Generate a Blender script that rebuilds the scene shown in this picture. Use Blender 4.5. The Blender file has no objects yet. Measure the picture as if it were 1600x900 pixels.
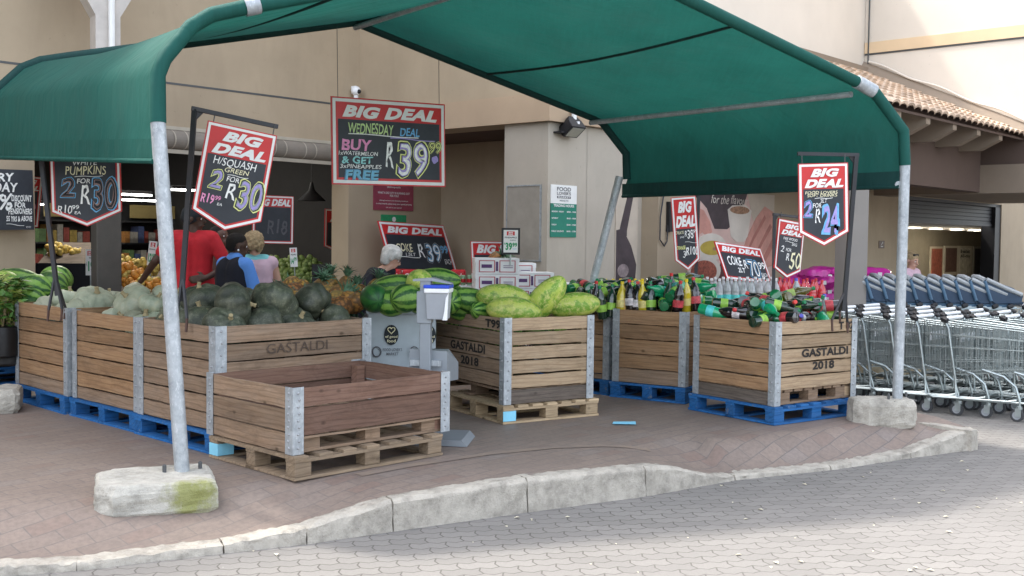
import bpy, math, random
from mathutils import Vector, Matrix
random.seed(7)
R = math.radians; PI = math.pi
sc = bpy.context.scene
COL = sc.collection
# ---------------------------------------------------------------- camera, sky, sun, exposure
F, PITCH, ROLL, CAMH = 1700.0, .045, .012, 1.48
cam = bpy.data.objects.new('camera', bpy.data.cameras.new('camera')); COL.objects.link(cam)
cam.data.sensor_width = 36; cam.data.lens = F/1600*36
cam.data.clip_end = 500; cam.data.clip_start = .05
cam.matrix_world = Matrix.Translation((0, 0, CAMH)) @ Matrix.Rotation(PI/2-PITCH, 4, 'X') @ Matrix.Rotation(ROLL, 4, 'Z')
sc.camera = cam
SUN_AZ, SUN_EL = R(155), R(58)
w = bpy.data.worlds.new('World'); sc.world = w; w.use_nodes = True
nt = w.node_tree; sky = nt.nodes.new('ShaderNodeTexSky'); sky.sky_type = 'NISHITA'; sky.sun_disc = False
sky.sun_elevation = SUN_EL; sky.sun_rotation = PI/2-SUN_AZ; sky.dust_density = 3.0; sky.air_density = 1.0; sky.ozone_density = .6
bg = nt.nodes['Background']; bg.inputs[1].default_value = .15
hs = nt.nodes.new('ShaderNodeHueSaturation'); hs.inputs['Saturation'].default_value = .45   # hazy, whitish sky
nt.links.new(sky.outputs[0], hs.inputs['Color']); nt.links.new(hs.outputs[0], bg.inputs[0])
sl = bpy.data.lights.new('sun', 'SUN'); sl.energy = 1.15; sl.angle = R(4); sl.color = (1, .95, .87)
so = bpy.data.objects.new('sun', sl); COL.objects.link(so)
sdir = Vector((math.cos(SUN_EL)*math.cos(SUN_AZ), math.cos(SUN_EL)*math.sin(SUN_AZ), math.sin(SUN_EL)))
so.rotation_euler = sdir.to_track_quat('Z', 'Y').to_euler()
sc.view_settings.view_transform = 'Standard'; sc.view_settings.look = 'None'
sc.view_settings.exposure = 2.35; sc.view_settings.gamma = 1; sc.view_settings.use_curve_mapping = False

# ---------------------------------------------------------------- pixel helpers (photo 1600x900 -> real points)
def ray(px, py):
    a, b = px-800, py-450
    u = a*math.cos(ROLL)+b*math.sin(ROLL); v = -a*math.sin(ROLL)+b*math.cos(ROLL)
    x, cy, cz = u/F, 1.0, -v/F
    return Vector((x, cy*math.cos(PITCH)+cz*math.sin(PITCH), -cy*math.sin(PITCH)+cz*math.cos(PITCH)))
def at(px, py, Y):
    d = ray(px, py); d = d*(Y/d.y); return Vector((d.x, d.y, d.z+CAMH))
def gr(px, py, z=0.):
    d = ray(px, py); d = d*((z-CAMH)/d.z); return Vector((d.x, d.y, z))
AX = Vector((math.cos(R(48)), math.sin(R(48)), 0)); BX = Vector((-AX.y, AX.x, 0))   # along the shop front / into the shop
def onB(px, py, Yb):      # hit the vertical plane b = Yb ; returns building coords (s, z)
    d = ray(px, py); t = Yb/d.dot(BX); p = d*t; return p.dot(AX), p.z+CAMH
def onA(px, py, Xa):
    d = ray(px, py); t = Xa/d.dot(AX); p = d*t; return p.dot(BX), p.z+CAMH
BM = Matrix.Rotation(R(48), 4, 'Z')     # building frame

# ---------------------------------------------------------------- mesh builder
class MB:
    def __init__(s): s.v = []; s.f = []; s.m = []
    def add(s, V, Fc, M=None, m=0):
        o = len(s.v)
        s.v += [tuple(M @ Vector(p)) if M is not None else tuple(p) for p in V]
        s.f += [tuple(i+o for i in f) for f in Fc]; s.m += [m]*len(Fc); return s
    def box(s, c, d, M=None, m=0, rz=0):
        x, y, z = d[0]/2, d[1]/2, d[2]/2
        V = [Vector((i*x, j*y, k*z)) for i in (-1, 1) for j in (-1, 1) for k in (-1, 1)]
        if rz: V = [Matrix.Rotation(rz, 3, 'Z') @ p for p in V]
        V = [p+Vector(c) for p in V]
        return s.add(V, [(0, 1, 3, 2), (4, 6, 7, 5), (0, 4, 5, 1), (2, 3, 7, 6), (0, 2, 6, 4), (1, 5, 7, 3)], M, m)
    def bx(s, x0, x1, y0, y1, z0, z1, M=None, m=0):
        return s.box(((x0+x1)/2, (y0+y1)/2, (z0+z1)/2), (x1-x0, y1-y0, z1-z0), M, m)
    def tube(s, pts, r, n=8, M=None, m=0, cap=True):
        pts = [Vector(p) for p in pts]; N = len(pts); rr = r if isinstance(r, (list, tuple)) else [r]*N
        V = []; up = None
        for i, p in enumerate(pts):
            t = (pts[min(i+1, N-1)]-pts[max(i-1, 0)]).normalized()
            if up is None: up = t.orthogonal().normalized()
            up = (up-t*up.dot(t)).normalized(); w_ = t.cross(up)
            for k in range(n):
                a = 2*PI*k/n; V.append(p+(up*math.cos(a)+w_*math.sin(a))*rr[i])
        Fc = [(i*n+k, i*n+(k+1) % n, (i+1)*n+(k+1) % n, (i+1)*n+k) for i in range(N-1) for k in range(n)]
        if cap: Fc += [tuple(range(n-1, -1, -1)), tuple(range((N-1)*n, N*n))]
        return s.add(V, Fc, M, m)
    def lathe(s, prof, n=16, M=None, m=0, cap=True):
        V = [(r*math.cos(2*PI*k/n), r*math.sin(2*PI*k/n), z) for r, z in prof for k in range(n)]; N = len(prof)
        Fc = [(i*n+k, i*n+(k+1) % n, (i+1)*n+(k+1) % n, (i+1)*n+k) for i in range(N-1) for k in range(n)]
        if cap: Fc += [tuple(range(n-1, -1, -1)), tuple(range((N-1)*n, N*n))]
        return s.add(V, Fc, M, m)
    def ball(s, c, r, nu=16, nv=10, M=None, m=0, fn=None):
        V = []; c = Vector(c); r = (r, r, r) if not isinstance(r, (tuple, list)) else r
        for j in range(nv+1):
            th = PI*j/nv
            for i in range(nu):
                ph = 2*PI*i/nu; d = Vector((math.sin(th)*math.cos(ph), math.sin(th)*math.sin(ph), math.cos(th)))
                k = fn(th, ph) if fn else 1
                V.append(c+Vector((d.x*r[0]*k, d.y*r[1]*k, d.z*r[2]*k)))
        Fc = [(j*nu+i, (j+1)*nu+i, (j+1)*nu+(i+1) % nu, j*nu+(i+1) % nu) for j in range(nv) for i in range(nu)]
        return s.add(V, Fc, M, m)
    def cap(s, p0, p1, r0, r1, n=10, m=0):       # tapered capsule
        p0, p1 = Vector(p0), Vector(p1); t = (p1-p0); L = t.length; t = t/max(L, 1e-6)
        P = []; rad = []
        for k in range(4): a = PI/2*k/4; P.append(p0-t*r0*math.cos(a)); rad.append(max(r0*math.sin(a), 1e-4))
        P += [p0, p1]; rad += [r0, r1]
        for k in range(1, 5): a = PI/2*k/4; P.append(p1+t*r1*math.sin(a)); rad.append(max(r1*math.cos(a), 1e-4))
        return s.tube(P, rad, n, None, m)
    def prism(s, poly, y0, y1, M=None, m=0):      # polygon in (x,z) pushed along y
        n = len(poly); V = [(x, y0, z) for x, z in poly]+[(x, y1, z) for x, z in poly]
        Fc = [tuple(range(n)), tuple(range(2*n-1, n-1, -1))]+[(i, i+n, (i+1) % n+n, (i+1) % n) for i in range(n)]
        return s.add(V, Fc, M, m)
    def build(s, name, mats, parent=None, smooth=False, bevel=0, M=None, jit=0, bseg=2):
        me = bpy.data.meshes.new(name)
        V = s.v
        if jit: V = [(x+random.uniform(-jit, jit), y+random.uniform(-jit, jit), z+random.uniform(-jit, jit)) for x, y, z in V]
        me.from_pydata(V, [], s.f)
        mats = mats if isinstance(mats, (list, tuple)) else [mats]
        for mm in mats: me.materials.append(mm)
        if len(mats) > 1: me.polygons.foreach_set('material_index', s.m)
        if smooth:
            me.polygons.foreach_set('use_smooth', [True]*len(me.polygons))
        o = bpy.data.objects.new(name, me); COL.objects.link(o)
        if M is not None: o.matrix_world = M
        if parent is not None: o.parent = parent
        if bevel:
            b = o.modifiers.new('bevel', 'BEVEL'); b.width = bevel; b.segments = bseg; b.limit_method = 'ANGLE'; b.angle_limit = R(40)
        if smooth:
            me.set_sharp_from_angle(angle=R(42))
        return o
def one(name, mats, fn, parent=None, **k):
    b = MB(); fn(b); return b.build(name, mats, parent, **k)
def tag(o, label, cat, group=None):
    o['label'] = label; o['category'] = cat
    if group: o['group'] = group
    return o
def struct(o): o['kind'] = 'structure'; return o
def thing(name, label, cat, loc=(0, 0, 0), rz=0, group=None, M=None):
    o = bpy.data.objects.new(name, None); COL.objects.link(o); o.empty_display_size = .1
    if M is not None: o.matrix_world = M
    else: o.location = loc; o.rotation_euler = (0, 0, rz)
    return tag(o, label, cat, group)
def kids(o): return [c for c in bpy.data.objects if c.parent == o]
KC = {}
def dup(root, M, label=None, group=None, mat=None):
    key = root.name
    if key not in KC: KC[key] = [(c, kids(c)) for c in kids(root)]
    r = root.copy(); COL.objects.link(r); r.matrix_world = M
    if label: r['label'] = label
    if group: r['group'] = group
    for c, gs in KC[key]:
        d = c.copy(); COL.objects.link(d); d.parent = r
        for g in gs:
            e = g.copy(); COL.objects.link(e); e.parent = d
    return r
def TR(loc, rx=0, ry=0, rz=0, s=1):
    sv = s if isinstance(s, (tuple, list)) else (s, s, s)
    return Matrix.Translation(loc) @ Matrix.Rotation(rz, 4, 'Z') @ Matrix.Rotation(ry, 4, 'Y') @ Matrix.Rotation(rx, 4, 'X') @ Matrix.Diagonal((sv[0], sv[1], sv[2], 1))

# ---------------------------------------------------------------- materials
def newmat(name):
    m = bpy.data.materials.new(name); m.use_nodes = True
    return m, m.node_tree, m.node_tree.nodes['Principled BSDF']
def N(nt, t, **k):
    n = nt.nodes.new('ShaderNode'+t)
    for a, b in k.items():
        if a.startswith('i_'): n.inputs[int(a[2:])].default_value = b
        else: setattr(n, a, b)
    return n
def c4(c): return (c[0], c[1], c[2], 1)
def ramp(nt, fac, stops):
    r = N(nt, 'ValToRGB'); e = r.color_ramp.elements
    while len(e) < len(stops): e.new(.5)
    for el, (p, c) in zip(e, stops): el.position = p; el.color = c4(c) if not isinstance(c, float) else (c, c, c, 1)
    nt.links.new(fac, r.inputs[0]); return r.outputs[0]
def mixc(nt, fac, a, b, mode='MIX'):
    n = N(nt, 'Mix'); n.data_type = 'RGBA'; n.blend_type = mode
    for sock, v in ((n.inputs[0], fac), (n.inputs[6], a), (n.inputs[7], b)):
        if hasattr(v, 'is_output'): nt.links.new(v, sock)
        elif isinstance(v, (tuple, list)): sock.default_value = c4(v)
        else: sock.default_value = v
    return n.outputs[2]
def coords(nt, scale=(1, 1, 1), rot=0, rnd=True):
    tc = N(nt, 'TexCoord'); mp = N(nt, 'Mapping'); mp.inputs[3].default_value = scale; mp.inputs[2].default_value = (0, 0, rot)
    nt.links.new(tc.outputs['Object'], mp.inputs[0])
    if rnd:
        oi = N(nt, 'ObjectInfo'); mu = N(nt, 'Math', operation='MULTIPLY', i_1=37.); nt.links.new(oi.outputs['Random'], mu.inputs[0])
        cb = N(nt, 'CombineXYZ'); nt.links.new(mu.outputs[0], cb.inputs[0]); nt.links.new(mu.outputs[0], cb.inputs[1]); nt.links.new(mu.outputs[0], cb.inputs[2])
        nt.links.new(cb.outputs[0], mp.inputs[1])
    return mp.outputs[0]
def noise(nt, vec, s, det=4, rough=.6, dist=0):
    n = N(nt, 'TexNoise'); n.inputs['Scale'].default_value = s; n.inputs['Detail'].default_value = det; n.inputs['Roughness'].default_value = rough; n.inputs['Distortion'].default_value = dist
    nt.links.new(vec, n.inputs['Vector']); return n.outputs[0]
def bump(nt, p, h, st=.3, d=.01, prev=None):
    b = N(nt, 'Bump'); b.inputs['Strength'].default_value = st; b.inputs['Distance'].default_value = d
    nt.links.new(h, b.inputs['Height'])
    if prev: nt.links.new(prev, b.inputs['Normal'])
    nt.links.new(b.outputs[0], p.inputs['Normal']); return b.outputs[0]
def islandval(nt, col, lo, hi):
    g = N(nt, 'NewGeometry'); mr = N(nt, 'MapRange'); mr.inputs[3].default_value = lo; mr.inputs[4].default_value = hi
    nt.links.new(g.outputs['Random Per Island'], mr.inputs[0])
    h = N(nt, 'HueSaturation'); nt.links.new(mr.outputs[0], h.inputs['Value']); nt.links.new(col, h.inputs['Color']); return h.outputs[0]
def objval(nt, col, lo, hi, hue=0):
    g = N(nt, 'ObjectInfo'); mr = N(nt, 'MapRange'); mr.inputs[3].default_value = lo; mr.inputs[4].default_value = hi
    nt.links.new(g.outputs['Random'], mr.inputs[0])
    h = N(nt, 'HueSaturation'); nt.links.new(mr.outputs[0], h.inputs['Value']); nt.links.new(col, h.inputs['Color'])
    if hue:
        m2 = N(nt, 'MapRange'); m2.inputs[3].default_value = .5-hue; m2.inputs[4].default_value = .5+hue
        nt.links.new(g.outputs['Random'], m2.inputs[0]); nt.links.new(m2.outputs[0], h.inputs['Hue'])
    return h.outputs[0]
def plain(name, col, rough=.6, metal=0., var=.12, s=5., bmp=0., bs=60., spec=.4, trans=0., dirt=0., dirtc=(.12, .1, .08), obv=0., stretch=(1, 1, 1), coat=0.):
    m, nt, p = newmat(name); v = coords(nt, stretch)
    n1 = noise(nt, v, s, 5, .65)
    c = ramp(nt, n1, [(.3, tuple(x*(1-var) for x in col)), (.7, tuple(min(1, x*(1+var)) for x in col))])
    if dirt:
        n2 = noise(nt, v, s*.35, 6, .7, .6); f = ramp(nt, n2, [(.5, 0.), (.78, float(dirt))]); c = mixc(nt, f, c, dirtc)
    if obv: c = objval(nt, c, 1-obv, 1+obv)
    nt.links.new(c, p.inputs['Base Color']); p.inputs['Roughness'].default_value = rough; p.inputs['Metallic'].default_value = metal
    p.inputs['Specular IOR Level'].default_value = spec; p.inputs['Coat Weight'].default_value = coat
    if trans: p.inputs['Transmission Weight'].default_value = trans
    if bmp: bump(nt, p, noise(nt, v, bs, 4), bmp)
    return m
def wood(name, c1, c2, grey=.3, gc=(.22, .2, .18), rough=.8, iv=(.72, 1.18), wear=None):
    m, nt, p = newmat(name); v = coords(nt, (1.6, 9, 24))
    n1 = noise(nt, v, 2.2, 8, .68, .9)
    c = ramp(nt, n1, [(.25, c1), (.5, tuple((a+b)/2 for a, b in zip(c1, c2))), (.75, c2)])
    v2 = coords(nt, (.6, 1, 2.2)); n2 = noise(nt, v2, 5, 6, .75, .5)
    c = mixc(nt, ramp(nt, n2, [(.42, 0.), (.75, float(grey))]), c, gc)
    wv = N(nt, 'TexWave'); wv.wave_type = 'RINGS'; wv.inputs['Scale'].default_value = 1.3; wv.inputs['Distortion'].default_value = 7; wv.inputs['Detail'].default_value = 3; wv.inputs['Detail Scale'].default_value = 1.2
    v3 = coords(nt, (1.2, 6, 9)); nt.links.new(v3, wv.inputs['Vector'])
    c = mixc(nt, ramp(nt, wv.outputs[1], [(0., .35), (.25, 0.)]), c, tuple(x*.5 for x in c1))
    vo = N(nt, 'TexVoronoi'); vo.inputs['Scale'].default_value = 3.2; v4 = coords(nt, (1, 1, 1.6)); nt.links.new(v4, vo.inputs['Vector'])
    c = mixc(nt, ramp(nt, vo.outputs[0], [(.03, .8), (.09, 0.)]), c, tuple(x*.3 for x in c1))
    if wear: c = mixc(nt, ramp(nt, noise(nt, coords(nt), 9, 6, .8), [(.6, 0.), (.66, .8)]), c, wear)
    c = mixc(nt, ramp(nt, noise(nt, coords(nt, (1, 1, 3)), 2.2, 7, .8, 1.), [(.48, 0.), (.72, .5)]), c, tuple(x*.42 for x in c1))
    c = islandval(nt, c, *iv); c = objval(nt, c, .93, 1.07)
    nt.links.new(c, p.inputs['Base Color']); p.inputs['Roughness'].default_value = rough; p.inputs['Specular IOR Level'].default_value = .25
    bump(nt, p, n1, .5, .004); return m
def emis(name, col, st):
    m, nt, p = newmat(name); p.inputs['Base Color'].default_value = c4(col); p.inputs['Emission Color'].default_value = c4(col); p.inputs['Emission Strength'].default_value = st; return m
def glossy_liquid(name, col, rough=.08, deep=.5):
    m, nt, p = newmat(name); v = coords(nt)
    lw = N(nt, 'LayerWeight'); lw.inputs[0].default_value = .35
    n1 = noise(nt, v, 14, 3)
    c = mixc(nt, ramp(nt, n1, [(.35, 0.), (.7, float(deep))]), col, tuple(x*.45 for x in col))
    nt.links.new(c, p.inputs['Base Color']); p.inputs['Roughness'].default_value = rough; p.inputs['Specular IOR Level'].default_value = .6
    p.inputs['Coat Weight'].default_value = .6; p.inputs['Coat Roughness'].default_value = .05
    bump(nt, p, noise(nt, v, 25, 2), .15, .01)
    return m
M = {}
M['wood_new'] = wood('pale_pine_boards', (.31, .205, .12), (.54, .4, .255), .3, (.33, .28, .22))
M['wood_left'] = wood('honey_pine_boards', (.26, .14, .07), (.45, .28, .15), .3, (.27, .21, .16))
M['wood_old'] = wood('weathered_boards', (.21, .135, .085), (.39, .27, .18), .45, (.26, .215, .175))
M['wood_brown'] = wood('brown_stained_boards', (.15, .08, .056), (.26, .155, .11), .3, (.21, .15, .125))
M['wood_dark'] = wood('grey_wet_boards', (.07, .055, .045), (.2, .16, .13), .6, (.14, .12, .1))
M['wood_pallet'] = wood('raw_pallet_wood', (.34, .24, .14), (.58, .44, .28), .2, (.3, .26, .2))
M['wood_pallet_old'] = wood('aged_pallet_wood', (.2, .14, .09), (.4, .3, .2), .45, (.2, .17, .14))
M['blue'] = wood('blue_painted_pallet_wood', (.008, .085, .27), (.025, .16, .42), .35, (.1, .16, .23), wear=(.22, .22, .2), iv=(.75, 1.15))
def galv():
    m, nt, p = newmat('galvanised_steel'); v = coords(nt)
    vo = N(nt, 'TexVoronoi'); vo.inputs['Scale'].default_value = 45; nt.links.new(v, vo.inputs['Vector'])
    n1 = noise(nt, v, 9, 5, .7)
    c = mixc(nt, .35, ramp(nt, n1, [(.3, (.27, .295, .315)), (.7, (.45, .48, .5))]), ramp(nt, vo.outputs['Color'], [(.1, .3), (.9, .7)]), 'SOFT_LIGHT')
    n2 = noise(nt, coords(nt, (3, 3, 1)), 20, 6, .8); c = mixc(nt, ramp(nt, n2, [(.55, 0.), (.62, .4)]), c, (.75, .77, .78))
    nt.links.new(c, p.inputs['Base Color']); p.inputs['Metallic'].default_value = .35; p.inputs['Roughness'].default_value = .5
    bump(nt, p, n2, .15, .004); return m
M['galv'] = galv()
M['bolt'] = plain('zinc_bolt', (.34, .35, .36), .45, .3)
M['chrome'] = plain('bright_zinc_wire', (.4, .45, .45), .35, .7, var=.2)
M['steel_dark'] = plain('dark_painted_steel', (.035, .037, .042), .5, .2, dirt=.3, dirtc=(.12, .08, .06))
M['steel_mid'] = plain('grey_painted_steel', (.085, .088, .09), .5, .2)
M['black'] = plain('black_plastic', (.014, .014, .016), .5)
M['rubber'] = plain('grey_rubber', (.05, .052, .056), .7)
M['white'] = plain('white_paint', (.78, .78, .76), .45, var=.05)
M['whiteplastic'] = plain('white_plastic', (.8, .81, .82), .3, var=.04)
M['greyplastic'] = plain('grey_plastic', (.33, .35, .38), .4, var=.06)
M['greypole'] = plain('grey_powder_coat', (.25, .275, .3), .4, .2, var=.06)
M['red'] = plain('sign_red', (.56, .028, .03), .35, var=.08, dirt=.12, dirtc=(.3, .04, .04))
M['chalk'] = plain('chalkboard_black', (.028, .033, .042), .5, var=.25, s=3, dirt=.35, dirtc=(.07, .077, .088))
M['ink'] = plain('stencil_ink', (.022, .018, .016), .8, var=.3, s=30)
M['ink_faded'] = plain('faded_stencil_ink', (.085, .06, .045), .85, var=.4, s=30)
CH = {'w': (.85, .85, .82), 'y': (.75, .78, .3), 'b': (.16, .42, .68), 'p': (.36, .3, .62), 'pk': (.75, .3, .5), 't': (.3, .62, .62), 'g': (.5, .65, .3), 'br': (.3, .2, .18), 'cr': (.8, .75, .5), 'dk': (.02, .025, .03), 'gn': (.03, .3, .12), 'rd': (.55, .03, .04), 'gy': (.3, .32, .34), 'dg': (.1,.1,.11)}
for k, v_ in CH.items(): M['c_'+k] = plain('chalk_'+k, v_, .8, var=.18, s=40)
M['sky_blue'] = plain('pale_blue_paper', (.25, .62, .8), .7)
def plaster(name, col, dirt=.25, s=1.2):
    m, nt, p = newmat(name); v = coords(nt, rnd=False)
    n1 = noise(nt, v, s, 6, .6); c = ramp(nt, n1, [(.3, tuple(x*.9 for x in col)), (.7, tuple(min(1, x*1.06) for x in col))])
    n2 = noise(nt, coords(nt, (1.6, 1.6, .45), rnd=False), 1.6, 8, .72, .8); c = mixc(nt, ramp(nt, n2, [(.5, 0.), (.85, float(dirt)*.8)]), c, tuple(x*.6 for x in col))
    n3 = noise(nt, v, 22, 3, .5); c = mixc(nt, ramp(nt, n3, [(.7, 0.), (.76, .22)]), c, tuple(x*.4 for x in col))
    nt.links.new(c, p.inputs['Base Color']); p.inputs['Roughness'].default_value = .85; p.inputs['Specular IOR Level'].default_value = .2
    bump(nt, p, noise(nt, v, 120, 3), .12, .004); return m
M['beige'] = plaster('beige_wall_paint', (.42, .335, .235), .4)
M['beige_lo'] = plaster('beige_wall_paint_lower', (.39, .315, .225), .45)
M['band'] = plaster('ochre_band_paint', (.45, .335, .23), .1)
M['grey_paint'] = plaster('grey_pillar_paint', (.44, .395, .33), .35)
M['cream'] = plaster('cream_wall_paint', (.72, .655, .57), .08, .5)
M['creamband'] = plaster('yellow_band_paint', (.72, .55, .36), .1)
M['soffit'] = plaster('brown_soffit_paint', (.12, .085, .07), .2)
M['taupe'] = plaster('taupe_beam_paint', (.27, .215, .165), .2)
M['dado'] = None
def tiles():
    m, nt, p = newmat('grey_wall_tiles'); v = coords(nt, rnd=False)
    b = N(nt, 'TexBrick'); b.offset = 0; b.inputs['Color1'].default_value = (.1, .088, .09, 1); b.inputs['Color2'].default_value = (.13, .115, .115, 1); b.inputs['Mortar'].default_value = (.3, .28, .26, 1)
    b.inputs['Scale'].default_value = 1; b.inputs['Mortar Size'].default_value = .006; b.inputs['Brick Width'].default_value = .2; b.inputs['Row Height'].default_value = .2
    # wall tiles: use x+y as the horizontal coordinate
    sp = N(nt, 'SeparateXYZ'); nt.links.new(v, sp.inputs[0]); ad = N(nt, 'Math', operation='ADD'); nt.links.new(sp.outputs[0], ad.inputs[0]); nt.links.new(sp.outputs[1], ad.inputs[1])
    cb = N(nt, 'CombineXYZ'); nt.links.new(ad.outputs[0], cb.inputs[0]); nt.links.new(sp.outputs[2], cb.inputs[1]); nt.links.new(cb.outputs[0], b.inputs['Vector'])
    nt.links.new(b.outputs[0], p.inputs['Base Color']); p.inputs['Roughness'].default_value = .35
    bump(nt, p, b.outputs[1], -.3, .004); return m
M['dado'] = tiles()
def concrete(name, col, moss=False, s=7):
    m, nt, p = newmat(name); v = coords(nt)
    n1 = noise(nt, v, s, 9, .72); c = ramp(nt, n1, [(.3, tuple(x*.6 for x in col)), (.5, col), (.72, tuple(min(1, x*1.25) for x in col))])
    n2 = noise(nt, v, s*9, 4, .7); c = mixc(nt, ramp(nt, n2, [(.62, 0.), (.72, .55)]), c, (.13, .12, .1))
    n4 = noise(nt, coords(nt, (1, 1, .5)), 2.5, 6, .8, .5); c = mixc(nt, ramp(nt, n4, [(.5, 0.), (.75, .5)]), c, (.16, .145, .12))
    if moss:
        tc = N(nt, 'TexCoord'); vm = N(nt, 'VectorMath', operation='DISTANCE'); vm.inputs[1].default_value = (.2, -.3, .1); nt.links.new(tc.outputs['Object'], vm.inputs[0])
        ms = N(nt, 'Math', operation='MULTIPLY', i_1=-2.6); nt.links.new(vm.outputs['Value'], ms.inputs[0])
        ad = N(nt, 'Math', operation='ADD'); nt.links.new(ms.outputs[0], ad.inputs[0]); nt.links.new(noise(nt, v, 11, 8, .75), ad.inputs[1])
        f = ramp(nt, ad.outputs[0], [(-.0, 0.), (.32, .85)])
        c = mixc(nt, f, c, (.24, .25, .07))
    nt.links.new(c, p.inputs['Base Color']); p.inputs['Roughness'].default_value = .9; p.inputs['Specular IOR Level'].default_value = .2
    ad2 = N(nt, 'Math', operation='ADD'); nt.links.new(n1, ad2.inputs[0]); nt.links.new(n2, ad2.inputs[1])
    bump(nt, p, ad2.outputs[0], .7, .012); return m
M['kerb'] = concrete('kerb_concrete', (.42, .385, .33), s=9)
M['block'] = concrete('cast_concrete', (.43, .4, .345))
M['block_moss'] = concrete('mossy_cast_concrete', (.45, .43, .38), True)
def pavers():
    m, nt, p = newmat('brown_clay_pavers'); v = coords(nt, rot=-R(48), rnd=False)
    dn = noise(nt, v, 1.5, 2); sc_ = N(nt, 'VectorMath', operation='SCALE'); sc_.inputs['Scale'].default_value = .02
    n_ = N(nt, 'TexNoise'); n_.inputs['Scale'].default_value = 3; nt.links.new(v, n_.inputs['Vector']); nt.links.new(n_.outputs[1], sc_.inputs[0])
    av = N(nt, 'VectorMath', operation='ADD'); nt.links.new(v, av.inputs[0]); nt.links.new(sc_.outputs[0], av.inputs[1])
    b = N(nt, 'TexBrick'); b.inputs['Color1'].default_value = (.25, .192, .158, 1); b.inputs['Color2'].default_value = (.182, .142, .122, 1); b.inputs['Mortar'].default_value = (.075, .062, .055, 1)
    b.inputs['Scale'].default_value = 1; b.inputs['Mortar Size'].default_value = .0042; b.inputs['Mortar Smooth'].default_value = .3; b.inputs['Brick Width'].default_value = .23; b.inputs['Row Height'].default_value = .115; b.inputs['Bias'].default_value = -.2
    nt.links.new(av.outputs[0], b.inputs['Vector'])
    c = b.outputs[0]
    # odd redder / purpler bricks: second brick lookup with a wide tint
    b2 = N(nt, 'TexBrick'); b2.inputs['Color1'].default_value = (0, 0, 0, 1); b2.inputs['Color2'].default_value = (1, 1, 1, 1); b2.inputs['Mortar'].default_value = (0, 0, 0, 1); b2.offset_frequency = 2
    for k_ in ('Scale', 'Mortar Size', 'Brick Width', 'Row Height'): b2.inputs[k_].default_value = b.inputs[k_].default_value
    nt.links.new(av.outputs[0], b2.inputs['Vector'])
    c = mixc(nt, ramp(nt, b2.outputs[0], [(.85, 0.), (.93, .35)]), c, (.25, .145, .11))
    c = mixc(nt, ramp(nt, b2.outputs[0], [(.06, .35), (.14, 0.)]), c, (.2, .19, .19))
    n1 = noise(nt, v, .9, 7, .7); c = mixc(nt, ramp(nt, n1, [(.35, 0.), (.65, .65)]), c, (.235, .186, .154))
    n2 = noise(nt, v, 30, 5, .7); c = mixc(nt, ramp(nt, n2, [(.35, .35), (.6, 0.)]), c, (.1, .08, .072))
    n5 = noise(nt, v, 7, 5, .8); c = mixc(nt, ramp(nt, n5, [(.66, 0.), (.74, .4)]), c, (.32, .28, .25))
    nt.links.new(c, p.inputs['Base Color']); p.inputs['Roughness'].default_value = .62; p.inputs['Specular IOR Level'].default_value = .4
    x = bump(nt, p, b.outputs[1], -.8, .008); bump(nt, p, n2, .25, .004, x); return m
M['pavers'] = pavers()
def zigzag():
    m, nt, p = newmat('grey_interlocking_pavers'); v = coords(nt, rot=-R(12), rnd=False)
    sp = N(nt, 'SeparateXYZ'); nt.links.new(v, sp.inputs[0])
    def tri(sock, period, amp):
        a = N(nt, 'Math', operation='PINGPONG', i_1=period/2); nt.links.new(sock, a.inputs[0])
        b_ = N(nt, 'Math', operation='MULTIPLY', i_1=amp*4/period); nt.links.new(a.outputs[0], b_.inputs[0]); return b_.outputs[0]
    ax = N(nt, 'Math', operation='ADD'); nt.links.new(sp.outputs[0], ax.inputs[0]); nt.links.new(tri(sp.outputs[1], .1, .007), ax.inputs[1])
    ay = N(nt, 'Math', operation='ADD'); nt.links.new(sp.outputs[1], ay.inputs[0]); nt.links.new(tri(sp.outputs[0], .1, .012), ay.inputs[1])
    cb = N(nt, 'CombineXYZ'); nt.links.new(ax.outputs[0], cb.inputs[0]); nt.links.new(ay.outputs[0], cb.inputs[1])
    b = N(nt, 'TexBrick'); b.inputs['Color1'].default_value = (.205, .196, .182, 1); b.inputs['Color2'].default_value = (.165, .158, .147, 1); b.inputs['Mortar'].default_value = (.075, .068, .06, 1)
    b.inputs['Scale'].default_value = 1; b.inputs['Mortar Size'].default_value = .006; b.inputs['Mortar Smooth'].default_value = .5; b.inputs['Brick Width'].default_value = .2; b.inputs['Row Height'].default_value = .1
    nt.links.new(cb.outputs[0], b.inputs['Vector'])
    n1 = noise(nt, v, .8, 6, .7); c = mixc(nt, ramp(nt, n1, [(.4, 0.), (.75, .45)]), b.outputs[0], (.19, .18, .17))
    n2 = noise(nt, v, 60, 5, .75); c = mixc(nt, ramp(nt, n2, [(.3, .45), (.6, 0.)]), c, (.13, .12, .115))
    n3 = noise(nt, v, 17, 4, .8); c = mixc(nt, ramp(nt, n3, [(.72, 0.), (.76, .6)]), c, (.42, .4, .37))
    nt.links.new(c, p.inputs['Base Color']); p.inputs['Roughness'].default_value = .85; p.inputs['Specular IOR Level'].default_value = .3
    x = bump(nt, p, b.outputs[1], -.7, .008); bump(nt, p, n2, .35, .004, x); return m
M['zigzag'] = zigzag()
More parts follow.
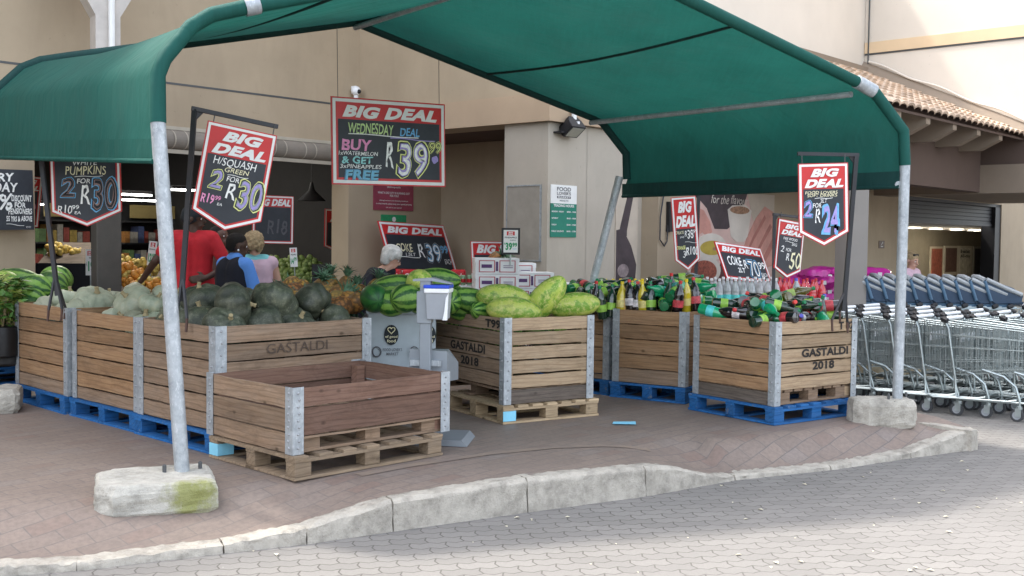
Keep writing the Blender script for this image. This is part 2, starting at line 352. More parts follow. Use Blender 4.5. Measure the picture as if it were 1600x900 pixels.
def cloth(name, col, tr=.35):
    m, nt, p = newmat(name); v = coords(nt, rnd=False)
    n1 = noise(nt, v, 1.6, 5, .6); n2 = noise(nt, coords(nt, (8, .6, .6), rnd=False), 6, 5, .7)
    c = ramp(nt, n1, [(.3, tuple(x*.85 for x in col)), (.7, tuple(x*1.12 for x in col))])
    c = mixc(nt, ramp(nt, n2, [(.42, 0.), (.75, .4)]), c, tuple(x*1.4 for x in col)); c = mixc(nt, ramp(nt, noise(nt, coords(nt, rnd=False), .9, 7, .75), [(.5, 0.), (.75, .22)]), c, (.05, .1, .09))
    nt.links.new(c, p.inputs['Base Color']); p.inputs['Roughness'].default_value = .7; p.inputs['Specular IOR Level'].default_value = .25
    t = N(nt, 'BsdfTranslucent'); nt.links.new(c, t.inputs[0]); mx = N(nt, 'MixShader', i_0=tr)
    nt.links.new(p.outputs[0], mx.inputs[1]); nt.links.new(t.outputs[0], mx.inputs[2]); nt.links.new(mx.outputs[0], nt.nodes['Material Output'].inputs[0])
    x_ = bump(nt, p, noise(nt, v, 90, 2), .12, .003); bump(nt, p, noise(nt, coords(nt, (1.5, 5, 1.5), rot=.7, rnd=False), 1.6, 3, .5, .4), .35, .06, x_); return m
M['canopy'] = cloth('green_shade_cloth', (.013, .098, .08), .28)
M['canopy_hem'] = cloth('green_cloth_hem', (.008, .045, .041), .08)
M['seam'] = plain('dark_green_stitching', (.004, .02, .018), .8)
M['skin_d'] = plain('dark_skin', (.075, .038, .026), .5, var=.1)
M['skin_m'] = plain('brown_skin', (.12, .062, .045), .5, var=.1)
M['skin_l'] = plain('fair_skin', (.52, .3, .22), .5, var=.08)

# ---------------------------------------------------------------- lettering
def letters(parent, s, box, mat, y=-.012, bold=0., shear=0., name='lettering', th=0., wonk=0.):
    def outline(off):
        cu = bpy.data.curves.new('t', 'FONT'); cu.body = s; cu.offset = off; cu.shear = shear; cu.resolution_u = 4; cu.space_character = 1+bold*1.2
        o = bpy.data.objects.new('t', cu); COL.objects.link(o)
        me = bpy.data.meshes.new_from_object(o.evaluated_get(bpy.context.evaluated_depsgraph_get()))
        bpy.data.objects.remove(o); bpy.data.curves.remove(cu)
        xs = [v.co.x for v in me.vertices]; ys = [v.co.y for v in me.vertices]; return me, min(xs), max(xs), min(ys), max(ys)
    ref = outline(0.); me = None
    for off in (bold, bold*1.25+.003, bold*.8+.002, bold*.5, 0.):      # some offsets make stray spikes: take the first clean one
        r_ = outline(off)
        if r_[3] > ref[3]-off-.025 and r_[4] < ref[4]+off+.025 and r_[1] > ref[1]-off-.04 and r_[2] < ref[2]+off+.04+off*len(s)*1.3: break
    me, x0, x1, y0, y1 = r_; bx0, bz0, bx1, bz1 = box
    for v in me.vertices:
        u = (v.co.x-x0)/(x1-x0); q = (v.co.y-y0)/(y1-y0)
        X = bx0+u*(bx1-bx0); Z = bz0+q*(bz1-bz0)
        if wonk: Z += wonk*(math.sin(u*9+len(s))+.6*math.sin(u*27+q*4+bx0*40))*(bz1-bz0); X += wonk*.5*math.sin(q*5+u*13)*(bz1-bz0)
        v.co = (X, y, Z)
    me.materials.clear(); me.materials.append(mat); me.name = name
    ob = bpy.data.objects.new(name, me); COL.objects.link(ob); ob.parent = parent; return ob
# ================================================================ GROUND
ROADZ = -.2
KP = [(-150, 915, .05), (0, 902, .05), (120, 893, .04), (350, 866, .05), (480, 851, .09), (615, 831, .18), (825, 801, .21), (1010, 776, .195), (1150, 751, .035), (1300, 735, .03), (1425, 716, .045), (1500, 706, .15), (1530, 703, .17)]
kp = [(gr(x, y, ROADZ), h) for x, y, h in KP]
kp = [(kp[0][0]+Vector((-8, -2.6, 0)), .05)]+kp
def ksample(n=14):
    out = []
    for i in range(len(kp)-1):
        for k in range(n):
            t = k/n; e = t*t*(3-2*t) if i in (5, 8) else t
            out.append((kp[i][0].lerp(kp[i+1][0], t), kp[i][1]*(1-e)+kp[i+1][1]*e))
    out.append(kp[-1]); return out
KS = ksample(8)
def SW(p): return .7 if p.x < 1.6 else .38
def pave_z(x, y):
    best = min(KS, key=lambda q: abs((x-q[0].x)*.93+(y-q[0].y)*.36))
    d = (x-best[0].x)*-.36+(y-best[0].y)*.93; t = min(1, max(0, (d-.13)/SW(best[0]))); t = t*t*(3-2*t)
    return (ROADZ+best[1])*(1-t)
struct(one('road', M['zigzag'], lambda b: b.add([(-150, -150, ROADZ), (150, -150, ROADZ), (150, 250, ROADZ), (-150, 250, ROADZ)], [(0, 1, 2, 3)])))
def pavement():
    b = MB(); rows = [.1, .2, .3, .4, .5, .6, .7, .83, 1.2, 3, 6, 12, 22]; V = []; n = len(KS)
    for p, h in KS:
        for d in rows:
            q = p+Vector((-.36, .93, 0))*d
            if d < 1.3: q.z = (ROADZ+h)*(1-(lambda t: t*t*(3-2*t))(min(1, max(0, (d-.13)/SW(p)))))-.004
            else: q.z = 0
            V.append(q)
    m = len(rows)
    b.add(V, [(i*m+j, (i+1)*m+j, (i+1)*m+j+1, i*m+j+1) for i in range(n-1) for j in range(m-1)])
    # side wall where the pavement ends above the road
    E_ = [V[(n-1)*m+j] for j in range(m)]
    b.add(E_+[Vector((q.x, q.y, ROADZ-.05)) for q in E_], [(j, j+m, j+1+m, j+1) for j in range(m-1)])
    return struct(b.build('pavement', M['pavers'], smooth=True))
pv = pavement()
from mathutils.bvhtree import BVHTree
PBV = BVHTree.FromPolygons([v.co for v in pv.data.vertices], [tuple(p.vertices) for p in pv.data.polygons])
def pz(x, y):
    h = PBV.ray_cast(Vector((x, y, 3)), Vector((0, 0, -1))); return h[0].z if h[0] else 0.
def kerb():
    b = MB(); cuts = [0, 3, 4, 5, 6, 7, 8, 9, 10, 11, 13]
    for a, z in zip(cuts[:-1], cuts[1:]):
        seg = []
        for i in range(a, z):
            K = 10
            for k in range(K+(i == z-1)):
                t = k/K; e = t*t*(3-2*t) if i == 8 else t
                seg.append((kp[i][0].lerp(kp[i+1][0], t), kp[i][1]*(1-e)+kp[i+1][1]*e))
        V = []; prof = [(0, 0), (.012, .55), (.018, .9), (.035, 1.), (.1, 1.0), (.135, .98), (.14, -.3)]
        L = len(seg)
        for i, (p, h) in enumerate(seg):
            p = p.copy()
            t_ = (seg[min(i+1, L-1)][0]-seg[max(i-1, 0)][0]).normalized(); nrm = Vector((-t_.y, t_.x, 0))
            if i == 0: p += t_*.006
            if i == L-1: p -= t_*.006
            rj = random.uniform(-.004, .004)
            for j, (d, f) in enumerate(prof):
                ch = random.uniform(-.007, .004) if j in (2, 3) else random.uniform(-.003, .003)
                V.append((p.x+nrm.x*(d+ch), p.y+nrm.y*(d+ch), ROADZ+h*f+(ch if j > 0 else -.05)))
        m = len(prof)
        b.add(V, [(i*m+j, i*m+j+1, (i+1)*m+j+1, (i+1)*m+j) for i in range(L-1) for j in range(m-1)]+[tuple(range(m-1, -1, -1)), tuple((L-1)*m+j for j in range(m))])
    # return along the pavement end
    e = kp[-1][0]; d = BX
    for i in range(7):
        p = e+d*(.02+i*1.0); q = p+d*.985; nn = Vector((-AX.x, -AX.y, 0))*.12; h = .17 if i == 0 else .2
        h2 = .2
        b.add([(p.x, p.y, ROADZ), (q.x, q.y, ROADZ), (q.x+nn.x, q.y+nn.y, ROADZ), (p.x+nn.x, p.y+nn.y, ROADZ), (p.x, p.y, ROADZ+h), (q.x, q.y, ROADZ+h2), (q.x+nn.x, q.y+nn.y, ROADZ+h2), (p.x+nn.x, p.y+nn.y, ROADZ+h)],
              [(0, 1, 5, 4), (4, 5, 6, 7), (2, 3, 7, 6), (1, 2, 6, 5), (3, 0, 4, 7)])
    o = b.build('kerb', M['kerb'], smooth=True); u = o.modifiers.new('sub', 'SUBSURF'); u.subdivision_type = 'SIMPLE'; u.levels = u.render_levels = 2
    tx = bpy.data.textures.new('chips', 'CLOUDS'); tx.noise_scale = .045; tx.noise_depth = 4; d = o.modifiers.new('chips', 'DISPLACE'); d.texture = tx; d.strength = .022; d.mid_level = .6
    return struct(o)
kerb()
def line():
    P = [gr(*q) for q in [(560, 741), (640, 727), (760, 709), (860, 699), (940, 696), (1020, 697)]]
    V = []; 
    PP = [P[i].lerp(P[i+1], k/20) for i in range(len(P)-1) for k in range(20)]
    for i, p in enumerate(PP):
        t = (PP[min(i+1, len(PP)-1)]-PP[max(0, i-1)]).normalized(); nn = Vector((-t.y, t.x, 0))*.04
        for s_ in (-1, 1):
            q = p+nn*s_; V.append((q.x, q.y, pz(q.x, q.y)+.004))
    b = MB().add(V, [(2*i, 2*i+2, 2*i+3, 2*i+1) for i in range(len(PP)-1)])
    m, nt, p = newmat('worn_yellow_line'); v = coords(nt, rnd=False)
    nt.links.new(ramp(nt, noise(nt, v, 3, 6, .7), [(.4, (.2, .155, .13)), (.7, (.26, .195, .14))]), p.inputs['Base Color']); p.inputs['Roughness'].default_value = .8
    struct(b.build('painted_line', m))
line()

# ================================================================ SHOP BUILDING (building frame: x along front, y into the shop)
YA, YC, YC2, XB, XR, XW = 11.3, 8.0, 7.78, 9.475, 11.0, 17.69
def wl(px, py, Yb): return onB(px, py, Yb)
xl = onB(55, 400, YA)[0]; xr = onB(544, 400, YA)[0]; xf = onB(566, 400, YA)[0]
zlin = onB(433, 246, YA)[1]; zlt = onB(433, 218, YA)[1]
zb0 = 2.82; zb1 = onA(790, 152, XB)[1]
bld = thing('supermarket_building', 'beige plastered supermarket front with a wide dark entrance and tiled porch', 'building', M=BM)
def bpart(name, mat, fn, **k): return one(name, mat, fn, bld, **k)
bpart('front_wall', M['beige'], lambda b: (b.bx(-14, xl, YA, YA+.35, .75, 10.5), b.bx(xl, XB+2.2, YA, YA+.35, zlin+.06, 10.5), b.bx(xr, XR, YA, YA+.35, .75, zlin+.06)))
bpart('wall_tiles', M['dado'], lambda b: (b.bx(-14, xl, YA-.012, YA+.34, -.1, .75), b.bx(xr, XR, YA-.012, YA+.34, -.1, .75)))
zj = onB(400, 147, YA)[1]
bpart('wall_joint', M['steel_mid'], lambda b: b.bx(-14, XB-.01, YA-.004, YA+.01, zj-.012, zj+.012))
def shut(b):
    n = 10
    for i in range(n):        # rounded roller housing
        a0, a1 = PI*i/n/1.0, PI*(i+1)/n
    r = (zlt-zlin)/2; c = (zlin+zlt)/2
    prof = [(-r*math.sin(PI*i/12)*.75, c+r*math.cos(PI*i/12)) for i in range(13)]
    V = [(x_, YA-.005+p[0], p[1]) for x_ in (xl-.3, XB-.02) for p in prof]
    b.add(V, [(i, i+1, i+14, i+13) for i in range(12)])
    k = xl-.3
    while k < XB-.2:
        for sgn in (0, .16):
            V = [(k+sgn+dx+.03*math.sin(PI*i/12), YA-.014+1.03*p[0], p[1]) for dx in (0, .016) for i, p in enumerate(prof)]
            b.add(V, [(i, i+1, i+14, i+13) for i in range(12)], None, 1)
        k += .46
    b.bx(xl-.3, XB-.02, YA-.03, YA, zlin-.045, zlin, None, 1); b.bx(xl-.3, XB-.02, YA-.03, YA, zlt, zlt+.04, None, 1)
bpart('shutter_housing', [plain('dirty_grey_roller', (.23, .2, .165), .6, dirt=.5), plain('cream_trim', (.45, .4, .32), .6)], shut)
# corner block: upper wall B, ochre band, pillar, recess
bpart('side_wall', M['beige'], lambda b: (b.bx(XB, XB+.4, YC, YA, zb0, 10.5),))
bpart('ochre_band', M['band'], lambda b: (b.bx(XB-.05, XB+.012, YC-.05, YA-.004, zb0, zb1), b.bx(XB+.012, 12.2, YC-.05, YC+.012, zb0, zb1)))
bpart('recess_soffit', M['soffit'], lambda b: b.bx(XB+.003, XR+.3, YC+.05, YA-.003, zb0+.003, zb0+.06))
yp = onA(787, 350, XB+.03)[0]
bpart('corner_pillar', M['grey_paint'], lambda b: b.bx(XB+.03, XB+.75, YC+.03, yp, .8, zb0-.003))
bpart('recess_wall', M['beige_lo'], lambda b: b.bx(XR, XR+.3, YC+.05, YA+.3, .0, zb0))
x1003 = onB(1003, 400, YC)[0]
bpart('shop_wall', M['grey_paint'], lambda b: b.bx(XB+.74, x1003+.3, YC+.03, YC+.3, .8, zb0-.003))
bpart('wall_tiles', M['dado'], lambda b: (b.bx(XB+.018, x1003+.25, YC+.018, YC+.29, -.1, .8), b.bx(XB+.018, XB+.74, YC+.3, yp+.01, -.1, .8)))
xd0 = onB(1400, 400, YC2)[0]; xd1 = onB(1563, 400, YC2)[0]; zd = 2.33
bpart('porch_wall', M['beige_lo'], lambda b: (b.bx(x1003+.02, xd0, YC2, YC2+.4, .72, 3.4), b.bx(xd0, xd1, YC2, YC2+.4, zd, 3.4), b.bx(xd1, xd1+14, YC2, YC2+.4, -.3, 3.4)))
bpart('wall_tiles', M['dado'], lambda b: b.bx(x1003+.01, xd0-.005, YC2-.012, YC2+.3, -.3, .72))
xp0 = onB(1353, 380, YC2-.06)[0]
bpart('wall_pilaster', M['beige'], lambda b: b.bx(xp0, xd0-.02, YC2-.06, YC2+.02, .7, 3.0))
# upper storey over the porch
zroofC = 6.5
bpart('upper_wall', M['cream'], lambda b: b.bx(XB+.4, XW+.3, YC+.0, YC+.4, zb1-.02, zroofC))
bpart('added_shade_block', M['cream'], lambda b: b.bx(XB+.41, 15, YC+.004, YA, zroofC+.12, 8.2))  # unseen block added above the roofline to shade the road
bpart('added_shade_slab', M['taupe'], lambda b: b.bx(XB-.8, 15.4, YC-.85, YA+6, 8.2, 8.35))  # overhanging slab out of view, added to throw shade on the right-hand road
bpart('upper_roof', M['taupe'], lambda b: b.bx(XB+.4, XW+.3, YC-.03, YA+6, zroofC, zroofC+.12))
bpart('wing_wall', M['cream'], lambda b: b.bx(XW, XW+.35, -2, YC-.004, 3.28, 9.5))
bpart('wing_shade_strip', M['soffit'], lambda b: b.bx(XW-.02, XW+.35, -2, YC2-.003, 2.72, 3.28))  # lower wing wall in soffit brown, shade under the eaves put into colour
yb1 = onA(1345, 77, XW)[1]; ybw = .2
za = onA(1343, 68, XW-.02)[1]; zbb = onA(1343, 85, XW-.02)[1]
bpart('yellow_band', M['creamband'], lambda b: b.bx(XW-.02, XW+.01, -2, YC-.01, zbb, za))
bpart('band_dark_strip', M['steel_mid'], lambda b: b.bx(XW-.012, XW+.01, -2, YC-.012, zbb-.03, zbb))  # dark grey strip along the lower edge of the yellow band
bpart('wing_beam', M['taupe'], lambda b: b.bx(XW-.12, XW+.5, -2, YC2-.003, 2.28, 2.72))
def wing_under(b):
    b.bx(XW+.5, XW+6, -2, YC2-.003, 2.34, 2.4)
bpart('wing_soffit', M['taupe'], wing_under)
wire = [onA(1343+dx, py, XW-.03) for dx, py in ((0, -20), (-1, 20), (0, 60), (-2, 90), (1, 112), (6, 118))]
bpart('loose_cable', M['steel_mid'], lambda b: b.tube([(XW-.03, YC-.08 - .0*i, z) for i, (y, z) in enumerate(wire)], .012, 6))
# gutters / downpipe on the ochre corner
bpart('downpipe', M['white'], lambda b: b.tube([(XB+.33, YC-.1, 4.2), (XB+.33, YC-.1, zb0-.05)], .03, 8))
# porch roof: tiles, rafters, soffit beam
XP0 = 12.6; ZE, ZR, YE = 3.11, 4.28, 5.4
def tilemat():
    m, nt, p = newmat('terracotta_tiles'); v = coords(nt, rnd=False)
    c = ramp(nt, noise(nt, v, 3, 6, .7), [(.3, (.46, .33, .235)), (.7, (.62, .48, .36))]); c = islandval(nt, c, .7, 1.25)
    nt.links.new(c, p.inputs['Base Color']); p.inputs['Roughness'].default_value = .85; return m
def porch_tiles(b):
    sl_ = Vector((0, YC-YE, ZR-ZE)); Ls = sl_.length; rows = int(Ls/.3)+1; u = sl_/Ls; nrm = Vector((0, -u.z, u.y))
    cols = int((XW-XP0)/.22)
    for r in range(rows):
        for c in range(cols):
            x = XP0+c*.22; p0 = Vector((0, YE-.05, ZE))+u*(r*.3)+nrm*.045; p1 = p0+u*.33-nrm*.03
            V = []
            for p in (p0, p1):
                for k in range(7):
                    a = PI*k/6; V.append((x+.11-.105*math.cos(a), p.y+nrm.y*.05*math.sin(a), p.z+nrm.z*.05*math.sin(a)))
            V += [(q[0], q[1]+nrm.y*-.03, q[2]-.03) for q in V[:7]]
            b.add(V, [(k, k+1, k+8, k+7) for k in range(6)]+[(k+14, k+15, k+1, k) for k in range(6)])
bpart('roof_tiles', tilemat(), porch_tiles, smooth=False)
def deck(b):
    b.add([(XP0, YE, ZE), (XW, YE, ZE), (XW, YC, ZR), (XP0, YC, ZR), (XP0, YE, ZE-.03), (XW, YE, ZE-.03), (XW, YC, ZR-.03), (XP0, YC, ZR-.03)], [(0, 1, 2, 3), (7, 6, 5, 4), (0, 4, 5, 1)])
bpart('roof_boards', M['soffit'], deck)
bpart('roof_battens', M['white'], lambda b: [b.add([(XP0, YE+.1+k*.17, ZE-.035+.45*(.1+k*.17)), (XW-.01, YE+.1+k*.17, ZE-.035+.45*(.1+k*.17)), (XW-.01, YE+.17+k*.17, ZE-.035+.45*(.17+k*.17)), (XP0, YE+.17+k*.17, ZE-.035+.45*(.17+k*.17))], [(3, 2, 1, 0)]) for k in range(3)])
def rafters(b):
    x = XP0+.4
    while x < XW-.2:
        b.prism([(YE+.02, ZE-.02), (YE+.02, ZE-.1), (YE+.3, ZE-.24), (YE+.75, ZE-.24), (YE+.75, ZE+.24)], x-.07, x+.07, M=Matrix(((0, 1, 0, 0), (1, 0, 0, 0), (0, 0, 1, 0), (0, 0, 0, 1))))
        x += .92
bpart('rafter_ends', M['taupe'], rafters)
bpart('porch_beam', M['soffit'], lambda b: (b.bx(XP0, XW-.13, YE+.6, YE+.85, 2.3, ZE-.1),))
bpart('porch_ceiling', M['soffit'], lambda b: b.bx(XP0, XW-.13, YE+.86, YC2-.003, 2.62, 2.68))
def flash(b):
    V = []
    for y, z in ((YE-.2, ZE-.05), (YC, ZR+.06)):
        V += [(XW-.02, y, z+.02), (XW-.02, y, z+.2), (XW-.16, y, z+.05)]
    b.add(V, [(0, 3, 4, 1), (1, 4, 5, 2), (2, 5, 3, 0)])
    b.tube([(XW-.05, YC-.1-(YC-YE)*t, ZR+.24-(ZR-ZE)*t+.02*math.sin(t*17)) for t in [i/24 for i in range(25)]], .018, 6, None, 1)
    b.bx(XP0, XW-.1, YC-.12, YC-.0, ZR, ZR+.14)
bpart('roof_flashing', [M['taupe'], M['cream']], flash)
# dark shop interior
def interior(b):
    b.add([(xl-3, YA+.3, 0), (XR+3, YA+.3, 0), (XR+3, YA+16, 0), (xl-3, YA+16, 0)], [(0, 1, 2, 3)])
bpart('shop_floor', plain('shop_floor', (.1, .09, .085), .4), lambda b: b.bx(xl-3, XR, YA-.1, YA+12, -.08, .004))
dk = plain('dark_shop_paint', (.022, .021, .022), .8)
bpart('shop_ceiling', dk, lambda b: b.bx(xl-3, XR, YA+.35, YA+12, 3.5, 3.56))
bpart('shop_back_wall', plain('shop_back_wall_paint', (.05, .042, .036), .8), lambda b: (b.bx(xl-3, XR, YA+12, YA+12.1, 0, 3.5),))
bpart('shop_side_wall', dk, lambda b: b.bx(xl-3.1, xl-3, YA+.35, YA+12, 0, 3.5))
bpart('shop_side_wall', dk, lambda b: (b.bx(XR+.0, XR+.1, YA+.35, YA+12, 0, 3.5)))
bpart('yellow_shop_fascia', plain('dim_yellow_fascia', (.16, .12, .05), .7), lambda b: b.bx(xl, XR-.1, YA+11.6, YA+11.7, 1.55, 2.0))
# doorway behind the trolleys
dw = .6
bpart('door_frame', M['black'], lambda b: (b.bx(xd0, xd0+.12, YC2+.02, YC2+.3, -.3, zd), b.bx(xd1-.32, xd1, YC2+.02, YC2+.3, -.3, zd), b.bx(xd0, xd1, YC2+.02, YC2+.3, zd-.06, zd)))
def rshut(b):
    z = zd-.06
    zb_ = onB(1480, 346, YC2+.12)[1]
    b.bx(xd0+.12, xd1-.32, YC2+.131, YC2+.14, zb_, zd)
    while z > zb_:
        b.bx(xd0+.12, xd1-.32, YC2+.1, YC2+.13, z-.07, z-.008); z -= .075
    b.bx(xd0+.12, xd1-.32, YC2+.085, YC2+.14, z-.03, z+.02)
bpart('roller_shutter', plain('charcoal_shutter', (.028, .029, .033), .5, .2), rshut)
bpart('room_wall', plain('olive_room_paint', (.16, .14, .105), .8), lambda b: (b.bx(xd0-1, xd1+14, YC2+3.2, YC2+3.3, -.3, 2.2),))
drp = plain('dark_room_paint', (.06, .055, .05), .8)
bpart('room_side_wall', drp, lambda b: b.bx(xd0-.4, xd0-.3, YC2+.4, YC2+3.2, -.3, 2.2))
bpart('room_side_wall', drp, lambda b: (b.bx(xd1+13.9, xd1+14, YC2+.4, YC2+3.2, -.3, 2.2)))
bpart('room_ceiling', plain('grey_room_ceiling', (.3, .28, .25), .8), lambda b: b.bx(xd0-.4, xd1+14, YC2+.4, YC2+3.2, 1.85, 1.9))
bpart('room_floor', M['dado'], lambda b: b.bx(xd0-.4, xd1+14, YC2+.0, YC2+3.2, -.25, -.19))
lampm = emis('warm_white_lamp', (1, .93, .8), 9)
for i, px in enumerate((1428, 1462, 1495, 1523)):
    s_, z_ = onB(px, 356+i*1.6, YC2+1.9)
    dlp = thing('downlight', 'round lit ceiling light inside the doorway, %s from the left' % ('first', 'second', 'third', 'fourth')[i], 'ceiling light', M=BM @ Matrix.Translation((s_, YC2+1.9, 1.845)), group='round ceiling lights in the doorway')
    one('lamp_disc', lampm, lambda b: b.lathe([(.001, -.018), (.15, -.018), (.15, -.004)], 16), dlp)
    al = bpy.data.lights.new('lamp', 'POINT'); al.energy = 7; al.color = (1, .9, .72); al.shadow_soft_size = .12; ao = bpy.data.objects.new('lamp', al); COL.objects.link(ao); ao.parent = dlp; ao.location = (0, 0, -.1)
    one('trim_ring', M['white'], lambda b: b.lathe([(.15, -.022), (.19, -.02), (.19, .0), (.15, .0)], 16, cap=False), dlp)
posters = [('dark red poster in a pale frame beside the far doorway', 1452, 1471, 385, 440, (.2, .06, .04), (.36, .32, .25)), ('poster of a dark brown dish with black print', 1474, 1494, 384, 440, (.1, .06, .05), (.42, .39, .32)), ('pale notice with two heavy printed heading lines', 1496, 1516, 384, 440, (.45, .43, .36), (.42, .39, .32)), ('black poster with small grey lines of print', 1520, 1535, 385, 440, (.03, .03, .033), (.2, .19, .16))]
for i, (lb, x0, x1, y0, y1, c, fc) in enumerate(posters):
    Yp = YC2+3.19; s0, z1 = onB(x0, y0, Yp); s1, z0 = onB(x1, y1, Yp); ww = s1-s0; hh = z1-z0
    p_ = thing('wall_poster', lb, 'poster', M=BM @ Matrix.Translation((s0, Yp, z0)), group='posters inside the doorway')
    one('frame', plain('poster_frame', fc, .6), lambda b: b.bx(0, ww, -.03, 0, 0, hh), p_)
    one('print', plain('poster_print', c, .6, var=.4, s=9), lambda b: b.bx(ww*.1, ww*.9, -.036, -.03, hh*.28 if i == 1 else hh*.04, hh*.94), p_)
    if i == 1: letters(p_, 'Full House', (ww*.1, hh*.12, ww*.9, hh*.22), M['c_dk'], -.04, .03)
    if i == 2: letters(p_, 'Breakfast', (ww*.14, hh*.8, ww*.8, hh*.9), M['c_dk'], -.04, .03); letters(p_, 'All-day', (ww*.14, hh*.65, ww*.85, hh*.77), M['c_dk'], -.04, .03)
gs0 = onB(1537, 360, YC2+1.2)[0]; gs1 = onB(1550, 360, YC2+1.2)[0]
tag(one('green_curtain', plain('lime_green_fabric', (.1, .2, .02), .8), lambda b: b.add([(gs0+(gs1-gs0)*i/12, YC2+1.2+.04*math.sin(i*1.7), z) for i in range(13) for z in (-.15, 1.72)], [(2*i, 2*i+2, 2*i+3, 2*i+1) for i in range(12)]), M=BM), 'lime green panel hanging at the right side of the far doorway', 'curtain')
# wall fixtures
def wthing(name, lb, cat, px, py, Yb, group=None): s_, z_ = onB(px, py, Yb); return thing(name, lb, cat, M=BM @ Matrix.Translation((s_, Yb, z_)), group=group)
fl = wthing('floodlight', 'black square floodlight angled down from the corner pillar', 'floodlight', 876, 204, YC+.03)
fm = Matrix.Translation((.06, -.14, 0)) @ Matrix.Rotation(R(-38), 4, 'X')
one('housing', M['black'], lambda b: b.prism([(-.12, .07), (-.08, .13), (.08, .13), (.12, .07), (.13, -.03), (-.13, -.03)], -.09, .09, fm), fl, bevel=.006)
one('lamp_glass', plain('lamp_glass', (.35, .35, .3), .1), lambda b: b.bx(-.1, .1, -.07, .07, -.037, -.031, fm), fl)
one('bracket', M['black'], lambda b: b.bx(-.13, .05, -.12, 0, -.04, -.02), fl)
one('sensor', M['whiteplastic'], lambda b: b.bx(.07, .1, -.2, -.17, .05, .1), fl)
ca = wthing('security_camera', 'small white security camera on the upper wall above the large sign', 'camera', 550, 143, YA)
one('dome', M['whiteplastic'], lambda b: b.ball((0, -.08, 0), .065, 16, 12), ca, smooth=True)
one('lens', M['black'], lambda b: b.ball((.005, -.135, -.01), .03, 12, 8), ca, smooth=True)
one('mount', M['whiteplastic'], lambda b: (b.tube([(0, 0, .05), (0, -.08, .05)], .02, 8), b.lathe([(.03, -.11), (.03, -.05)], 10, Matrix.Translation((0, -.08, 0)))), ca)
# framed blank panel on pillar's left face
y0, z1 = onA(794, 292, XB+.03); y1, _ = onA(845, 292, XB+.03); _, z0 = onA(820, 406, XB+.03)
pn = thing('blank_notice_board', 'blank grey-brown board in a metal edge on the pillar side', 'notice board', M=BM @ Matrix.Translation((XB+.03, y0, z0)) @ Matrix.Rotation(R(-90), 4, 'Z'))
pw = y0-y1; ph = z1-z0
one('panel', plain('board_face', (.3, .275, .235), .6), lambda b: b.bx(0, pw, -.012, 0, 0, ph), pn)
one('edge_strip', M['galv'], lambda b: (b.bx(-.012, 0, -.02, 0, 0, ph), b.bx(pw, pw+.015, -.02, 0, 0, ph), b.bx(-.012, pw+.015, -.02, 0, ph, ph+.015), b.bx(-.012, pw+.015, -.02, 0, -.015, 0)), pn)
# shop hours board
s0, z1 = onB(860, 288, YC+.03); s1, z0 = onB(899, 371, YC+.03); hw, hh = s1-s0, z1-z0
hb = thing('trading_hours_board', 'white and green trading hours board on the corner pillar', 'sign', M=BM @ Matrix.Translation((s0, YC+.03, z0)))
one('white_panel', M['white'], lambda b: b.bx(0, hw, -.012, -.0, hh*.645, hh), hb); one('green_panel', plain('sign_green', (.01, .19, .13), .4), lambda b: b.bx(0, hw, -.012, 0, 0, hh*.645), hb)
for s_, bx_ in (('FOOD', (.22, .885, .76, .96)), ("LOVER'S", (.22, .81, .76, .87))):
    letters(hb, s_, (bx_[0]*hw, bx_[1]*hh, bx_[2]*hw, bx_[3]*hh), M['c_dg'], -.015, .02)
one('logo_bar', M['c_dg'], lambda b: b.bx(.23*hw, .76*hw, -.014, -.012, .745*hh, .79*hh), hb)
letters(hb, 'MARKET', (.26*hw, .752*hh, .73*hw, .783*hh), M['white'], -.017, .02)
letters(hb, 'MENLYN', (.33*hw, .685*hh, .66*hw, .72*hh), M['c_gy'], -.015, .02); letters(hb, 'TRADING HOURS:', (.1*hw, .58*hh, .9*hw, .63*hh), M['white'], -.015, .03)
for i, (a_, b_) in enumerate((('MONDAY - FRIDAY', '08:00 - 19:00'), ('SATURDAY', '08:00 - 18:00'), ('SUNDAY', '08:00 - 17:00'), ('PUBLIC HOLIDAYS', '08:00 - 17:00'))):
    zz = .475-i*.125; letters(hb, a_, (.03*hw, zz*hh, (.03+.031*len(a_))*hw, (zz+.03)*hh), M['white'], -.015, .03); letters(hb, b_, (.61*hw, zz*hh, .97*hw, (zz+.03)*hh), M['white'], -.015, .03)
# pink notice and green sign on the wall right of the entrance
def flat_sign(name, lb, x0, x1, y0_, y1_, Yb, m, cat='sign'):
    s0, z1 = onB(x0, y0_, Yb); s1, z0 = onB(x1, y1_, Yb)
    t = thing(name, lb, cat, M=BM @ Matrix.Translation((s0, Yb, z0))); one('panel', m, lambda b: b.bx(0, s1-s0, -.01, 0, 0, z1-z0), t); return t, s1-s0, z1-z0
t, a_, h_ = flat_sign('wall_notice', 'faded maroon notice with white lines of print beside the entrance', 583, 645, 278, 330, YA-.003, plain('faded_maroon', (.33, .065, .1), .5, var=.2))
for s_, b4 in (('#shopsafe', (.33, .7, .67, .77)), ('WHAT A SAD CITY IS RUNNING OUT', (.1, .52, .9, .59)), ('FOR YOU?', (.4, .43, .62, .5)), ('Although we know social distancing reminds you', (.14, .28, .86, .33)), ('to shop smartly, please keep your special grouping', (.06, .17, .95, .23)), ('safe and on your person!', (.3, .06, .7, .11))):
    letters(t, s_, (b4[0]*a_, b4[1]*h_, b4[2]*a_, b4[3]*h_), M['white'], -.013, .02)
t, a_, h_ = flat_sign('exit_sign', 'small dark green sign with white round mark below the maroon notice', 595, 634, 335, 352, YA-.003, M['c_gn'])
one('round_mark', M['white'], lambda b: b.lathe([(.035, 0), (.035, .002)], 16, Matrix.Translation((a_/2, -.012, h_*.55)) @ Matrix.Rotation(R(90), 4, 'X')), t)
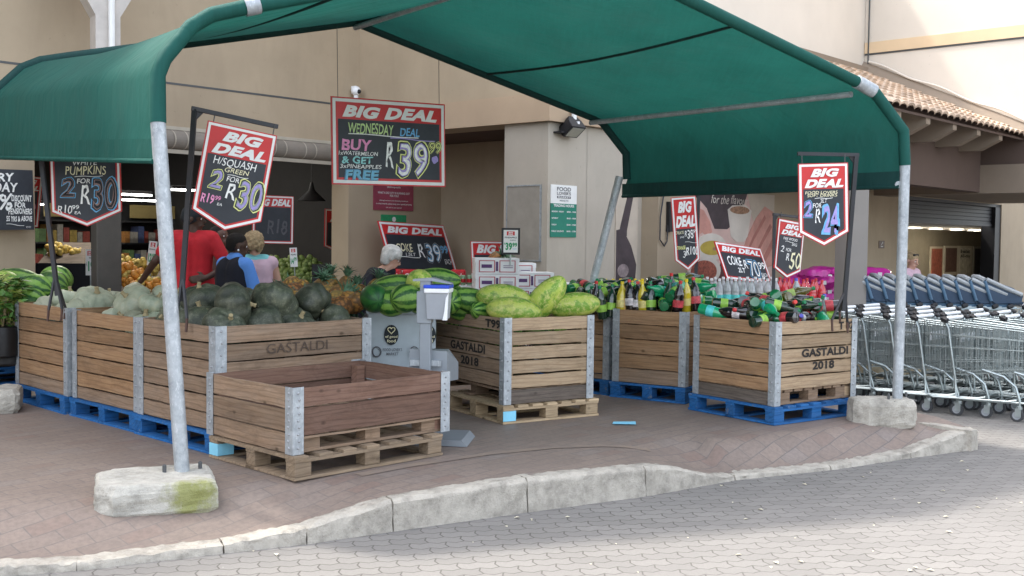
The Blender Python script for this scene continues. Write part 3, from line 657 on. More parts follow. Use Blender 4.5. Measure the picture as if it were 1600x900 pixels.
t, a_, h_ = flat_sign('switch_plate', 'small brown pictogram plate on the pilaster left of the doorway', 1373, 1381, 376, 388, YC2-.062, plain('brown_plate', (.12, .08, .06), .5))
one('pictogram', M['white'], lambda b: (b.bx(.3*a_, .7*a_, -.013, -.011, .2*h_, .26*h_), b.tube([(.35*a_, -.012, .4*h_), (.65*a_, -.012, .85*h_)], .006, 5)), t)
# electrical box with looped cable on the mural wall
t = wthing('cable_box', 'dark narrow box with a looped cable on the wall behind the tall sign', 'box', 1044, 340, YC2)
one('box', M['black'], lambda b: b.bx(-.05, .05, -.06, 0, -.18, .2), t, bevel=.006)
one('cable', M['steel_dark'], lambda b: b.tube([(-.1, -.02, .38), (-.16, -.03, .25), (-.22, -.03, .0), (-.22, -.03, -.28), (-.12, -.03, -.36), (-.06, -.03, -.3), (-.05, -.03, -.1)], .01, 6), t)
# front column with flared head and downpipe; lower column in the entrance
cb_ = at(166, 400, 11.3)
yc_ = thing('porch_column', 'square dark column with a pale flared head and white downpipe', 'column', (cb_.x, cb_.y, 0), R(48)-.25)
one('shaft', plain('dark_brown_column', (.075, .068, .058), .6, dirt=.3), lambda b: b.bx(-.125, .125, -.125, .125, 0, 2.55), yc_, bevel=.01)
zf = at(166, 28, 11.3).z
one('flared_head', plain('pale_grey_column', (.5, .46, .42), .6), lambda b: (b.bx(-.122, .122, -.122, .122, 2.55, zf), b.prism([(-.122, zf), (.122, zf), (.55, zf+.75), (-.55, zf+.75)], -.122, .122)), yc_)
one('downpipe', M['white'], lambda b: b.tube([(.03, -.15, 2.6), (.03, -.15, zf+.75)], .032, 8), yc_)

# ---------------------------------------------------------------- mural of hands and bowls (flat print on the wall)
def mural(lb, x0, x1, y0_, y1_, Yb, base, shapes):
    t, a_, h_ = flat_sign('wall_mural', lb, x0, x1, y0_, y1_, Yb, base, 'mural')
    for i, (nm, poly, m_) in enumerate(shapes):
        one(nm, m_, lambda b: b.prism([(u*a_, (1-v)*h_) for u, v in poly], -.012-.0008*(i+1), -.0101), t)
    return t, a_, h_
def ell(cx, cy, rx, ry, n=24): return [(cx+rx*math.cos(2*PI*k/n), cy+ry*math.sin(2*PI*k/n)) for k in range(n)]
pk = plain('print_pink_skin', (.55, .27, .22), .6, var=.22, s=4); pkl = plain('print_pale_pink', (.6, .42, .37), .6, var=.1, s=3); pch = plain('print_porcelain', (.62, .57, .5), .6, var=.1, s=3)
pdk = plain('print_dark', (.06, .045, .05), .6, var=.3); pyl = plain('print_olive_oil', (.42, .32, .05), .6, var=.2); prd = plain('print_red_spice', (.3, .08, .05), .6, var=.6, s=30); pbr = plain('print_brown_grain', (.3, .17, .1), .6, var=.5, s=30)
pcr = plain('print_cream', (.5, .43, .35), .6, var=.08)
pdp = plain('print_finger_shadow', (.38, .15, .12), .6, var=.2)
t, a_, h_ = mural('large printed mural of hands, white cup and bowls of spice on the porch wall', 1091, 1206, 296, 436, YC2-.004, pkl, [
    ('dark_backdrop', [(0, 0), (.62, 0), (.52, .3), (.36, .42), (.2, .42), (.1, .2), (0, .1)], pdk), ('cream_corner', [(.62, 0), (1, 0), (1, .5), (.7, .3)], pcr),
    ('left_hand', [(0, .2), (.06, .22), (.14, .34), (.17, .45), (.12, .52), (.05, .46), (0, .5)], pk),
    ('cup', [(.36, .2), (.42, .15), (.6, .14), (.68, .2), (.63, .5), (.58, .56), (.48, .56), (.41, .5)], pch), ('cup_filling', ell(.52, .2, .13, .045), pbr),
    ('right_hand', [(.98, .2), (.86, .14), (.74, .28), (.62, .52), (.58, .64), (.68, .66), (.74, .74), (.8, .72), (.9, .86), (1, .84), (1, .24)], pk), ('finger_shadow', [(.86, .24), (.7, .5), (.64, .63), (.66, .64), (.74, .5), (.88, .28)], pdp), ('finger_shadow', [(.94, .34), (.8, .58), (.73, .71), (.76, .72), (.84, .58), (.97, .38)], pdp), ('finger_shadow', [(.99, .5), (.86, .72), (.84, .8), (.89, .78), (1, .6)], pdp),
    ('oil_bowl', ell(.16, .62, .19, .15), pch), ('oil', ell(.17, .63, .15, .08), pyl), ('olive', ell(.2, .64, .025, .02), pbr), ('dark_ground', [(.3, .75), (.5, .68), (.62, 1), (.22, 1)], plain('print_dark_red', (.1, .03, .03), .6)), ('spice_bowl', ell(.08, .88, .2, .16), pch), ('spice', ell(.07, .89, .16, .125), prd)])
letters(t, 'for the flavour', (.14*a_, .86*h_, .62*a_, .96*h_), pch, -.025, 0, .35, wonk=.05)
mural('narrow printed mural of a dark ladle on the wall beside the canopy post', 962, 994, 290, 440, YC+.028, pcr, [
    ('thumb', [(.3, 0), (.85, 0), (.75, .1), (.5, .12), (.3, .07)], pk), ('ladle_handle', [(.52, .08), (.78, .08), (.5, .46), (.5, .52), (.15, .5), (.2, .42)], pdk), ('ladle_bowl', [(.03, .46), (.3, .44), (.7, .62), (.95, .82), (.9, 1), (.03, 1)], pdk), ('reflection', ell(.35, .88, .25, .07), plain('print_grey', (.25, .2, .2), .6, var=.5, s=8))])

# ================================================================ CANOPY
FR = [(247, 192, 6.35), (246, 118, 6.37), (256, 92, 6.4), (298, 42, 6.55), (330, 23, 6.62), (390, 10, 6.72)]
fr = [at(*q) for q in FR]; apexF = at(905, -84, 7.65)
RRp = [at(1345, 131, 8.95), at(1366, 143, 8.98), (at(1412, 205, 9.03)), at(1414, 258, 9.05)]
archF = fr+[fr[-1].lerp(apexF, k/8) for k in range(1, 8)]+[apexF]+[apexF.lerp(RRp[0], k/10) for k in range(1, 10)]+RRp
LV = at(925, 182, 11.36)-at(1350, 133, 8.95)
apexR = at(555, 33, 10.1)
LVb = Vector((LV.x, LV.y, 0))
LL = at(26, 97, 9.3)-at(300, 40, 6.55); LL = Vector((LL.x, LL.y, LL.z))
LA = apexR-apexF
def shift(p, u):      # u 0 at left end, .5 apex, 1 right
    return p+(LL.lerp(LA, u*2) if u < .5 else LA.lerp(LV, u*2-1))
def archu(i):
    n = len(archF); ia = len(fr)+7
    return .5*i/ia if i <= ia else .5+.5*(i-ia)/(n-1-ia)
can = thing('shade_canopy', 'green shade cloth canopy on galvanised pipe arches over the crates', 'canopy', (0, 0, 0))
bl = at(285, 735, 6.35); br = gr(1402, 622, .21); br = at(1402, 622, 9.05)
valL = at(240, 252, 6.33); valR = at(1404, 292, 9.04)
FrontFull = [valL+(valL-bl)*0]+archF+[valR]
ia = len(fr)+7
def us(i):
    if i == 0: return 0.
    if i == len(FrontFull)-1: return 1.
    return archu(i-1)
def fabric(b):
    S = 16; rows = []
    for i, p in enumerate(FrontFull):
        q = shift(p, us(i))
        row = []
        for k in range(S+1):
            t = k/S; r = p.lerp(q, t); sag = .06*math.sin(PI*t)*(1 if 3 < i < len(FrontFull)-3 else .3)
            r = Vector((r.x, r.y, r.z-sag)); row.append(r)
        rows.append(row)
    V = [r for row in rows for r in row]; m = S+1
    b.add(V, [(i*m+k, i*m+k+1, (i+1)*m+k+1, (i+1)*m+k) for i in range(len(rows)-1) for k in range(S)])
fb = one('cloth', M['canopy'], fabric, can, smooth=True)
def hem(b, a_, u):
    if 1:
        q = shift(a_, u); i2 = Vector((0, 0, .13)); off = (Vector((.35, -.3, 0)) if u == 0 else Vector((-.35, .3, 0)))*.01
        P = [a_.lerp(q, k/10) for k in range(11)]
        for s_ in (1, -1):
            V = []
            for p in P: V += [p+off*s_, p+off*s_+i2]
            b.add(V, [(2*k, 2*k+2, 2*k+3, 2*k+1) for k in range(10)])
        b.tube(P, .016, 8)
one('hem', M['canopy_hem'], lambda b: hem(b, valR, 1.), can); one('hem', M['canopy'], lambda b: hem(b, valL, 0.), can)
def seams(b):
    for f, u in ((.45, .75), (-1, .22), (0, .5)):
        if f == .45: p = apexF.lerp(RRp[0], .52)
        elif f == -1: p = fr[-1].lerp(apexF, .3)
        else: p = apexF
        q = shift(p, u); b.tube([p.lerp(q, k/8)+Vector((0, 0, -.014-.06*math.sin(PI*k/8))) for k in range(9)], .011, 6)
one('seam', M['seam'], seams, can)
one('front_sleeve', M['canopy'], lambda b: b.tube([p for p in archF[:-1]]+[RRp[-1]], .0465, 12), can, smooth=True)
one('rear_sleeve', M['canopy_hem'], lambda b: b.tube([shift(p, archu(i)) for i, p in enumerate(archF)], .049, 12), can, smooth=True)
rb = gr(916, 520, 0); rt = at(964, 280, 11.36)
rbl = shift(bl, 0); 
def post(b, p, q, r=.043): b.tube([p, p.lerp(q, .5), q], r, 14)
one('post', M['galv'], lambda b: post(b, bl-Vector((0, 0, .03)), archF[0]+(archF[0]-bl).normalized()*.03), can, smooth=True)
one('post', M['galv'], lambda b: post(b, br-Vector((0, 0, .03)), archF[-1]+Vector((0, 0, .05))), can, smooth=True)
rpt = at(968, 276, 11.2); rpb = at(924, 450, 11.2); dvv = (rpt-rpb).normalized(); rp0 = rpb-dvv*(rpb.z/dvv.z)
one('post', M['galv'], lambda b: post(b, rp0, rpt, .04), can, smooth=True)
lrt = shift(archF[0], 0); lrb = shift(bl, 0); lrb.z = 0; lrb.x -= .22; lrt.x -= .2
one('post', M['galv'], lambda b: post(b, lrb, lrt, .04), can, smooth=True)
for p, u, nm in ((at(1347, 134, 8.95), 1., 'eaves_pipe'), (fr[3]+Vector((.0, .12, -.02)), 0., 'eaves_pipe'), (apexF, .5, 'ridge_pipe')):
    q = shift(p, u); one(nm, M['galv'], lambda b: b.tube([p.lerp(q, .03 if u else .2)+Vector((0, 0, -.06 if u else -.12)), q+Vector((0, 0, -.06))], .026, 8), can, smooth=True)
one('pipe_collar', M['galv'], lambda b: b.tube([RRp[0]+(apexF-RRp[0]).normalized()*.05, RRp[0], RRp[1]], .056, 12), can, smooth=True); one('pipe_collar', M['galv'], lambda b: b.tube([fr[-1]-(fr[-1]-fr[-2]).normalized()*.03, fr[-1]+(apexF-fr[-1]).normalized()*.06], .056, 12), can, smooth=True)
jv = at(1393, 287, 9.3)
one('hem_pipe_end', M['galv'], lambda b: (b.tube([valR+Vector((0, 0, .02)), jv], .028, 10)), can, smooth=True)
for p in (bl, br): one('base_plate', M['steel_mid'], lambda b: (b.box((p.x, p.y, p.z-.012), (.24, .2, .012), rz=.4), [b.lathe([(.012, 0), (.012, .05), (.006, .055)], 8, Matrix.Translation((p.x+dx, p.y+dy, p.z-.01))) for dx, dy in ((-.09, -.05), (.09, .05))]), can)
# concrete feet
def block(b, L, W, H):
    n = 10; V = []
    for z in (0, .03, H-.05, H-.012, H):
        ins = .02 if z in (0,) else (.012 if z == H-.012 else (.03 if z == H else 0))
        for x, y in [(-L/2, -W/2+.09), (-L/2+.1, -W/2), (L/2-.04, -W/2), (L/2, -W/2+.04), (L/2, W/2-.04), (L/2-.04, W/2), (-L/2+.1, W/2), (-L/2, W/2-.09)]:
            sx = 1-ins*2/L; sy = 1-ins*2/W; V.append((x*sx+random.uniform(-.005, .005), y*sy+random.uniform(-.005, .005), z))
    m = 8
    b.add(V, [(j*m+k, j*m+(k+1) % m, (j+1)*m+(k+1) % m, (j+1)*m+k) for j in range(4) for k in range(m)]+[tuple(range(4*m, 5*m)), tuple(range(m-1, -1, -1))])
def cblock(mat, c, L, W, H, rz, label):
    o = one('concrete_block', mat, lambda b: block(b, L, W, H)); o.location = c; o.rotation_euler = (0, 0, rz)
    s_ = o.modifiers.new('sub', 'SUBSURF'); s_.subdivision_type = 'SIMPLE'; s_.levels = 3; s_.render_levels = 3
    tx = bpy.data.textures.new('rough', 'CLOUDS'); tx.noise_scale = .05; tx.noise_depth = 3
    d = o.modifiers.new('rough', 'DISPLACE'); d.texture = tx; d.strength = .022; d.mid_level = .5
    tag(o, label, 'concrete block', 'concrete feet of the canopy'); return o
zq = pave_z(bl.x-.1, bl.y-.3)-.045
cblock(M['block_moss'], (bl.x-.12, bl.y-.12, zq), .66, .54, bl.z-zq, R(20), 'weathered concrete block with yellow-green moss under the left canopy post')
zq = pave_z(br.x-.1, br.y-.1)-.03
cblock(M['block'], (br.x-.14, br.y, zq), .52, .32, br.z-zq, R(4), 'clean grey concrete block under the right canopy post, beside the trolleys')
cl_ = gr(-12, 645, 0); cblock(M['block'], (cl_.x, cl_.y+.1, 0), .36, .4, .2, R(20), 'concrete block cut off at the left edge beside the plant pots')

# ================================================================ PALLETS AND BULK BINS
def make_pallet(label, W, D, mat, matb=None, H=.145, group='pallets under the crates', patch=None):
    t = thing('pallet', label, 'pallet', group=group); matb = matb or mat
    def deck(b):
        n = 7
        for i in range(n):
            x = (W-.1)*i/(n-1); b.bx(x, x+.1, 0, D, H-.02, H)
    one('top_deck', mat, deck, t)
    one('stringers', mat, lambda b: [b.bx(.003, W-.003, y, y+.1, H-.04, H-.021) for y in (0.003, D/2-.05, D-.103)], t)
    for x in (.006, W/2-.06, W-.126):
        for y in (.006, D/2-.05, D-.106):
            one('block', matb, lambda b: b.bx(x, x+.12, y, y+.1, .019, H-.041), t, bevel=.004)
    one('bottom_boards', mat, lambda b: [b.bx(.0, W, y, y+.1, .0, .018) for y in (0., D/2-.05, D-.1)]+[b.bx(x, x+.1, .1, D-.1, .001, .0175) for x in (0, W-.1)], t)
    if patch: one('paint_patch', M[patch], lambda b: b.bx(.0, .12, -.002, .004, .022, H-.043), t)
    return t
def make_bin(label, w2, w1, H, z0, mat, right, left, group, darkmat=None, brk=.065, base=True, inside=None):
    t = thing('bulk_crate', label, 'crate', group=group); darkmat = darkmat or mat
    th = .022
    def panel(length, boards, tr, nm='side_panel'):
        def fn(b):
            for k, (a, z, dm) in enumerate(boards):
                n = 10; j = random.uniform(-.004, .004); yo = random.uniform(0, .004)
                top = [(length*i/n, z+random.uniform(-.0025, .0025)+j*0) for i in range(n+1)]; bot = [(length*i/n, a+random.uniform(-.0025, .0025)) for i in range(n+1)]
                b.prism(bot+top[::-1], yo, th+yo, None, 1 if dm else 0)
        return one(nm, [mat, darkmat], fn, t, M=tr)
    e = .004
    panel(w2-2*e, right, Matrix.Translation((e, 0, 0)))
    panel(w1-2*e, left, Matrix.Translation((0, w1-e, 0)) @ Matrix.Rotation(-PI/2, 4, 'Z'))
    panel(w2-2*e, right, Matrix.Translation((w2-e, w1, 0)) @ Matrix.Rotation(PI, 4, 'Z'))
    panel(w1-2*e, left, Matrix.Translation((w2, e, 0)) @ Matrix.Rotation(PI/2, 4, 'Z'))
    for cx, cy, sx, sy in ((0, 0, 1, 1), (w2, 0, -1, 1), (0, w1, 1, -1), (w2, w1, -1, -1)):
        def br_(b):
            o = .006
            b.bx(min(cx-sx*o, cx+sx*brk), max(cx-sx*o, cx+sx*brk), min(cy-sy*o, cy-sy*(o-.0035)), max(cy-sy*o, cy-sy*(o-.0035)), z0, H+.006)
            b.bx(min(cx-sx*o, cx-sx*(o-.0035)), max(cx-sx*o, cx-sx*(o-.0035)), min(cy-sy*(o-.004), cy+sy*brk), max(cy-sy*(o-.004), cy+sy*brk), z0, H+.006)
            b.bx(min(cx+sx*.03, cx+sx*.1), max(cx+sx*.03, cx+sx*.1), min(cy+sy*.03, cy+sy*.1), max(cy+sy*.03, cy+sy*.1), z0+.01, H-.03, None, 2)
            n = 9
            for k in range(n):
                z = z0+.04+(H-z0-.07)*k/(n-1)
                b.ball((cx+sx*(brk*.45+.008*(k % 2)), cy-sy*o, z), .009, 8, 6, None, 1); b.ball((cx-sx*o, cy+sy*(brk*.45+.008*(k % 2)), z), .009, 8, 6, None, 1)
        one('corner_bracket', [M['galv'], M['bolt'], mat], br_, t)
    def floor(b):
        n = 8
        for i in range(n): b.bx(.03+(w2-.16)*i/(n-1), .03+(w2-.16)*i/(n-1)+.1, .03, w1-.03, z0+.1, z0+.12)
        if base:
            for x in (.1, w2/2-.06, w2-.22):
                for y in (.03, w1/2-.05, w1-.13): b.bx(x, x+.12, y, y+.1, z0+.02, z0+.098)
            for y in (.028, w1/2-.05, w1-.128): b.bx(.03, w2-.03, y, y+.1, z0+.002, z0+.019)
    one('floor_boards', M['wood_old'], floor, t)
    return t
def boards(H, n, bh, gap=.009, last=None):
    out = []; z = H
    for i in range(n): out.append((z-bh, z, False)); z -= bh+gap
    if last is not None: out.append((last, z, True))
    return out
def place(t, x, y, rz, z=0): t.location = (x, y, z); t.rotation_euler = (0, 0, rz)
def lift(t, dz):
    pass
rowL = 'slatted crates in the left row'; rowR = 'slatted crates of soft drinks on the right'
# --- fitted positions: corner, yaw
T82 = (2.137, 8.766, R(125.45)-PI/2, 1.029, .918, .818); T99 = (-.054, 8.672, R(122.36)-PI/2, .879, 1.3, .843)
FG = (-1.321, 6.566, R(135.6)-PI/2, 1.275, .999, .556); GA = (-1.99, 7.302, R(136)-PI/2, 1.319, 1.10, .862)
def lt(t, c, off=(0, 0)):
    x, y, rz = c[0], c[1], c[2]; place(t, x+math.cos(rz)*off[0]-math.sin(rz)*off[1], y+math.sin(rz)*off[0]+math.cos(rz)*off[1], rz)
def bin_text(t, s, face, box, w1, mat='ink', bold=.04, y=-.003, **k):
    o = letters(t, s, box, M[mat], y, bold, **k)
    if face == 'left': o.matrix_parent_inverse = Matrix(); o.location = (0, w1, 0); o.rotation_euler = (0, 0, -PI/2)
    return o
Z0 = .148
# T82
b = make_bin('pale slatted crate of jumbled bottles nearest the trolleys, front face with black stencil lettering', T82[3], T82[4], .83, Z0, M['wood_new'], boards(.83, 5, .1, .014), boards(.83, 5, .102, .013, Z0), rowR, M['wood_dark']); lt(b, T82); binT82 = b
for ch in kids(b):
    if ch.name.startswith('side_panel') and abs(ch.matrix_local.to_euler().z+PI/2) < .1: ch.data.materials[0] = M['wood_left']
bin_text(b, 'T 82', 'right', (.79, .745, .99, .812), 0); bin_text(b, 'GASTALDI', 'right', (.32, .53, .92, .6), 0, bold=.04); bin_text(b, '2018', 'right', (.46, .42, .74, .49), 0, bold=.04)
p = make_pallet('blue painted pallet under the crate of jumbled bottles nearest the trolleys', 1.06, .98, M['blue']); lt(p, T82, (-.03, -.03)); palBlue = p
# T99
b = make_bin('pale slatted crate heaped with long watermelons, standing alone in the middle', T99[3], T99[4], .843, Z0, M['wood_new'], boards(.843, 5, .1, .016, Z0+.004), boards(.843, 5, .102, .013), 'slatted crates around the tiled forecourt', M['wood_dark']); lt(b, T99)
for ch in kids(b):
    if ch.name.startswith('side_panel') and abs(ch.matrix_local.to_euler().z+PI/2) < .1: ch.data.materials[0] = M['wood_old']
bin_text(b, 'T99', 'left', (1.0, .755, 1.24, .825), T99[4]); bin_text(b, 'GASTALDI', 'left', (.42, .53, 1.0, .605), T99[4], bold=.04); bin_text(b, '2018', 'left', (.6, .415, .9, .488), T99[4], bold=.04)
p = make_pallet('raw yellow timber pallet under the watermelon crate with a pale blue painted block', .95, .98, M['wood_pallet'], patch='sky_blue'); lt(p, T99, (-.03, -.04))
# FG
H = FG[5]
b = make_bin('low brown empty crate with only three boards a side at the front', FG[3], FG[4], H, Z0, M['wood_brown'], [(.44, H-.004, False), (.262, .428, False), (.238, .252, True)], [(H-.125, H-.004, False), (H-.27, H-.138, False), (Z0+.005, H-.283, True)], 'slatted crates around the tiled forecourt', M['wood_old'], brk=.075)
lt(b, FG)
for ch in kids(b):
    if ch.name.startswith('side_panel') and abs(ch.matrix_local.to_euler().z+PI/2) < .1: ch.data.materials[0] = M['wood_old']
p = make_pallet('rough unpainted old pallet under the low empty crate in front', 1.2, 1.0, M['wood_pallet_old'], patch=None); lt(p, FG, (-.02, -.05))
o = one('paint_patch', M['sky_blue'], lambda b: b.bx(-.002, .12, .885, .992, .022, .1), p)
# left row
left_names = ['slatted crate of dark green squash with one stencilled name, nearest end of the left row', 'slatted crate of pale pumpkins in the middle of the left row', 'slatted crate of pale pumpkins at the far left end of the row']
for i in range(3):
    c = (GA[0]+i*1.125*math.cos(GA[2]+PI/2)+(.0, .02, -.02)[i], GA[1]+i*1.125*math.sin(GA[2]+PI/2), GA[2]+(0, R(.6), R(-.8))[i])
    H = (.862, .858, .868)[i]
    b = make_bin(left_names[i], GA[3], 1.085, H, Z0, M['wood_left'] if i else M['wood_old'], boards(H, 5, .112, .012), boards(H, 6, .107, .0125) if i == 0 else boards(H, 5, .11, .013, Z0+.003), rowL, M['wood_dark'] if i == 0 else M['wood_old'], brk=.07 if i else .08); lt(b, c)
    p = make_pallet('blue painted pallet under the ' + ('dark squash crate' if i == 0 else ('middle pale pumpkin crate' if i == 1 else 'far left pale pumpkin crate')), 1.32, 1.1, M['blue']); lt(p, c, (-.03, .0))
    if i == 0: bin_text(b, 'GASTALDI', 'right', (.4, .655, .92, .725), 0, 'ink_faded', 0.)
# right row continued
R2 = at(962, 487, 10.42); cR2 = (1.585, 9.86, R(147)-PI/2, 1.0, .73, .83)
b = make_bin('honey coloured slatted crate of upright and lying bottles in the middle of the right row', 1.0, .74, .83, Z0, M['wood_left'], boards(.83, 4, .128, .01, Z0+.003), boards(.83, 4, .128, .01, Z0+.003), rowR, M['wood_old']); lt(b, cR2)
p = make_pallet('blue painted pallet under the middle crate of bottles', 1.0, .78, M['blue']); lt(p, cR2, (-.03, -.02))
cR3 = (.93, 10.34, R(140)-PI/2, 1.0, .9, .82)
b = make_bin('slatted crate of bottles mostly hidden behind the watermelon crate', 1.0, .9, .82, Z0, M['wood_left'], boards(.82, 5, .115, .01, Z0+.003), boards(.82, 5, .115, .01, Z0+.003), rowR, M['wood_old']); lt(b, cR3)
p = make_pallet('blue painted pallet mostly hidden behind the watermelon crate', 1.0, .92, M['blue']); lt(p, cR3, (-.03, -.02))
# far left blue pallet with pots
fl_ = gr(-40, 612, 0)
pl = make_pallet('blue painted pallet under the potted plants at the left edge', 1.2, 1.0, M['blue']); place(pl, -5.45, 10.05, GA[2])
pl2 = make_pallet('blue painted pallet at the left edge, lying on another blue pallet', 1.2, 1.0, M['blue']); place(pl2, -5.45, 10.05, GA[2]+.02, .147)

# ================================================================ FRUIT
def mel_mat(name, d, l, bands=7, mott=None):
    m, nt, p = newmat(name); v = coords(nt, rnd=False)
    sp = N(nt, 'SeparateXYZ'); nt.links.new(v, sp.inputs[0]); at_ = N(nt, 'Math', operation='ARCTAN2'); nt.links.new(sp.outputs[1], at_.inputs[0]); nt.links.new(sp.outputs[2], at_.inputs[1])
    mu = N(nt, 'Math', operation='MULTIPLY', i_1=float(bands)); nt.links.new(at_.outputs[0], mu.inputs[0])
    n_ = noise(nt, coords(nt, (1, 1, 1)), 9, 5, .7); ns = N(nt, 'Math', operation='MULTIPLY', i_1=6. if not mott else 13.); nt.links.new(n_, ns.inputs[0])
    ad = N(nt, 'Math', operation='ADD'); nt.links.new(mu.outputs[0], ad.inputs[0]); nt.links.new(ns.outputs[0], ad.inputs[1]); si = N(nt, 'Math', operation='SINE'); nt.links.new(ad.outputs[0], si.inputs[0])
    hf = N(nt, 'MapRange', i_1=-1.); nt.links.new(si.outputs[0], hf.inputs[0])
    c = ramp(nt, hf.outputs[0], [(.3, d), (.5, tuple((a+b_)/2 for a, b_ in zip(d, l))), (.68, l)])
    n2 = noise(nt, coords(nt), 24, 4, .7); c = mixc(nt, ramp(nt, noise(nt, coords(nt), 30, 5, .8), [(.5, 0.), (.6, .8 if mott else .25)]), c, (.5, .5, .17) if mott else (.02, .06, .015)); c = mixc(nt, ramp(nt, noise(nt, coords(nt, (.6, 1, 1)), 16, 5, .8), [(.55, 0.), (.63, .8 if mott else .3)]), c, (.09, .17, .025)); c = mixc(nt, ramp(nt, n2, [(.5, 0.), (.7, .45)]), c, l if not mott else mott)
    n3 = noise(nt, coords(nt), 2.2, 2); c = mixc(nt, ramp(nt, n3, [(.6, 0.), (.72, .5)]), c, (.5, .47, .12) if mott else (.3, .36, .1))
    c = objval(nt, c, .8, 1.2)
    nt.links.new(c, p.inputs['Base Color']); p.inputs['Roughness'].default_value = .42; p.inputs['Specular IOR Level'].default_value = .35; bump(nt, p, n2, .08, .004); return m
M['mel_dark'] = mel_mat('striped_melon_rind', (.012, .07, .012), (.16, .3, .05), 8)
M['mel_light'] = mel_mat('mottled_melon_rind', (.15, .29, .03), (.36, .44, .07), 5, (.52, .53, .16))
M['mel_solid'] = mel_mat('dark_melon_rind', (.008, .055, .014), (.02, .1, .02), 6)
M['stem'] = plain('dry_stem', (.3, .24, .13), .8); M['stem_y'] = plain('yellow_stem', (.55, .36, .06), .7, var=.3, s=30)
def pumpmat():
    m, nt, p = newmat('pale_pumpkin_rind'); v = coords(nt)
    c = ramp(nt, noise(nt, v, 4, 6, .65), [(.3, (.22, .245, .17)), (.55, (.35, .37, .265)), (.75, (.47, .47, .35))]); c = mixc(nt, ramp(nt, noise(nt, v, 40, 3, .6), [(.62, 0.), (.7, .35)]), c, (.45, .43, .34))
    c = mixc(nt, ramp(nt, noise(nt, v, 5, 5, .7), [(.55, 0.), (.7, .6)]), c, (.42, .36, .23)); c = mixc(nt, ramp(nt, noise(nt, v, 11, 5, .8), [(.58, 0.), (.68, .55)]), c, (.16, .18, .12))
    c = objval(nt, c, .72, 1.18, .025); nt.links.new(c, p.inputs['Base Color']); p.inputs['Roughness'].default_value = .5; bump(nt, p, noise(nt, v, 30, 4), .15, .005); return m
M['pump'] = pumpmat()
def squashmat():
    m, nt, p = newmat('warty_squash_rind'); v = coords(nt)
    vo = N(nt, 'TexVoronoi'); vo.inputs['Scale'].default_value = 55; nt.links.new(v, vo.inputs['Vector'])
    c = ramp(nt, noise(nt, v, 5, 5, .7), [(.3, (.024, .03, .018)), (.55, (.052, .06, .036)), (.75, (.13, .135, .085))]); c = mixc(nt, ramp(nt, vo.outputs[0], [(.0, .6), (.3, 0.)]), c, (.15, .16, .11)); c = mixc(nt, ramp(nt, noise(nt, v, 17, 5, .8), [(.5, 0.), (.64, .75)]), c, (.15, .155, .105)); c = mixc(nt, ramp(nt, noise(nt, v, 9, 4, .7), [(.35, .7), (.5, 0.)]), c, (.012, .018, .012))
    c = mixc(nt, ramp(nt, noise(nt, v, 6, 6, .75), [(.68, 0.), (.73, .8)]), c, (.4, .36, .2)); c = objval(nt, c, .75, 1.3)
    nt.links.new(c, p.inputs['Base Color']); p.inputs['Roughness'].default_value = .55; bump(nt, p, vo.outputs[0], -1., .03); return m
M['squash'] = squashmat()
def pinemat():
    m, nt, p = newmat('pineapple_skin'); v = coords(nt)
    vo = N(nt, 'TexVoronoi'); vo.inputs['Scale'].default_value = 38; nt.links.new(v, vo.inputs['Vector'])
    c = ramp(nt, vo.outputs[0], [(.05, (.42, .2, .05)), (.35, (.4, .17, .035)), (.6, (.13, .06, .02))]); c = mixc(nt, ramp(nt, noise(nt, v, 5, 3), [(.45, 0.), (.65, .6)]), c, (.2, .14, .05)); c = objval(nt, c, .75, 1.25, .015)
    nt.links.new(c, p.inputs['Base Color']); p.inputs['Roughness'].default_value = .6; bump(nt, p, vo.outputs[0], -1., .02); return m
M['pine'] = pinemat(); M['pineleaf'] = plain('pineapple_leaf', (.08, .16, .09), .5, var=.4, s=20)
def bumpy(seed, amp, f=5):
    rs = random.Random(seed); K = [(rs.uniform(0, 6.3), rs.randint(1, f), rs.randint(1, f), rs.uniform(.3, 1)) for _ in range(6)]
    return lambda th, ph: 1+amp*sum(a*math.sin(k1*th*1.3+p_)*math.cos(k2*ph+p_*2)*math.sin(th) for p_, k1, k2, a in K)/2
def proto_fruit(kind, variants):
    out = []
    for s_ in range(variants):
        if kind == 'melon_long':
            body = lambda b: b.ball((0, 0, 0), (.118, .118, .24), 24, 18, Matrix.Rotation(PI/2, 4, 'Y'), fn=bumpy(s_, .03, 3))
        elif kind == 'melon_round':
            body = lambda b: b.ball((0, 0, 0), (.135, .135, .155), 24, 16, Matrix.Rotation(PI/2, 4, 'Y'), fn=bumpy(s_+20, .02, 3))
        elif kind == 'pumpkin':
            rs = s_*1.7; g = bumpy(s_+3, .06, 3)
            body = lambda b: b.ball((0, 0, 0), (.155, .155, .1), 40, 18, fn=lambda th, ph: g(th, ph)*(1+.055*(abs(math.cos(5*ph+rs))-.5)*2*math.sin(th))*(1-.24*max(0, math.cos(th))**9))
        elif kind == 'squash':
            g = bumpy(s_+11, .1, 3); rs = s_
            body = lambda b: b.ball((0, 0, 0), (.165, .165, .135), 40, 26, fn=lambda th, ph: g(th, ph)*(1+.05*math.cos(8*ph+rs)*math.sin(th)+.022*math.sin(th)*math.sin(17*ph+3*math.sin(9*th))*math.sin(21*th+2*math.sin(7*ph)))*(1-.15*max(0, math.cos(th))**9))
        elif kind == 'pineapple':
            body = lambda b: b.ball((0, 0, 0), (.075, .075, .105), 18, 14, fn=lambda th, ph: (1+.05*math.sin(ph*9+th*9)*math.sin(ph*9-th*9)*math.sin(th)))
        out.append(body)
    return out
SPEC = {}
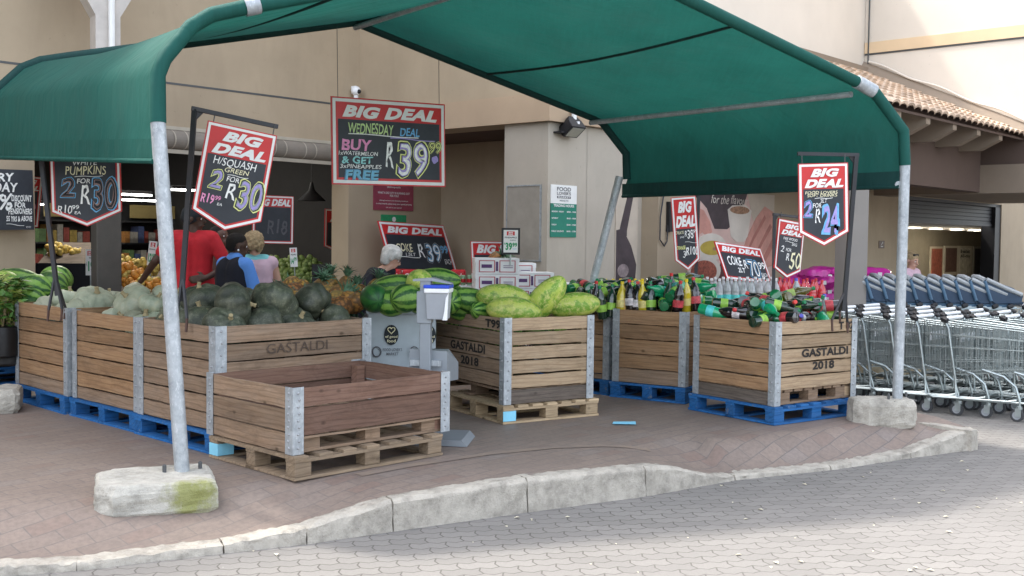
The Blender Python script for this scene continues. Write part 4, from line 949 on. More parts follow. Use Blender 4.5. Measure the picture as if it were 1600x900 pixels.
def make_fruit(kind, variant, label, cat, group, mat, stem=None):
    key = (kind, variant, mat)
    nm = {'melon_long': 'watermelon', 'melon_round': 'watermelon', 'pumpkin': 'pumpkin', 'squash': 'squash', 'pineapple': 'pineapple'}[kind]
    if key not in SPEC:
        body = proto_fruit(kind, variant+1)[variant]; me = MB(); body(me); o = me.build('rind', M[mat], None, smooth=True)
        parts = [(o.data, 'rind')]; bpy.data.objects.remove(o)
        if kind in ('pumpkin', 'squash'):
            zt = .078 if kind == 'pumpkin' else .108
            s_ = MB().tube([(0, 0, zt), (.003, .004, zt+.02), (.012, .006, zt+.045)], [.026, .014, .017], 7).build('stem', M[stem or 'stem'], None, smooth=True); parts.append((s_.data, 'stem')); bpy.data.objects.remove(s_)
        if kind == 'pineapple':
            b = MB()
            for k in range(26):
                a = k*2.4; tl = .5+.9*(k/26); ln = .1+.06*random.random()*(1-k/40); d = Vector((math.cos(a)*math.cos(tl), math.sin(a)*math.cos(tl), math.sin(tl)))
                side = Vector((-math.sin(a), math.cos(a), 0))*.012; base = Vector((0, 0, .09)); mid = base+d*ln*.6+Vector((0, 0, .01)); tip = base+d*ln+Vector((math.cos(a), math.sin(a), -.3))*.025
                b.add([base-side, base+side, mid+side*.8, tip, mid-side*.8], [(0, 1, 2, 4), (4, 2, 3)])
            s_ = b.build('leafy_crown', M['pineleaf'], None); parts.append((s_.data, 'leafy_crown')); bpy.data.objects.remove(s_)
        SPEC[key] = parts
    parts = SPEC[key]
    if len(parts) == 1:
        t = bpy.data.objects.new(nm, parts[0][0]); COL.objects.link(t); tag(t, label, cat, group); return t
    t = thing(nm, label, cat, group=group)
    for me, pn_ in parts:
        c = bpy.data.objects.new(pn_, me); COL.objects.link(c); c.parent = t
    return t
def put(o, M_): o.matrix_world = M_; return o
def heap(c, w2, w1, zs, kind, label, cat, group, mats, nx, ny, size, tilt=.5, z_under=True, vs=3, inset=.17, stem=None, labels=None):
    x, y, rz = c[:3]; out = []
    for li, z in enumerate(zs):
        cx, cy = (nx, ny) if li == 0 else (nx-li, ny-li)
        if cx < 1 or cy < 1: continue
        for i in range(cx):
            for j in range(cy):
                u = inset+li*.1+(w2-2*inset-.2*li)*((i+.5)/cx-.5+.5 if cx == 1 else i/(cx-1)); v_ = inset+li*.1+(w1-2*inset-.2*li)*(.5 if cy == 1 else j/(cy-1))
                u += random.uniform(-.035, .035); v_ += random.uniform(-.035, .035); zz = z+random.uniform(-.02, .025)
                p = Vector((x+math.cos(rz)*u-math.sin(rz)*v_, y+math.sin(rz)*u+math.cos(rz)*v_, zz))
                mt = random.choice(mats); s_ = size*random.uniform(.86, 1.14)
                o = make_fruit(kind, random.randrange(vs), labels(li, i, j) if labels else label, cat, group, mt, stem)
                put(o, TR(p, random.gauss(0, tilt), random.gauss(0, tilt), random.uniform(0, 6.3), s_)); out.append(o)
    return out
def binc(i): return (GA[0]+i*1.125*math.cos(GA[2]+PI/2), GA[1]+i*1.125*math.sin(GA[2]+PI/2), GA[2])
gp = 'pale grey-green pumpkins heaped in the left crates'
heap(binc(1), GA[3], 1.085, (.78, .91), 'pumpkin', 'pale grey-green ribbed pumpkin heaped in the middle crate of the left row', 'pumpkin', gp, ['pump'], 4, 3, .96, inset=.24)
heap(binc(2), GA[3], 1.085, (.78, .885), 'pumpkin', 'pale grey-green ribbed pumpkin in the far left crate of the row', 'pumpkin', gp, ['pump'], 4, 3, 1.02, inset=.25)
heap(binc(0), GA[3], 1.085, (.82, .97), 'squash', 'dark green warty squash heaped in the stencilled crate behind the empty one', 'squash', 'dark green squash in the near left crate', ['squash'], 4, 3, 1.02, .8, stem='stem', inset=.215)
# far left watermelons on plants' stack
def pix(kind, lst, lab, cat, group, size=1., orient=None):
    for k, q in enumerate(lst):
        px, py, Y, mt = q[:4]; o = make_fruit(kind, k % 3, lab if isinstance(lab, str) else lab(k, q), cat, group, mt)
        rz = q[4] if len(q) > 4 else random.uniform(0, 6.3); ry = q[5] if len(q) > 5 else random.gauss(0, .2); s_ = q[6] if len(q) > 6 else 1
        put(o, TR(at(px, py, Y), random.uniform(0, 6), ry, rz, size*s_))
# T99 melons
gm = 'long watermelons in the middle crate'
mel_lab = ['large mottled watermelon lying across the top of the middle crate', 'yellow-green mottled watermelon over the near corner of the middle crate', 'smooth green watermelon leaning up at the back of the middle crate', 'mottled watermelon overhanging the right end of the middle crate', 'striped watermelon at the left end of the middle crate', 'small striped watermelon low between two long ones']
for k, (q, mt, rx) in enumerate([((788, 466, 9.15), 'mel_light', (.12, .12, 1.0)), ((803, 486, 8.95), 'mel_light', (.15, .1, .98)), ((851, 468, 9.2), 'mel_light', (-.35, -.85, 1.05)), ((897, 477, 9.2), 'mel_light', (-.1, -.12, .93)), ((741, 471, 9.25), 'mel_dark', (.35, .2, .95)), ((757, 486, 9.15), 'mel_dark', (1.0, .1, .75))]):
    o = make_fruit('melon_long', k % 3, mel_lab[k], 'watermelon', gm, mt); put(o, TR(at(*q), k*1.3, rx[1], rx[0], rx[2]))
heap(T99, T99[3], T99[4], (.69,), 'melon_round', 'watermelon lying in the bottom layer of the middle crate', 'watermelon', gm, ['mel_light', 'mel_dark'], 3, 4, .85, .1, inset=.2)
# ---- plastic covered bin with watermelons between left row and middle crate
PB = (-1.06, 8.5, R(136)-PI/2, .95, 1.0)
pb = thing('wrapped_bin', 'bulk bin wrapped in crumpled pale grey printed plastic', 'bin', (-1.19, 9.02, 0), R(8))
def wrap(b):
    n, mz = 40, 22; W_, H_ = .56, .86
    rs = [(random.uniform(0, 6), random.uniform(4, 16), random.uniform(-6, 6), random.uniform(.3, 1)) for _ in range(9)]
    def f(u, z): return sum(a*math.sin(p_+k*u+q*z+1.5*math.sin(3*z+u*2)) for p_, k, q, a in rs)*.0035
    for o, d, nn in (((0, 0), (1, 0), (0, -1)), ((0, 1), (0, -1), (-1, 0)), ((W_, 0), (0, 1), (1, 0))):
        L = W_ if d[0] else 1.0; V = []
        for j in range(mz+1):
            z = .14+(H_-.14)*j/mz
            for i in range(n+1):
                u = L*i/n; k = f(u+o[1]*3, z); V.append((o[0]+d[0]*u+nn[0]*k, o[1]+d[1]*u+nn[1]*k, z))
        m = n+1
        b.add(V, [(j*m+i, j*m+i+1, (j+1)*m+i+1, (j+1)*m+i) for j in range(mz) for i in range(n)])
    b.tube([(0, 0, H_), (W_, 0, H_)], .02, 8); b.tube([(0, 1, H_), (0, 0, H_)], .02, 8); b.bx(0, W_, .02, 1.0, H_-.2, H_-.19)
one('plastic_wrap', plain('grey_plastic_film', (.4, .46, .49), .35, var=.1, coat=.3), wrap, pb, smooth=True)
for k in range(2):
    for j in range(2):
        x = .19+k*.31+j*.03; z = .67-j*.36; 
        one('oval_print', M['c_dk'], lambda b: b.prism([(x+.06*math.cos(a), z+.085*math.sin(a)) for a in [2*PI*i/20 for i in range(20)]], -.016, -.0155), pb)
        def heart(b):
            P = [(x+.0019*16*math.sin(a)**3, z+.04+.0019*(13*math.cos(a)-5*math.cos(2*a)-2*math.cos(3*a)-math.cos(4*a))) for a in [2*PI*i/24 for i in range(25)]]
            b.tube([(p[0], -.018, p[1]) for p in P], .004, 4)
        one('heart_outline', M['c_cr'], heart, pb)
        letters(pb, 'of good', (x-.05, z-.03, x+.05, z-.003), M['c_cr'], -.0185, .01); letters(pb, 'food', (x-.035, z-.062, x+.035, z-.036), M['c_cr'], -.0185, .01)
        one('round_logo', M['c_dg'], lambda b: b.tube([(x-.12+.035*math.cos(a), -.018, z-.14+.042*math.sin(a)) for a in [2*PI*i/14 for i in range(15)]], .006, 4), pb)
        letters(pb, "FOOD LOVER'S", (x-.07, z-.135, x+.09, z-.11), M['c_dg'], -.0185, .01); letters(pb, 'MARKET', (x-.04, z-.17, x+.06, z-.147), M['c_dg'], -.0185, .01)
gw = 'striped watermelons on the wrapped bin'
for k, (px, py, Y, mt, kd) in enumerate([(585, 466, 8.75, 'mel_solid', 'r'), (622, 447, 9.2, 'mel_dark', 'l'), (612, 473, 8.75, 'mel_dark', 'r'), (633, 466, 8.7, 'mel_dark', 'r'), (660, 470, 8.8, 'mel_dark', 'r'), (655, 442, 9.15, 'mel_light', 'r'), (683, 437, 9.3, 'mel_dark', 'l'), (700, 470, 9.1, 'mel_dark', 'r'), (648, 455, 9.3, 'mel_dark', 'r'), (690, 460, 9.4, 'mel_dark', 'l'), (600, 455, 9.3, 'mel_dark', 'r'), (722, 480, 9.3, 'mel_dark', 'r')]):
    lab = 'striped green watermelon in the heap on the plastic wrapped bin' if k not in (0, 6) else ('round solid dark green watermelon at the left end of the wrapped bin' if k == 0 else 'long striped watermelon topmost on the wrapped bin')
    o = make_fruit('melon_long' if kd == 'l' else 'melon_round', k % 3, lab, 'watermelon', gw, mt); put(o, TR(at(px, py, Y), random.uniform(0, 6), random.gauss(0, .15), .15 if kd == 'l' else random.uniform(0, 6), .86))
# far-left watermelons
lst = [(6, 447, 9.95), (30, 440, 10.2), (58, 452, 10.0), (14, 468, 9.8), (48, 474, 9.85), (82, 446, 10.1), (-10, 470, 10.), (66, 470, 10.2), (20, 452, 10.4), (90, 465, 10.4), (88, 437, 10.6)]
for k, (px, py, Y) in enumerate(lst):
    o = make_fruit('melon_round' if k != 1 else 'melon_long', k % 3, 'striped watermelon in the pile at the left edge behind the leaves' if k != 1 else 'long yellow-green watermelon topmost in the pile at the left edge', 'watermelon', 'watermelons piled at the left edge', 'mel_dark' if k % 3 else 'mel_light'); put(o, TR(at(px, py, Y), random.uniform(0, 6), .1, -.2, 1.05))
# pineapples
gq = 'pineapples heaped behind the squash crate'
pl_ = [(448, 462, 9.3), (461, 455, 9.4), (472, 449, 9.5), (462, 468, 9.2), (436, 467, 9.2), (495, 462, 9.3), (514, 458, 9.35), (531, 458, 9.3), (505, 470, 9.15), (524, 470, 9.1), (539, 448, 9.6), (516, 446, 9.7), (553, 458, 9.5), (483, 468, 9.2), (544, 468, 9.1), (500, 450, 9.65), (457, 446, 9.7), (554, 474, 9.1), (450, 474, 9.0), (478, 476, 9.), (512, 478, 9.), (535, 478, 9.), (566, 462, 9.6), (443, 452, 9.8), (585, 452, 9.7)]
for k, (px, py, Y) in enumerate(pl_):
    o = make_fruit('pineapple', 0, 'golden pineapple in the heap between the squash and the watermelons', 'pineapple', gq, 'pine')
    up = k in (10, 11, 15, 22, 24)
    d = TR(at(px, py, Y), (.2 if up else 1.75)+random.gauss(0, .25), random.gauss(0, .3), random.uniform(-.8, .8)+(PI if not up else 0), random.uniform(.95, 1.2))
    put(o, d)
pbx = thing('pineapple_bin', 'dark slatted bin holding the pineapple heap behind the squash crate', 'bin', (-2.1, 9.42, 0), R(-46))
one('bin_sides', M['wood_old'], lambda b: (b.bx(0, .92, 0, .03, .0, .8), b.bx(0, .03, .03, .4, 0, .8), b.bx(.89, .92, .03, .4, 0, .8)), pbx); one('bin_floor', M['wood_dark'], lambda b: b.bx(.03, .89, .03, .4, .72, .76), pbx)

# ================================================================ BOTTLES
BOT = {}
def bottle_mats():
    return {
     'green': (glossy_liquid('green_bottle', (.012, .15, .05)), plain('lime_label', (.25, .5, .06), .4, var=.3, s=30), plain('green_cap', (.01, .22, .08), .4)),
     'dgreen': (glossy_liquid('dark_green_bottle', (.01, .035, .018)), plain('lime_label_2', (.28, .5, .07), .4, var=.3, s=30), plain('green_cap_2', (.01, .2, .08), .4)),
     'cola': (glossy_liquid('cola_bottle', (.012, .008, .01)), plain('cola_label', (.5, .06, .07), .4, var=.5, s=30), plain('red_cap', (.6, .04, .04), .4)),
     'cola2': (glossy_liquid('cola_bottle_white_label', (.012, .008, .01)), plain('white_print_label', (.6, .55, .55), .4, var=.5, s=25), plain('red_cap_2', (.6, .05, .04), .4)),
     'yellow': (glossy_liquid('yellow_soda', (.65, .5, .03)), plain('pale_yellow_label', (.65, .55, .2), .4, var=.3, s=25), plain('yellow_cap', (.8, .6, .02), .4)),
     'orange': (glossy_liquid('orange_soda', (.75, .24, .02)), plain('orange_label', (.7, .4, .1), .4, var=.4, s=25), plain('orange_cap', (.7, .2, .03), .4)),
     'clear': (glossy_liquid('clear_water', (.5, .54, .55), deep=.7), plain('white_blue_label', (.5, .6, .66), .4, var=.4, s=25), plain('blue_cap', (.1, .1, .5), .4)),
     'water': (glossy_liquid('still_water', (.36, .37, .37), deep=.8), plain('clear_label', (.55, .5, .48), .4, var=.5, s=25), plain('white_cap', (.7, .7, .7), .4)),
     'teal': (glossy_liquid('still_water_2', (.38, .42, .42), deep=.8), plain('teal_label', (.1, .55, .52), .4, var=.3, s=25), plain('white_cap_2', (.7, .7, .7), .4)),
     'redpack': (glossy_liquid('red_wrapped_bottle', (.5, .02, .03)), plain('red_label', (.55, .03, .04), .4, var=.4, s=20), plain('red_cap_3', (.5, .03, .04), .4)),
     'emer': (glossy_liquid('emerald_bottle', (.01, .34, .14)), plain('cyan_label', (.08, .5, .5), .4, var=.2, s=25), plain('green_cap_3', (.01, .25, .1), .4)),
     'olive': (glossy_liquid('olive_bottle', (.1, .085, .012)), plain('pale_lime_label', (.4, .52, .15), .4, var=.3, s=25), plain('green_cap_4', (.01, .22, .08), .4))}
BMAT = bottle_mats()
prof = [(.02, 0), (.044, .004), (.049, .02), (.048, .06), (.0495, .065), (.0495, .15), (.048, .155), (.05, .175), (.047, .2), (.036, .235), (.022, .265), (.015, .285), (.014, .3)]
for k, mm in BMAT.items():
    bo = MB().lathe(prof, 14).build('liquid_body', mm[0], smooth=True); la = MB().lathe([(.0505, .075), (.0507, .142)], 14, cap=False).build('label_band', mm[1], smooth=True)
    cp = MB().lathe([(.017, .293), (.017, .318), (.015, .32)], 12).build('screw_cap', mm[2], smooth=True)
    BOT[k] = [(o.data, n_) for o, n_ in ((bo, 'liquid_body'), (la, 'label_band'), (cp, 'screw_cap'))]
    for o in (bo, la, cp): bpy.data.objects.remove(o)
KN = {'green': 'bright green soda bottle', 'dgreen': 'dark green lime-labelled soda bottle', 'cola': 'red-labelled dark cola bottle', 'cola2': 'white-labelled dark cola bottle', 'yellow': 'yellow soda bottle', 'orange': 'orange soda bottle', 'clear': 'clear blue-capped bottle', 'water': 'clear pale-capped water bottle', 'teal': 'teal-labelled clear water bottle', 'redpack': 'red wrapped cola bottle', 'emer': 'cyan-labelled emerald bottle', 'olive': 'olive green soda bottle'}
def bottle(k, Mx, where, group, full=True):
    t = thing('soda_bottle', KN[k]+' '+where, 'bottle', group=group); t.matrix_world = Mx
    for me, n_ in BOT[k]:
        c = bpy.data.objects.new(n_, me); COL.objects.link(c); c.parent = t
def lying(p, az, tilt, roll=0, s=1): return Matrix.Translation(p) @ Matrix.Rotation(az, 4, 'Z') @ Matrix.Rotation(PI/2-tilt, 4, 'Y') @ Matrix.Rotation(roll, 4, 'Z') @ Matrix.Diagonal((s, s, s, 1)) @ Matrix.Translation((0, 0, -.15))
mix1 = ['dgreen']*5+['cola']*4+['cola2']*3+['green']*3+['olive']*3+['emer']*2+['dgreen', 'clear']
def bottle_heap(c, w2, w1, where, group, mix, n, z0, peak):
    x, y, rz = c[:3]; pts = []
    for layer in range(2):
        tries = 0; cnt = 0
        while cnt < n[layer] and tries < 3000:
            tries += 1; u = random.uniform(.13+layer*.05, w2-.13-layer*.05); v_ = random.uniform(.13+layer*.05, w1-.13-layer*.05)
            if any((u-a)**2+(v_-b_)**2 < (.115-.02*layer)**2 for a, b_, l in pts if l == layer): continue
            pts.append((u, v_, layer)); cnt += 1
            e = min(u, w2-u, v_, w1-v_)/(.5*min(w1, w2)); z = z0+layer*.085+peak*e*.6+random.uniform(0, .02)
            p = Vector((x+math.cos(rz)*u-math.sin(rz)*v_, y+math.sin(rz)*u+math.cos(rz)*v_, z))
            bottle(random.choice(mix), lying(p, random.uniform(0, 6.3), random.gauss(0, .22), random.uniform(0, 6), random.uniform(.92, 1.08)), where, group)
bottle_heap(T82, T82[3], T82[4], 'in the jumbled heap of the right-hand crate', 'bottles jumbled in the right-hand crate', mix1, (32, 30), .8, .16)
bottle_heap(cR2, 1.0, .74, 'in the heap of the middle bottle crate', 'bottles in the middle bottle crate', ['green']*6+['dgreen']*5+['olive']*2+['emer']*2+['cola2'], (22, 22), .83, .3)
bottle_heap(cR3, 1.0, .9, 'in the heap behind the watermelon crate', 'bottles in the crate behind the watermelons', ['green', 'dgreen', 'dgreen', 'cola', 'dgreen', 'green'], (26, 20), .83, .2)
# upright bottles along the front rims
for k, (px, py, Y, kd) in enumerate([(942, 472, 10.3, 'dgreen'), (953, 470, 10.35, 'dgreen'), (932, 465, 10.4, 'cola'), (971, 466, 10.3, 'yellow'), (980, 472, 10.3, 'orange'), (986, 463, 10.25, 'cola2'), (996, 466, 10.22, 'cola2'), (1006, 466, 10.2, 'yellow'), (1018, 466, 10.15, 'dgreen'), (1040, 463, 10.1, 'dgreen'), (1058, 465, 10.02, 'cola'), (1072, 462, 10.12, 'yellow'), (1089, 460, 10.1, 'cola'), (926, 472, 10.5, 'dgreen'), (1052, 452, 10.3, 'cola'), (1030, 458, 10.4, 'green')]):
    p = at(px, py, Y); bottle(kd, Matrix.Translation((p.x, p.y, p.z-.16)) @ Matrix.Rotation(random.gauss(0, .1), 4, 'X') @ Matrix.Rotation(random.gauss(0, .12), 4, 'Y') @ Matrix.Rotation(random.uniform(0, 6), 4, 'Z'), 'standing along the front rim of the bottle crates', 'bottles standing along the rim')
for px, py, Y, kd in ((1268, 492, 9.35, 'dgreen'), (1279, 489, 9.4, 'dgreen'), (1288, 488, 9.45, 'clear'), (1248, 462, 9.8, 'clear')):
    p = at(px, py, Y); bottle(kd, Matrix.Translation((p.x, p.y, p.z-.16)) @ Matrix.Rotation(random.gauss(0, .1), 4, 'X') @ Matrix.Rotation(random.gauss(0, .1), 4, 'Y'), 'standing by the sign foot in the right-hand crate', 'bottles standing by the sign foot')
for px, py, Y, az, ti, kd in ((1283, 482, 9.6, .1, 0, 'orange'), (1266, 478, 9.5, .1, .05, 'orange'), (1118, 488, 9.35, -.5, -.2, 'emer'), (1145, 489, 9.25, 2.6, .1, 'cola2'), (1175, 487, 9.2, 3.3, .1, 'cola'), (1222, 497, 9.0, 2.2, -.1, 'cola'), (1195, 500, 8.98, .6, .1, 'dgreen'), (1205, 470, 9.4, .5, .1, 'olive'), (1244, 458, 9.7, -.2, .3, 'olive'), (965, 447, 10.6, .35, .45, 'dgreen'), (948, 455, 10.5, .3, .3, 'dgreen'), (1085, 442, 10.4, 2.7, .1, 'green'), (1072, 434, 10.5, 0, .1, 'dgreen'), (1050, 445, 10.4, .2, .1, 'green'), (1093, 450, 10.3, -.6, .2, 'emer'), (1065, 452, 10.2, 2.5, .1, 'dgreen')):
    bottle(kd, lying(at(px, py, Y), az, ti), 'lying on top of the bottle heap', 'bottles lying on top of the heaps')
# wrapped rows at the back
def back_row(lst, where, group):
    for px, py, Y, kd in lst:
        p = at(px, py, Y); bottle(kd, Matrix.Translation((p.x, p.y, p.z-.31)) @ Matrix.Rotation(random.uniform(0, 6), 4, 'Z'), where, group)
back_row([(930+i*11.5, 439+(i % 2), 12.0, 'yellow') for i in range(9)]+[(935+i*11.5, 437, 12.25, 'yellow') for i in range(8)], 'in the wrapped packs behind the bottle crates', 'packed bottles standing at the back')
back_row([(1036+i*12.6, 436+(i % 2)*.7, 12.0, 'teal' if 7 <= i <= 11 else 'water') for i in range(15)]+[(1042+i*12.6, 434, 12.2, 'water') for i in range(14)], 'in the packed row under the leaning sign', 'packed bottles standing at the back')
back_row([(1212+i*14.5, 436+i*.6, 12.3, 'redpack') for i in range(6)]+[(1205+i*14, 434+i*.5, 12.55, 'redpack') for i in range(6)], 'in the red packs beside the magenta bags', 'packed bottles standing at the back')
c0 = at(1065, 500, 12.2)
o = thing('goods_plinth', 'low pallet plinth carrying the packed bottles behind the crates', 'plinth', (c0.x, 12.25, 0), R(3))
one('plinth_top', M['wood_pallet_old'], lambda b: b.bx(-1.15, 1.6, -.4, .5, .62, .68), o); one('plinth_front', M['wood_dark'], lambda b: b.bx(-1.13, 1.58, -.38, .48, .0, .62), o)

# ================================================================ SIGNS
def inset(poly, d):
    n = len(poly); out = []
    area = sum(poly[i][0]*poly[(i+1) % n][1]-poly[(i+1) % n][0]*poly[i][1] for i in range(n)); sg = 1 if area > 0 else -1
    for i in range(n):
        p0, p1, p2 = (Vector(poly[(i+k) % n]) for k in (-1, 0, 1))
        d1 = (p1-p0).normalized(); d2 = (p2-p1).normalized(); n1 = Vector((-d1.y, d1.x))*sg; n2 = Vector((-d2.y, d2.x))*sg
        k = d/(1+n1.dot(n2)); q = p1+(n1+n2)*k; out.append((q.x, q.y))
    return out
def ringm(b, A, B, y, m=0):
    n = len(A); V = [(x, y, z) for x, z in A]+[(x, y, z) for x, z in B]
    b.add(V, [(i, (i+1) % n, (i+1) % n+n, i+n) for i in range(n)], None, m)
def frame_from(TL, TR_, BL):
    X = (TR_-TL); wd = X.length; X.normalize(); Z = TL-BL; Z = Z-X*Z.dot(X); h = Z.length; Z.normalize(); Y = Z.cross(X)
    Mx = Matrix((X, Y, Z)).transposed().to_4x4(); O = TL-Z*h; Mx.translation = O; return Mx, wd, h
def sign(label, TL, TR_, BL, head, texts, tip=0., header=None, hstyle=2, name='sale_sign', group='red and black chalkboard sale signs', border=True, hc='red', plainboard=False, shear=0., hbox=None):
    Mx, wd, h = frame_from(at(*TL), at(*TR_), at(*BL))
    t = thing(name, label, 'sign', M=Mx, group=group)
    tipz = -tip*h
    poly = [(0, 0), (wd/2, tipz), (wd, 0), (wd, h), (0, h)] if tip else [(0, 0), (wd, 0), (wd, h), (0, h)]
    if shear: poly = [(x+shear*(z-h)*-1, z) for x, z in poly]
    tot = h-tipz; bw = .022*max(1, wd/.7)
    one('backing_board', M['chalk'] if plainboard else M[hc], lambda b: b.prism(poly, 0, .012), t)
    if not plainboard:
        one('white_border', M['white'], lambda b: ringm(b, inset(poly, bw*.35), inset(poly, bw*1.15), -.003), t)
        ins = inset(poly, bw*1.75); zc = h-head*tot
        ins = [(x, min(z, zc)) for x, z in ins]
        if shear:
            ins[-2] = (inset(poly, bw*1.75)[-2][0]-shear*(zc-h+bw), zc); ins[-1] = (inset(poly, bw*1.75)[-1][0]-shear*(zc-h+bw), zc)
        one('chalkboard', M['chalk'], lambda b: b.add([(x, -.004, z) for x, z in ins], [tuple(range(len(ins)))]), t)
        if header:
            lines = header.split('|'); n = len(lines); z1 = h-bw*1.5; hh = (head*tot-bw*1.6)/n
            for k, s_ in enumerate(lines):
                zt = z1-k*hh; x0, x1 = wd*.09, wd*.92
                if n > 1: x0, x1 = (wd*.24, wd*.82) if k == 0 else (wd*.12, wd*.9)
                sh = shear*(h-zt+hh*.5) if shear else 0
                letters(t, s_, (x0+sh, zt-hh*.9, x1+sh, zt-hh*.1), M['white'], -.007, .055, .3, wonk=.03)
    def B(q):
        sh = shear*((q[1]+q[3])/2*tot) if shear else 0
        return (q[0]*wd+sh, h-q[3]*tot, q[2]*wd+sh, h-q[1]*tot)
    for tx in texts:
        s_, q, c = tx[:3]; st = tx[3] if len(tx) > 3 else 't'; bx_ = B(q)
        if s_ == '_':
            one('chalk_line', M['c_'+c], lambda b: b.tube([(bx_[0]+(bx_[2]-bx_[0])*i/8, -.007, bx_[1]+(bx_[3]-bx_[1])*(i/8)+.004*math.sin(i*.8)) for i in range(9)], .0028*max(1, wd/.6), 4), t)
        elif st == 'o':      # outlined numerals
            cs = c.split(',')
            letters(t, s_, bx_, M['c_'+cs[0]], -.0075, .055, .12, wonk=.02)
            e = .07*(bx_[3]-bx_[1]); b2 = (bx_[0]+e*.5, bx_[1]+e*.5, bx_[2]-e*.5, bx_[3]-e*.5)
            if s_ != '24': letters(t, s_, b2, M['c_dk'], -.0085, .03, .12, wonk=.02)
            b3 = (bx_[0]+e*1., bx_[1]+e*1., bx_[2]-e*1., bx_[3]-e*1.); letters(t, s_, b3, M['c_'+cs[1]], -.0095, .022, .12, wonk=.02)
            if len(cs) > 2:
                b4 = (bx_[0]+e*1.4, bx_[1]+e*1.4, bx_[2]-e*1.4, bx_[3]-e*1.4); letters(t, s_, b4, M['c_'+cs[2]], -.0105, -.012, .12, wonk=.02)
        else:
            letters(t, s_, bx_, M['c_'+c], -.0075, {'t': .004, 'b': .03, 'm': .015}[st], .15 if st != 'b' else .1, wonk=.045)
    return t, wd, h, tot
def clips(t, wd, h, n=2):
    for x in (wd*.08, wd*.94): one('hanging_hook', M['steel_mid'], lambda b: b.tube([(x, .004, h-.01), (x, .004, h+.07)], .004, 5), t)
def stand(label, px_top, px_bot, Y0, Y1, px_arm, Ya, r=.017, feet=None, straps=True):
    P1, P0, A_ = at(px_top[0], px_top[1], Y1), at(px_bot[0], px_bot[1], Y0), at(px_arm[0], px_arm[1], Ya)
    t = thing('sign_stand', label, 'sign stand', P0, group='dark steel gallows stands for signs'); I = P0
    one('post', M['steel_dark'], lambda b: b.tube([P0-I, P1-I], r*1.15, 4), t); one('arm', M['steel_dark'], lambda b: b.tube([P1-I+(P1-A_).normalized()*r, A_-I], r, 4), t)
    k = (A_-P1).normalized()*.07; v_ = (P0-P1).normalized()*.09
    one('brace', M['steel_dark'], lambda b: b.add([P1-I, P1-I+k, P1-I+v_, P1-I+Vector((0, .012, 0)), P1-I+k+Vector((0, .012, 0)), P1-I+v_+Vector((0, .012, 0))], [(0, 1, 2), (5, 4, 3), (1, 4, 5, 2)]), t)
    if feet:
        for f in feet:
            fp = at(*f); one('leg', M['steel_dark'], lambda b: b.tube([(P1-P0).normalized()*.17, fp-I, ], .012, 5), t)
            if straps: one('hook', plain('rusty_steel', (.07, .035, .025), .7), lambda b: b.tube([fp-I, fp-I+Vector((0.0, -.02, -.09))], .01, 5), t)
    return t
# S1 hanging squash sign
t, wd, h, tt = sign('hanging pentagon sale sign for green squash at two for R30, in front of the shoppers', (325, 188, 7.55), (433, 212, 7.75), (308, 328, 7.55), .3, [
    ('H/SQUASH', (.17, .315, .79, .4), 'w'), ('GREEN', (.35, .4, .7, .445), 'cr'), ('_', (.4, .465, .7, .47), 'w'), ('2', (.15, .43, .36, .63), 'y,gy,p', 'o'), ('FOR', (.4, .48, .58, .53), 'w'), ('R', (.42, .545, .56, .7), 'w'), ('30', (.56, .47, .98, .79), 'y,gy,p', 'o'), ('R19', (.09, .68, .28, .77), 'pk', 'm'), ('99', (.29, .685, .37, .73), 'pk', 'm'), ('EA', (.33, .75, .4, .775), 'w')], tip=.17, header='BIG|DEAL')
clips(t, wd, h)
stand('leaning gallows stand holding the green squash sign', (304, 170), (283, 470), 7.62, 7.5, (434, 198), 7.77, .02, [(275, 497, 7.55), (292, 498, 7.5)])
# S2 pumpkins sign (its top is behind the canopy edge)
t, wd, h, tt = sign('hanging pentagon sale sign for pumpkins with R30 in blue outline, under the canopy edge', (76, 205, 8.9), (186, 203, 8.9), (82, 332, 8.9), .3, [
    ('WHITE', (.33, .31, .68, .36), 'w'), ('PUMPKINS', (.22, .37, .8, .46), 'cr'), ('_', (.35, .475, .75, .48), 'w'), ('2', (.13, .48, .36, .7), 'b,br,dk', 'o'), ('FOR', (.38, .5, .57, .55), 'w'), ('R', (.42, .57, .56, .77), 'w'), ('30', (.56, .48, .97, .85), 'b,br,dk', 'o'), ('R10', (.09, .775, .3, .86), 'w'), ('99', (.3, .775, .4, .82), 'w'), ('EA', (.33, .84, .42, .87), 'w')], tip=.18, header='BIG|DEAL')
clips(t, wd, h)
stand('dark gallows stand hooked over the rim of the far left pumpkin crate', (58, 196), (90, 462), 8.75, 8.75, (190, 196), 8.85, .02, [(76, 484, 8.7), (97, 483, 8.7), (102, 481, 8.9)])
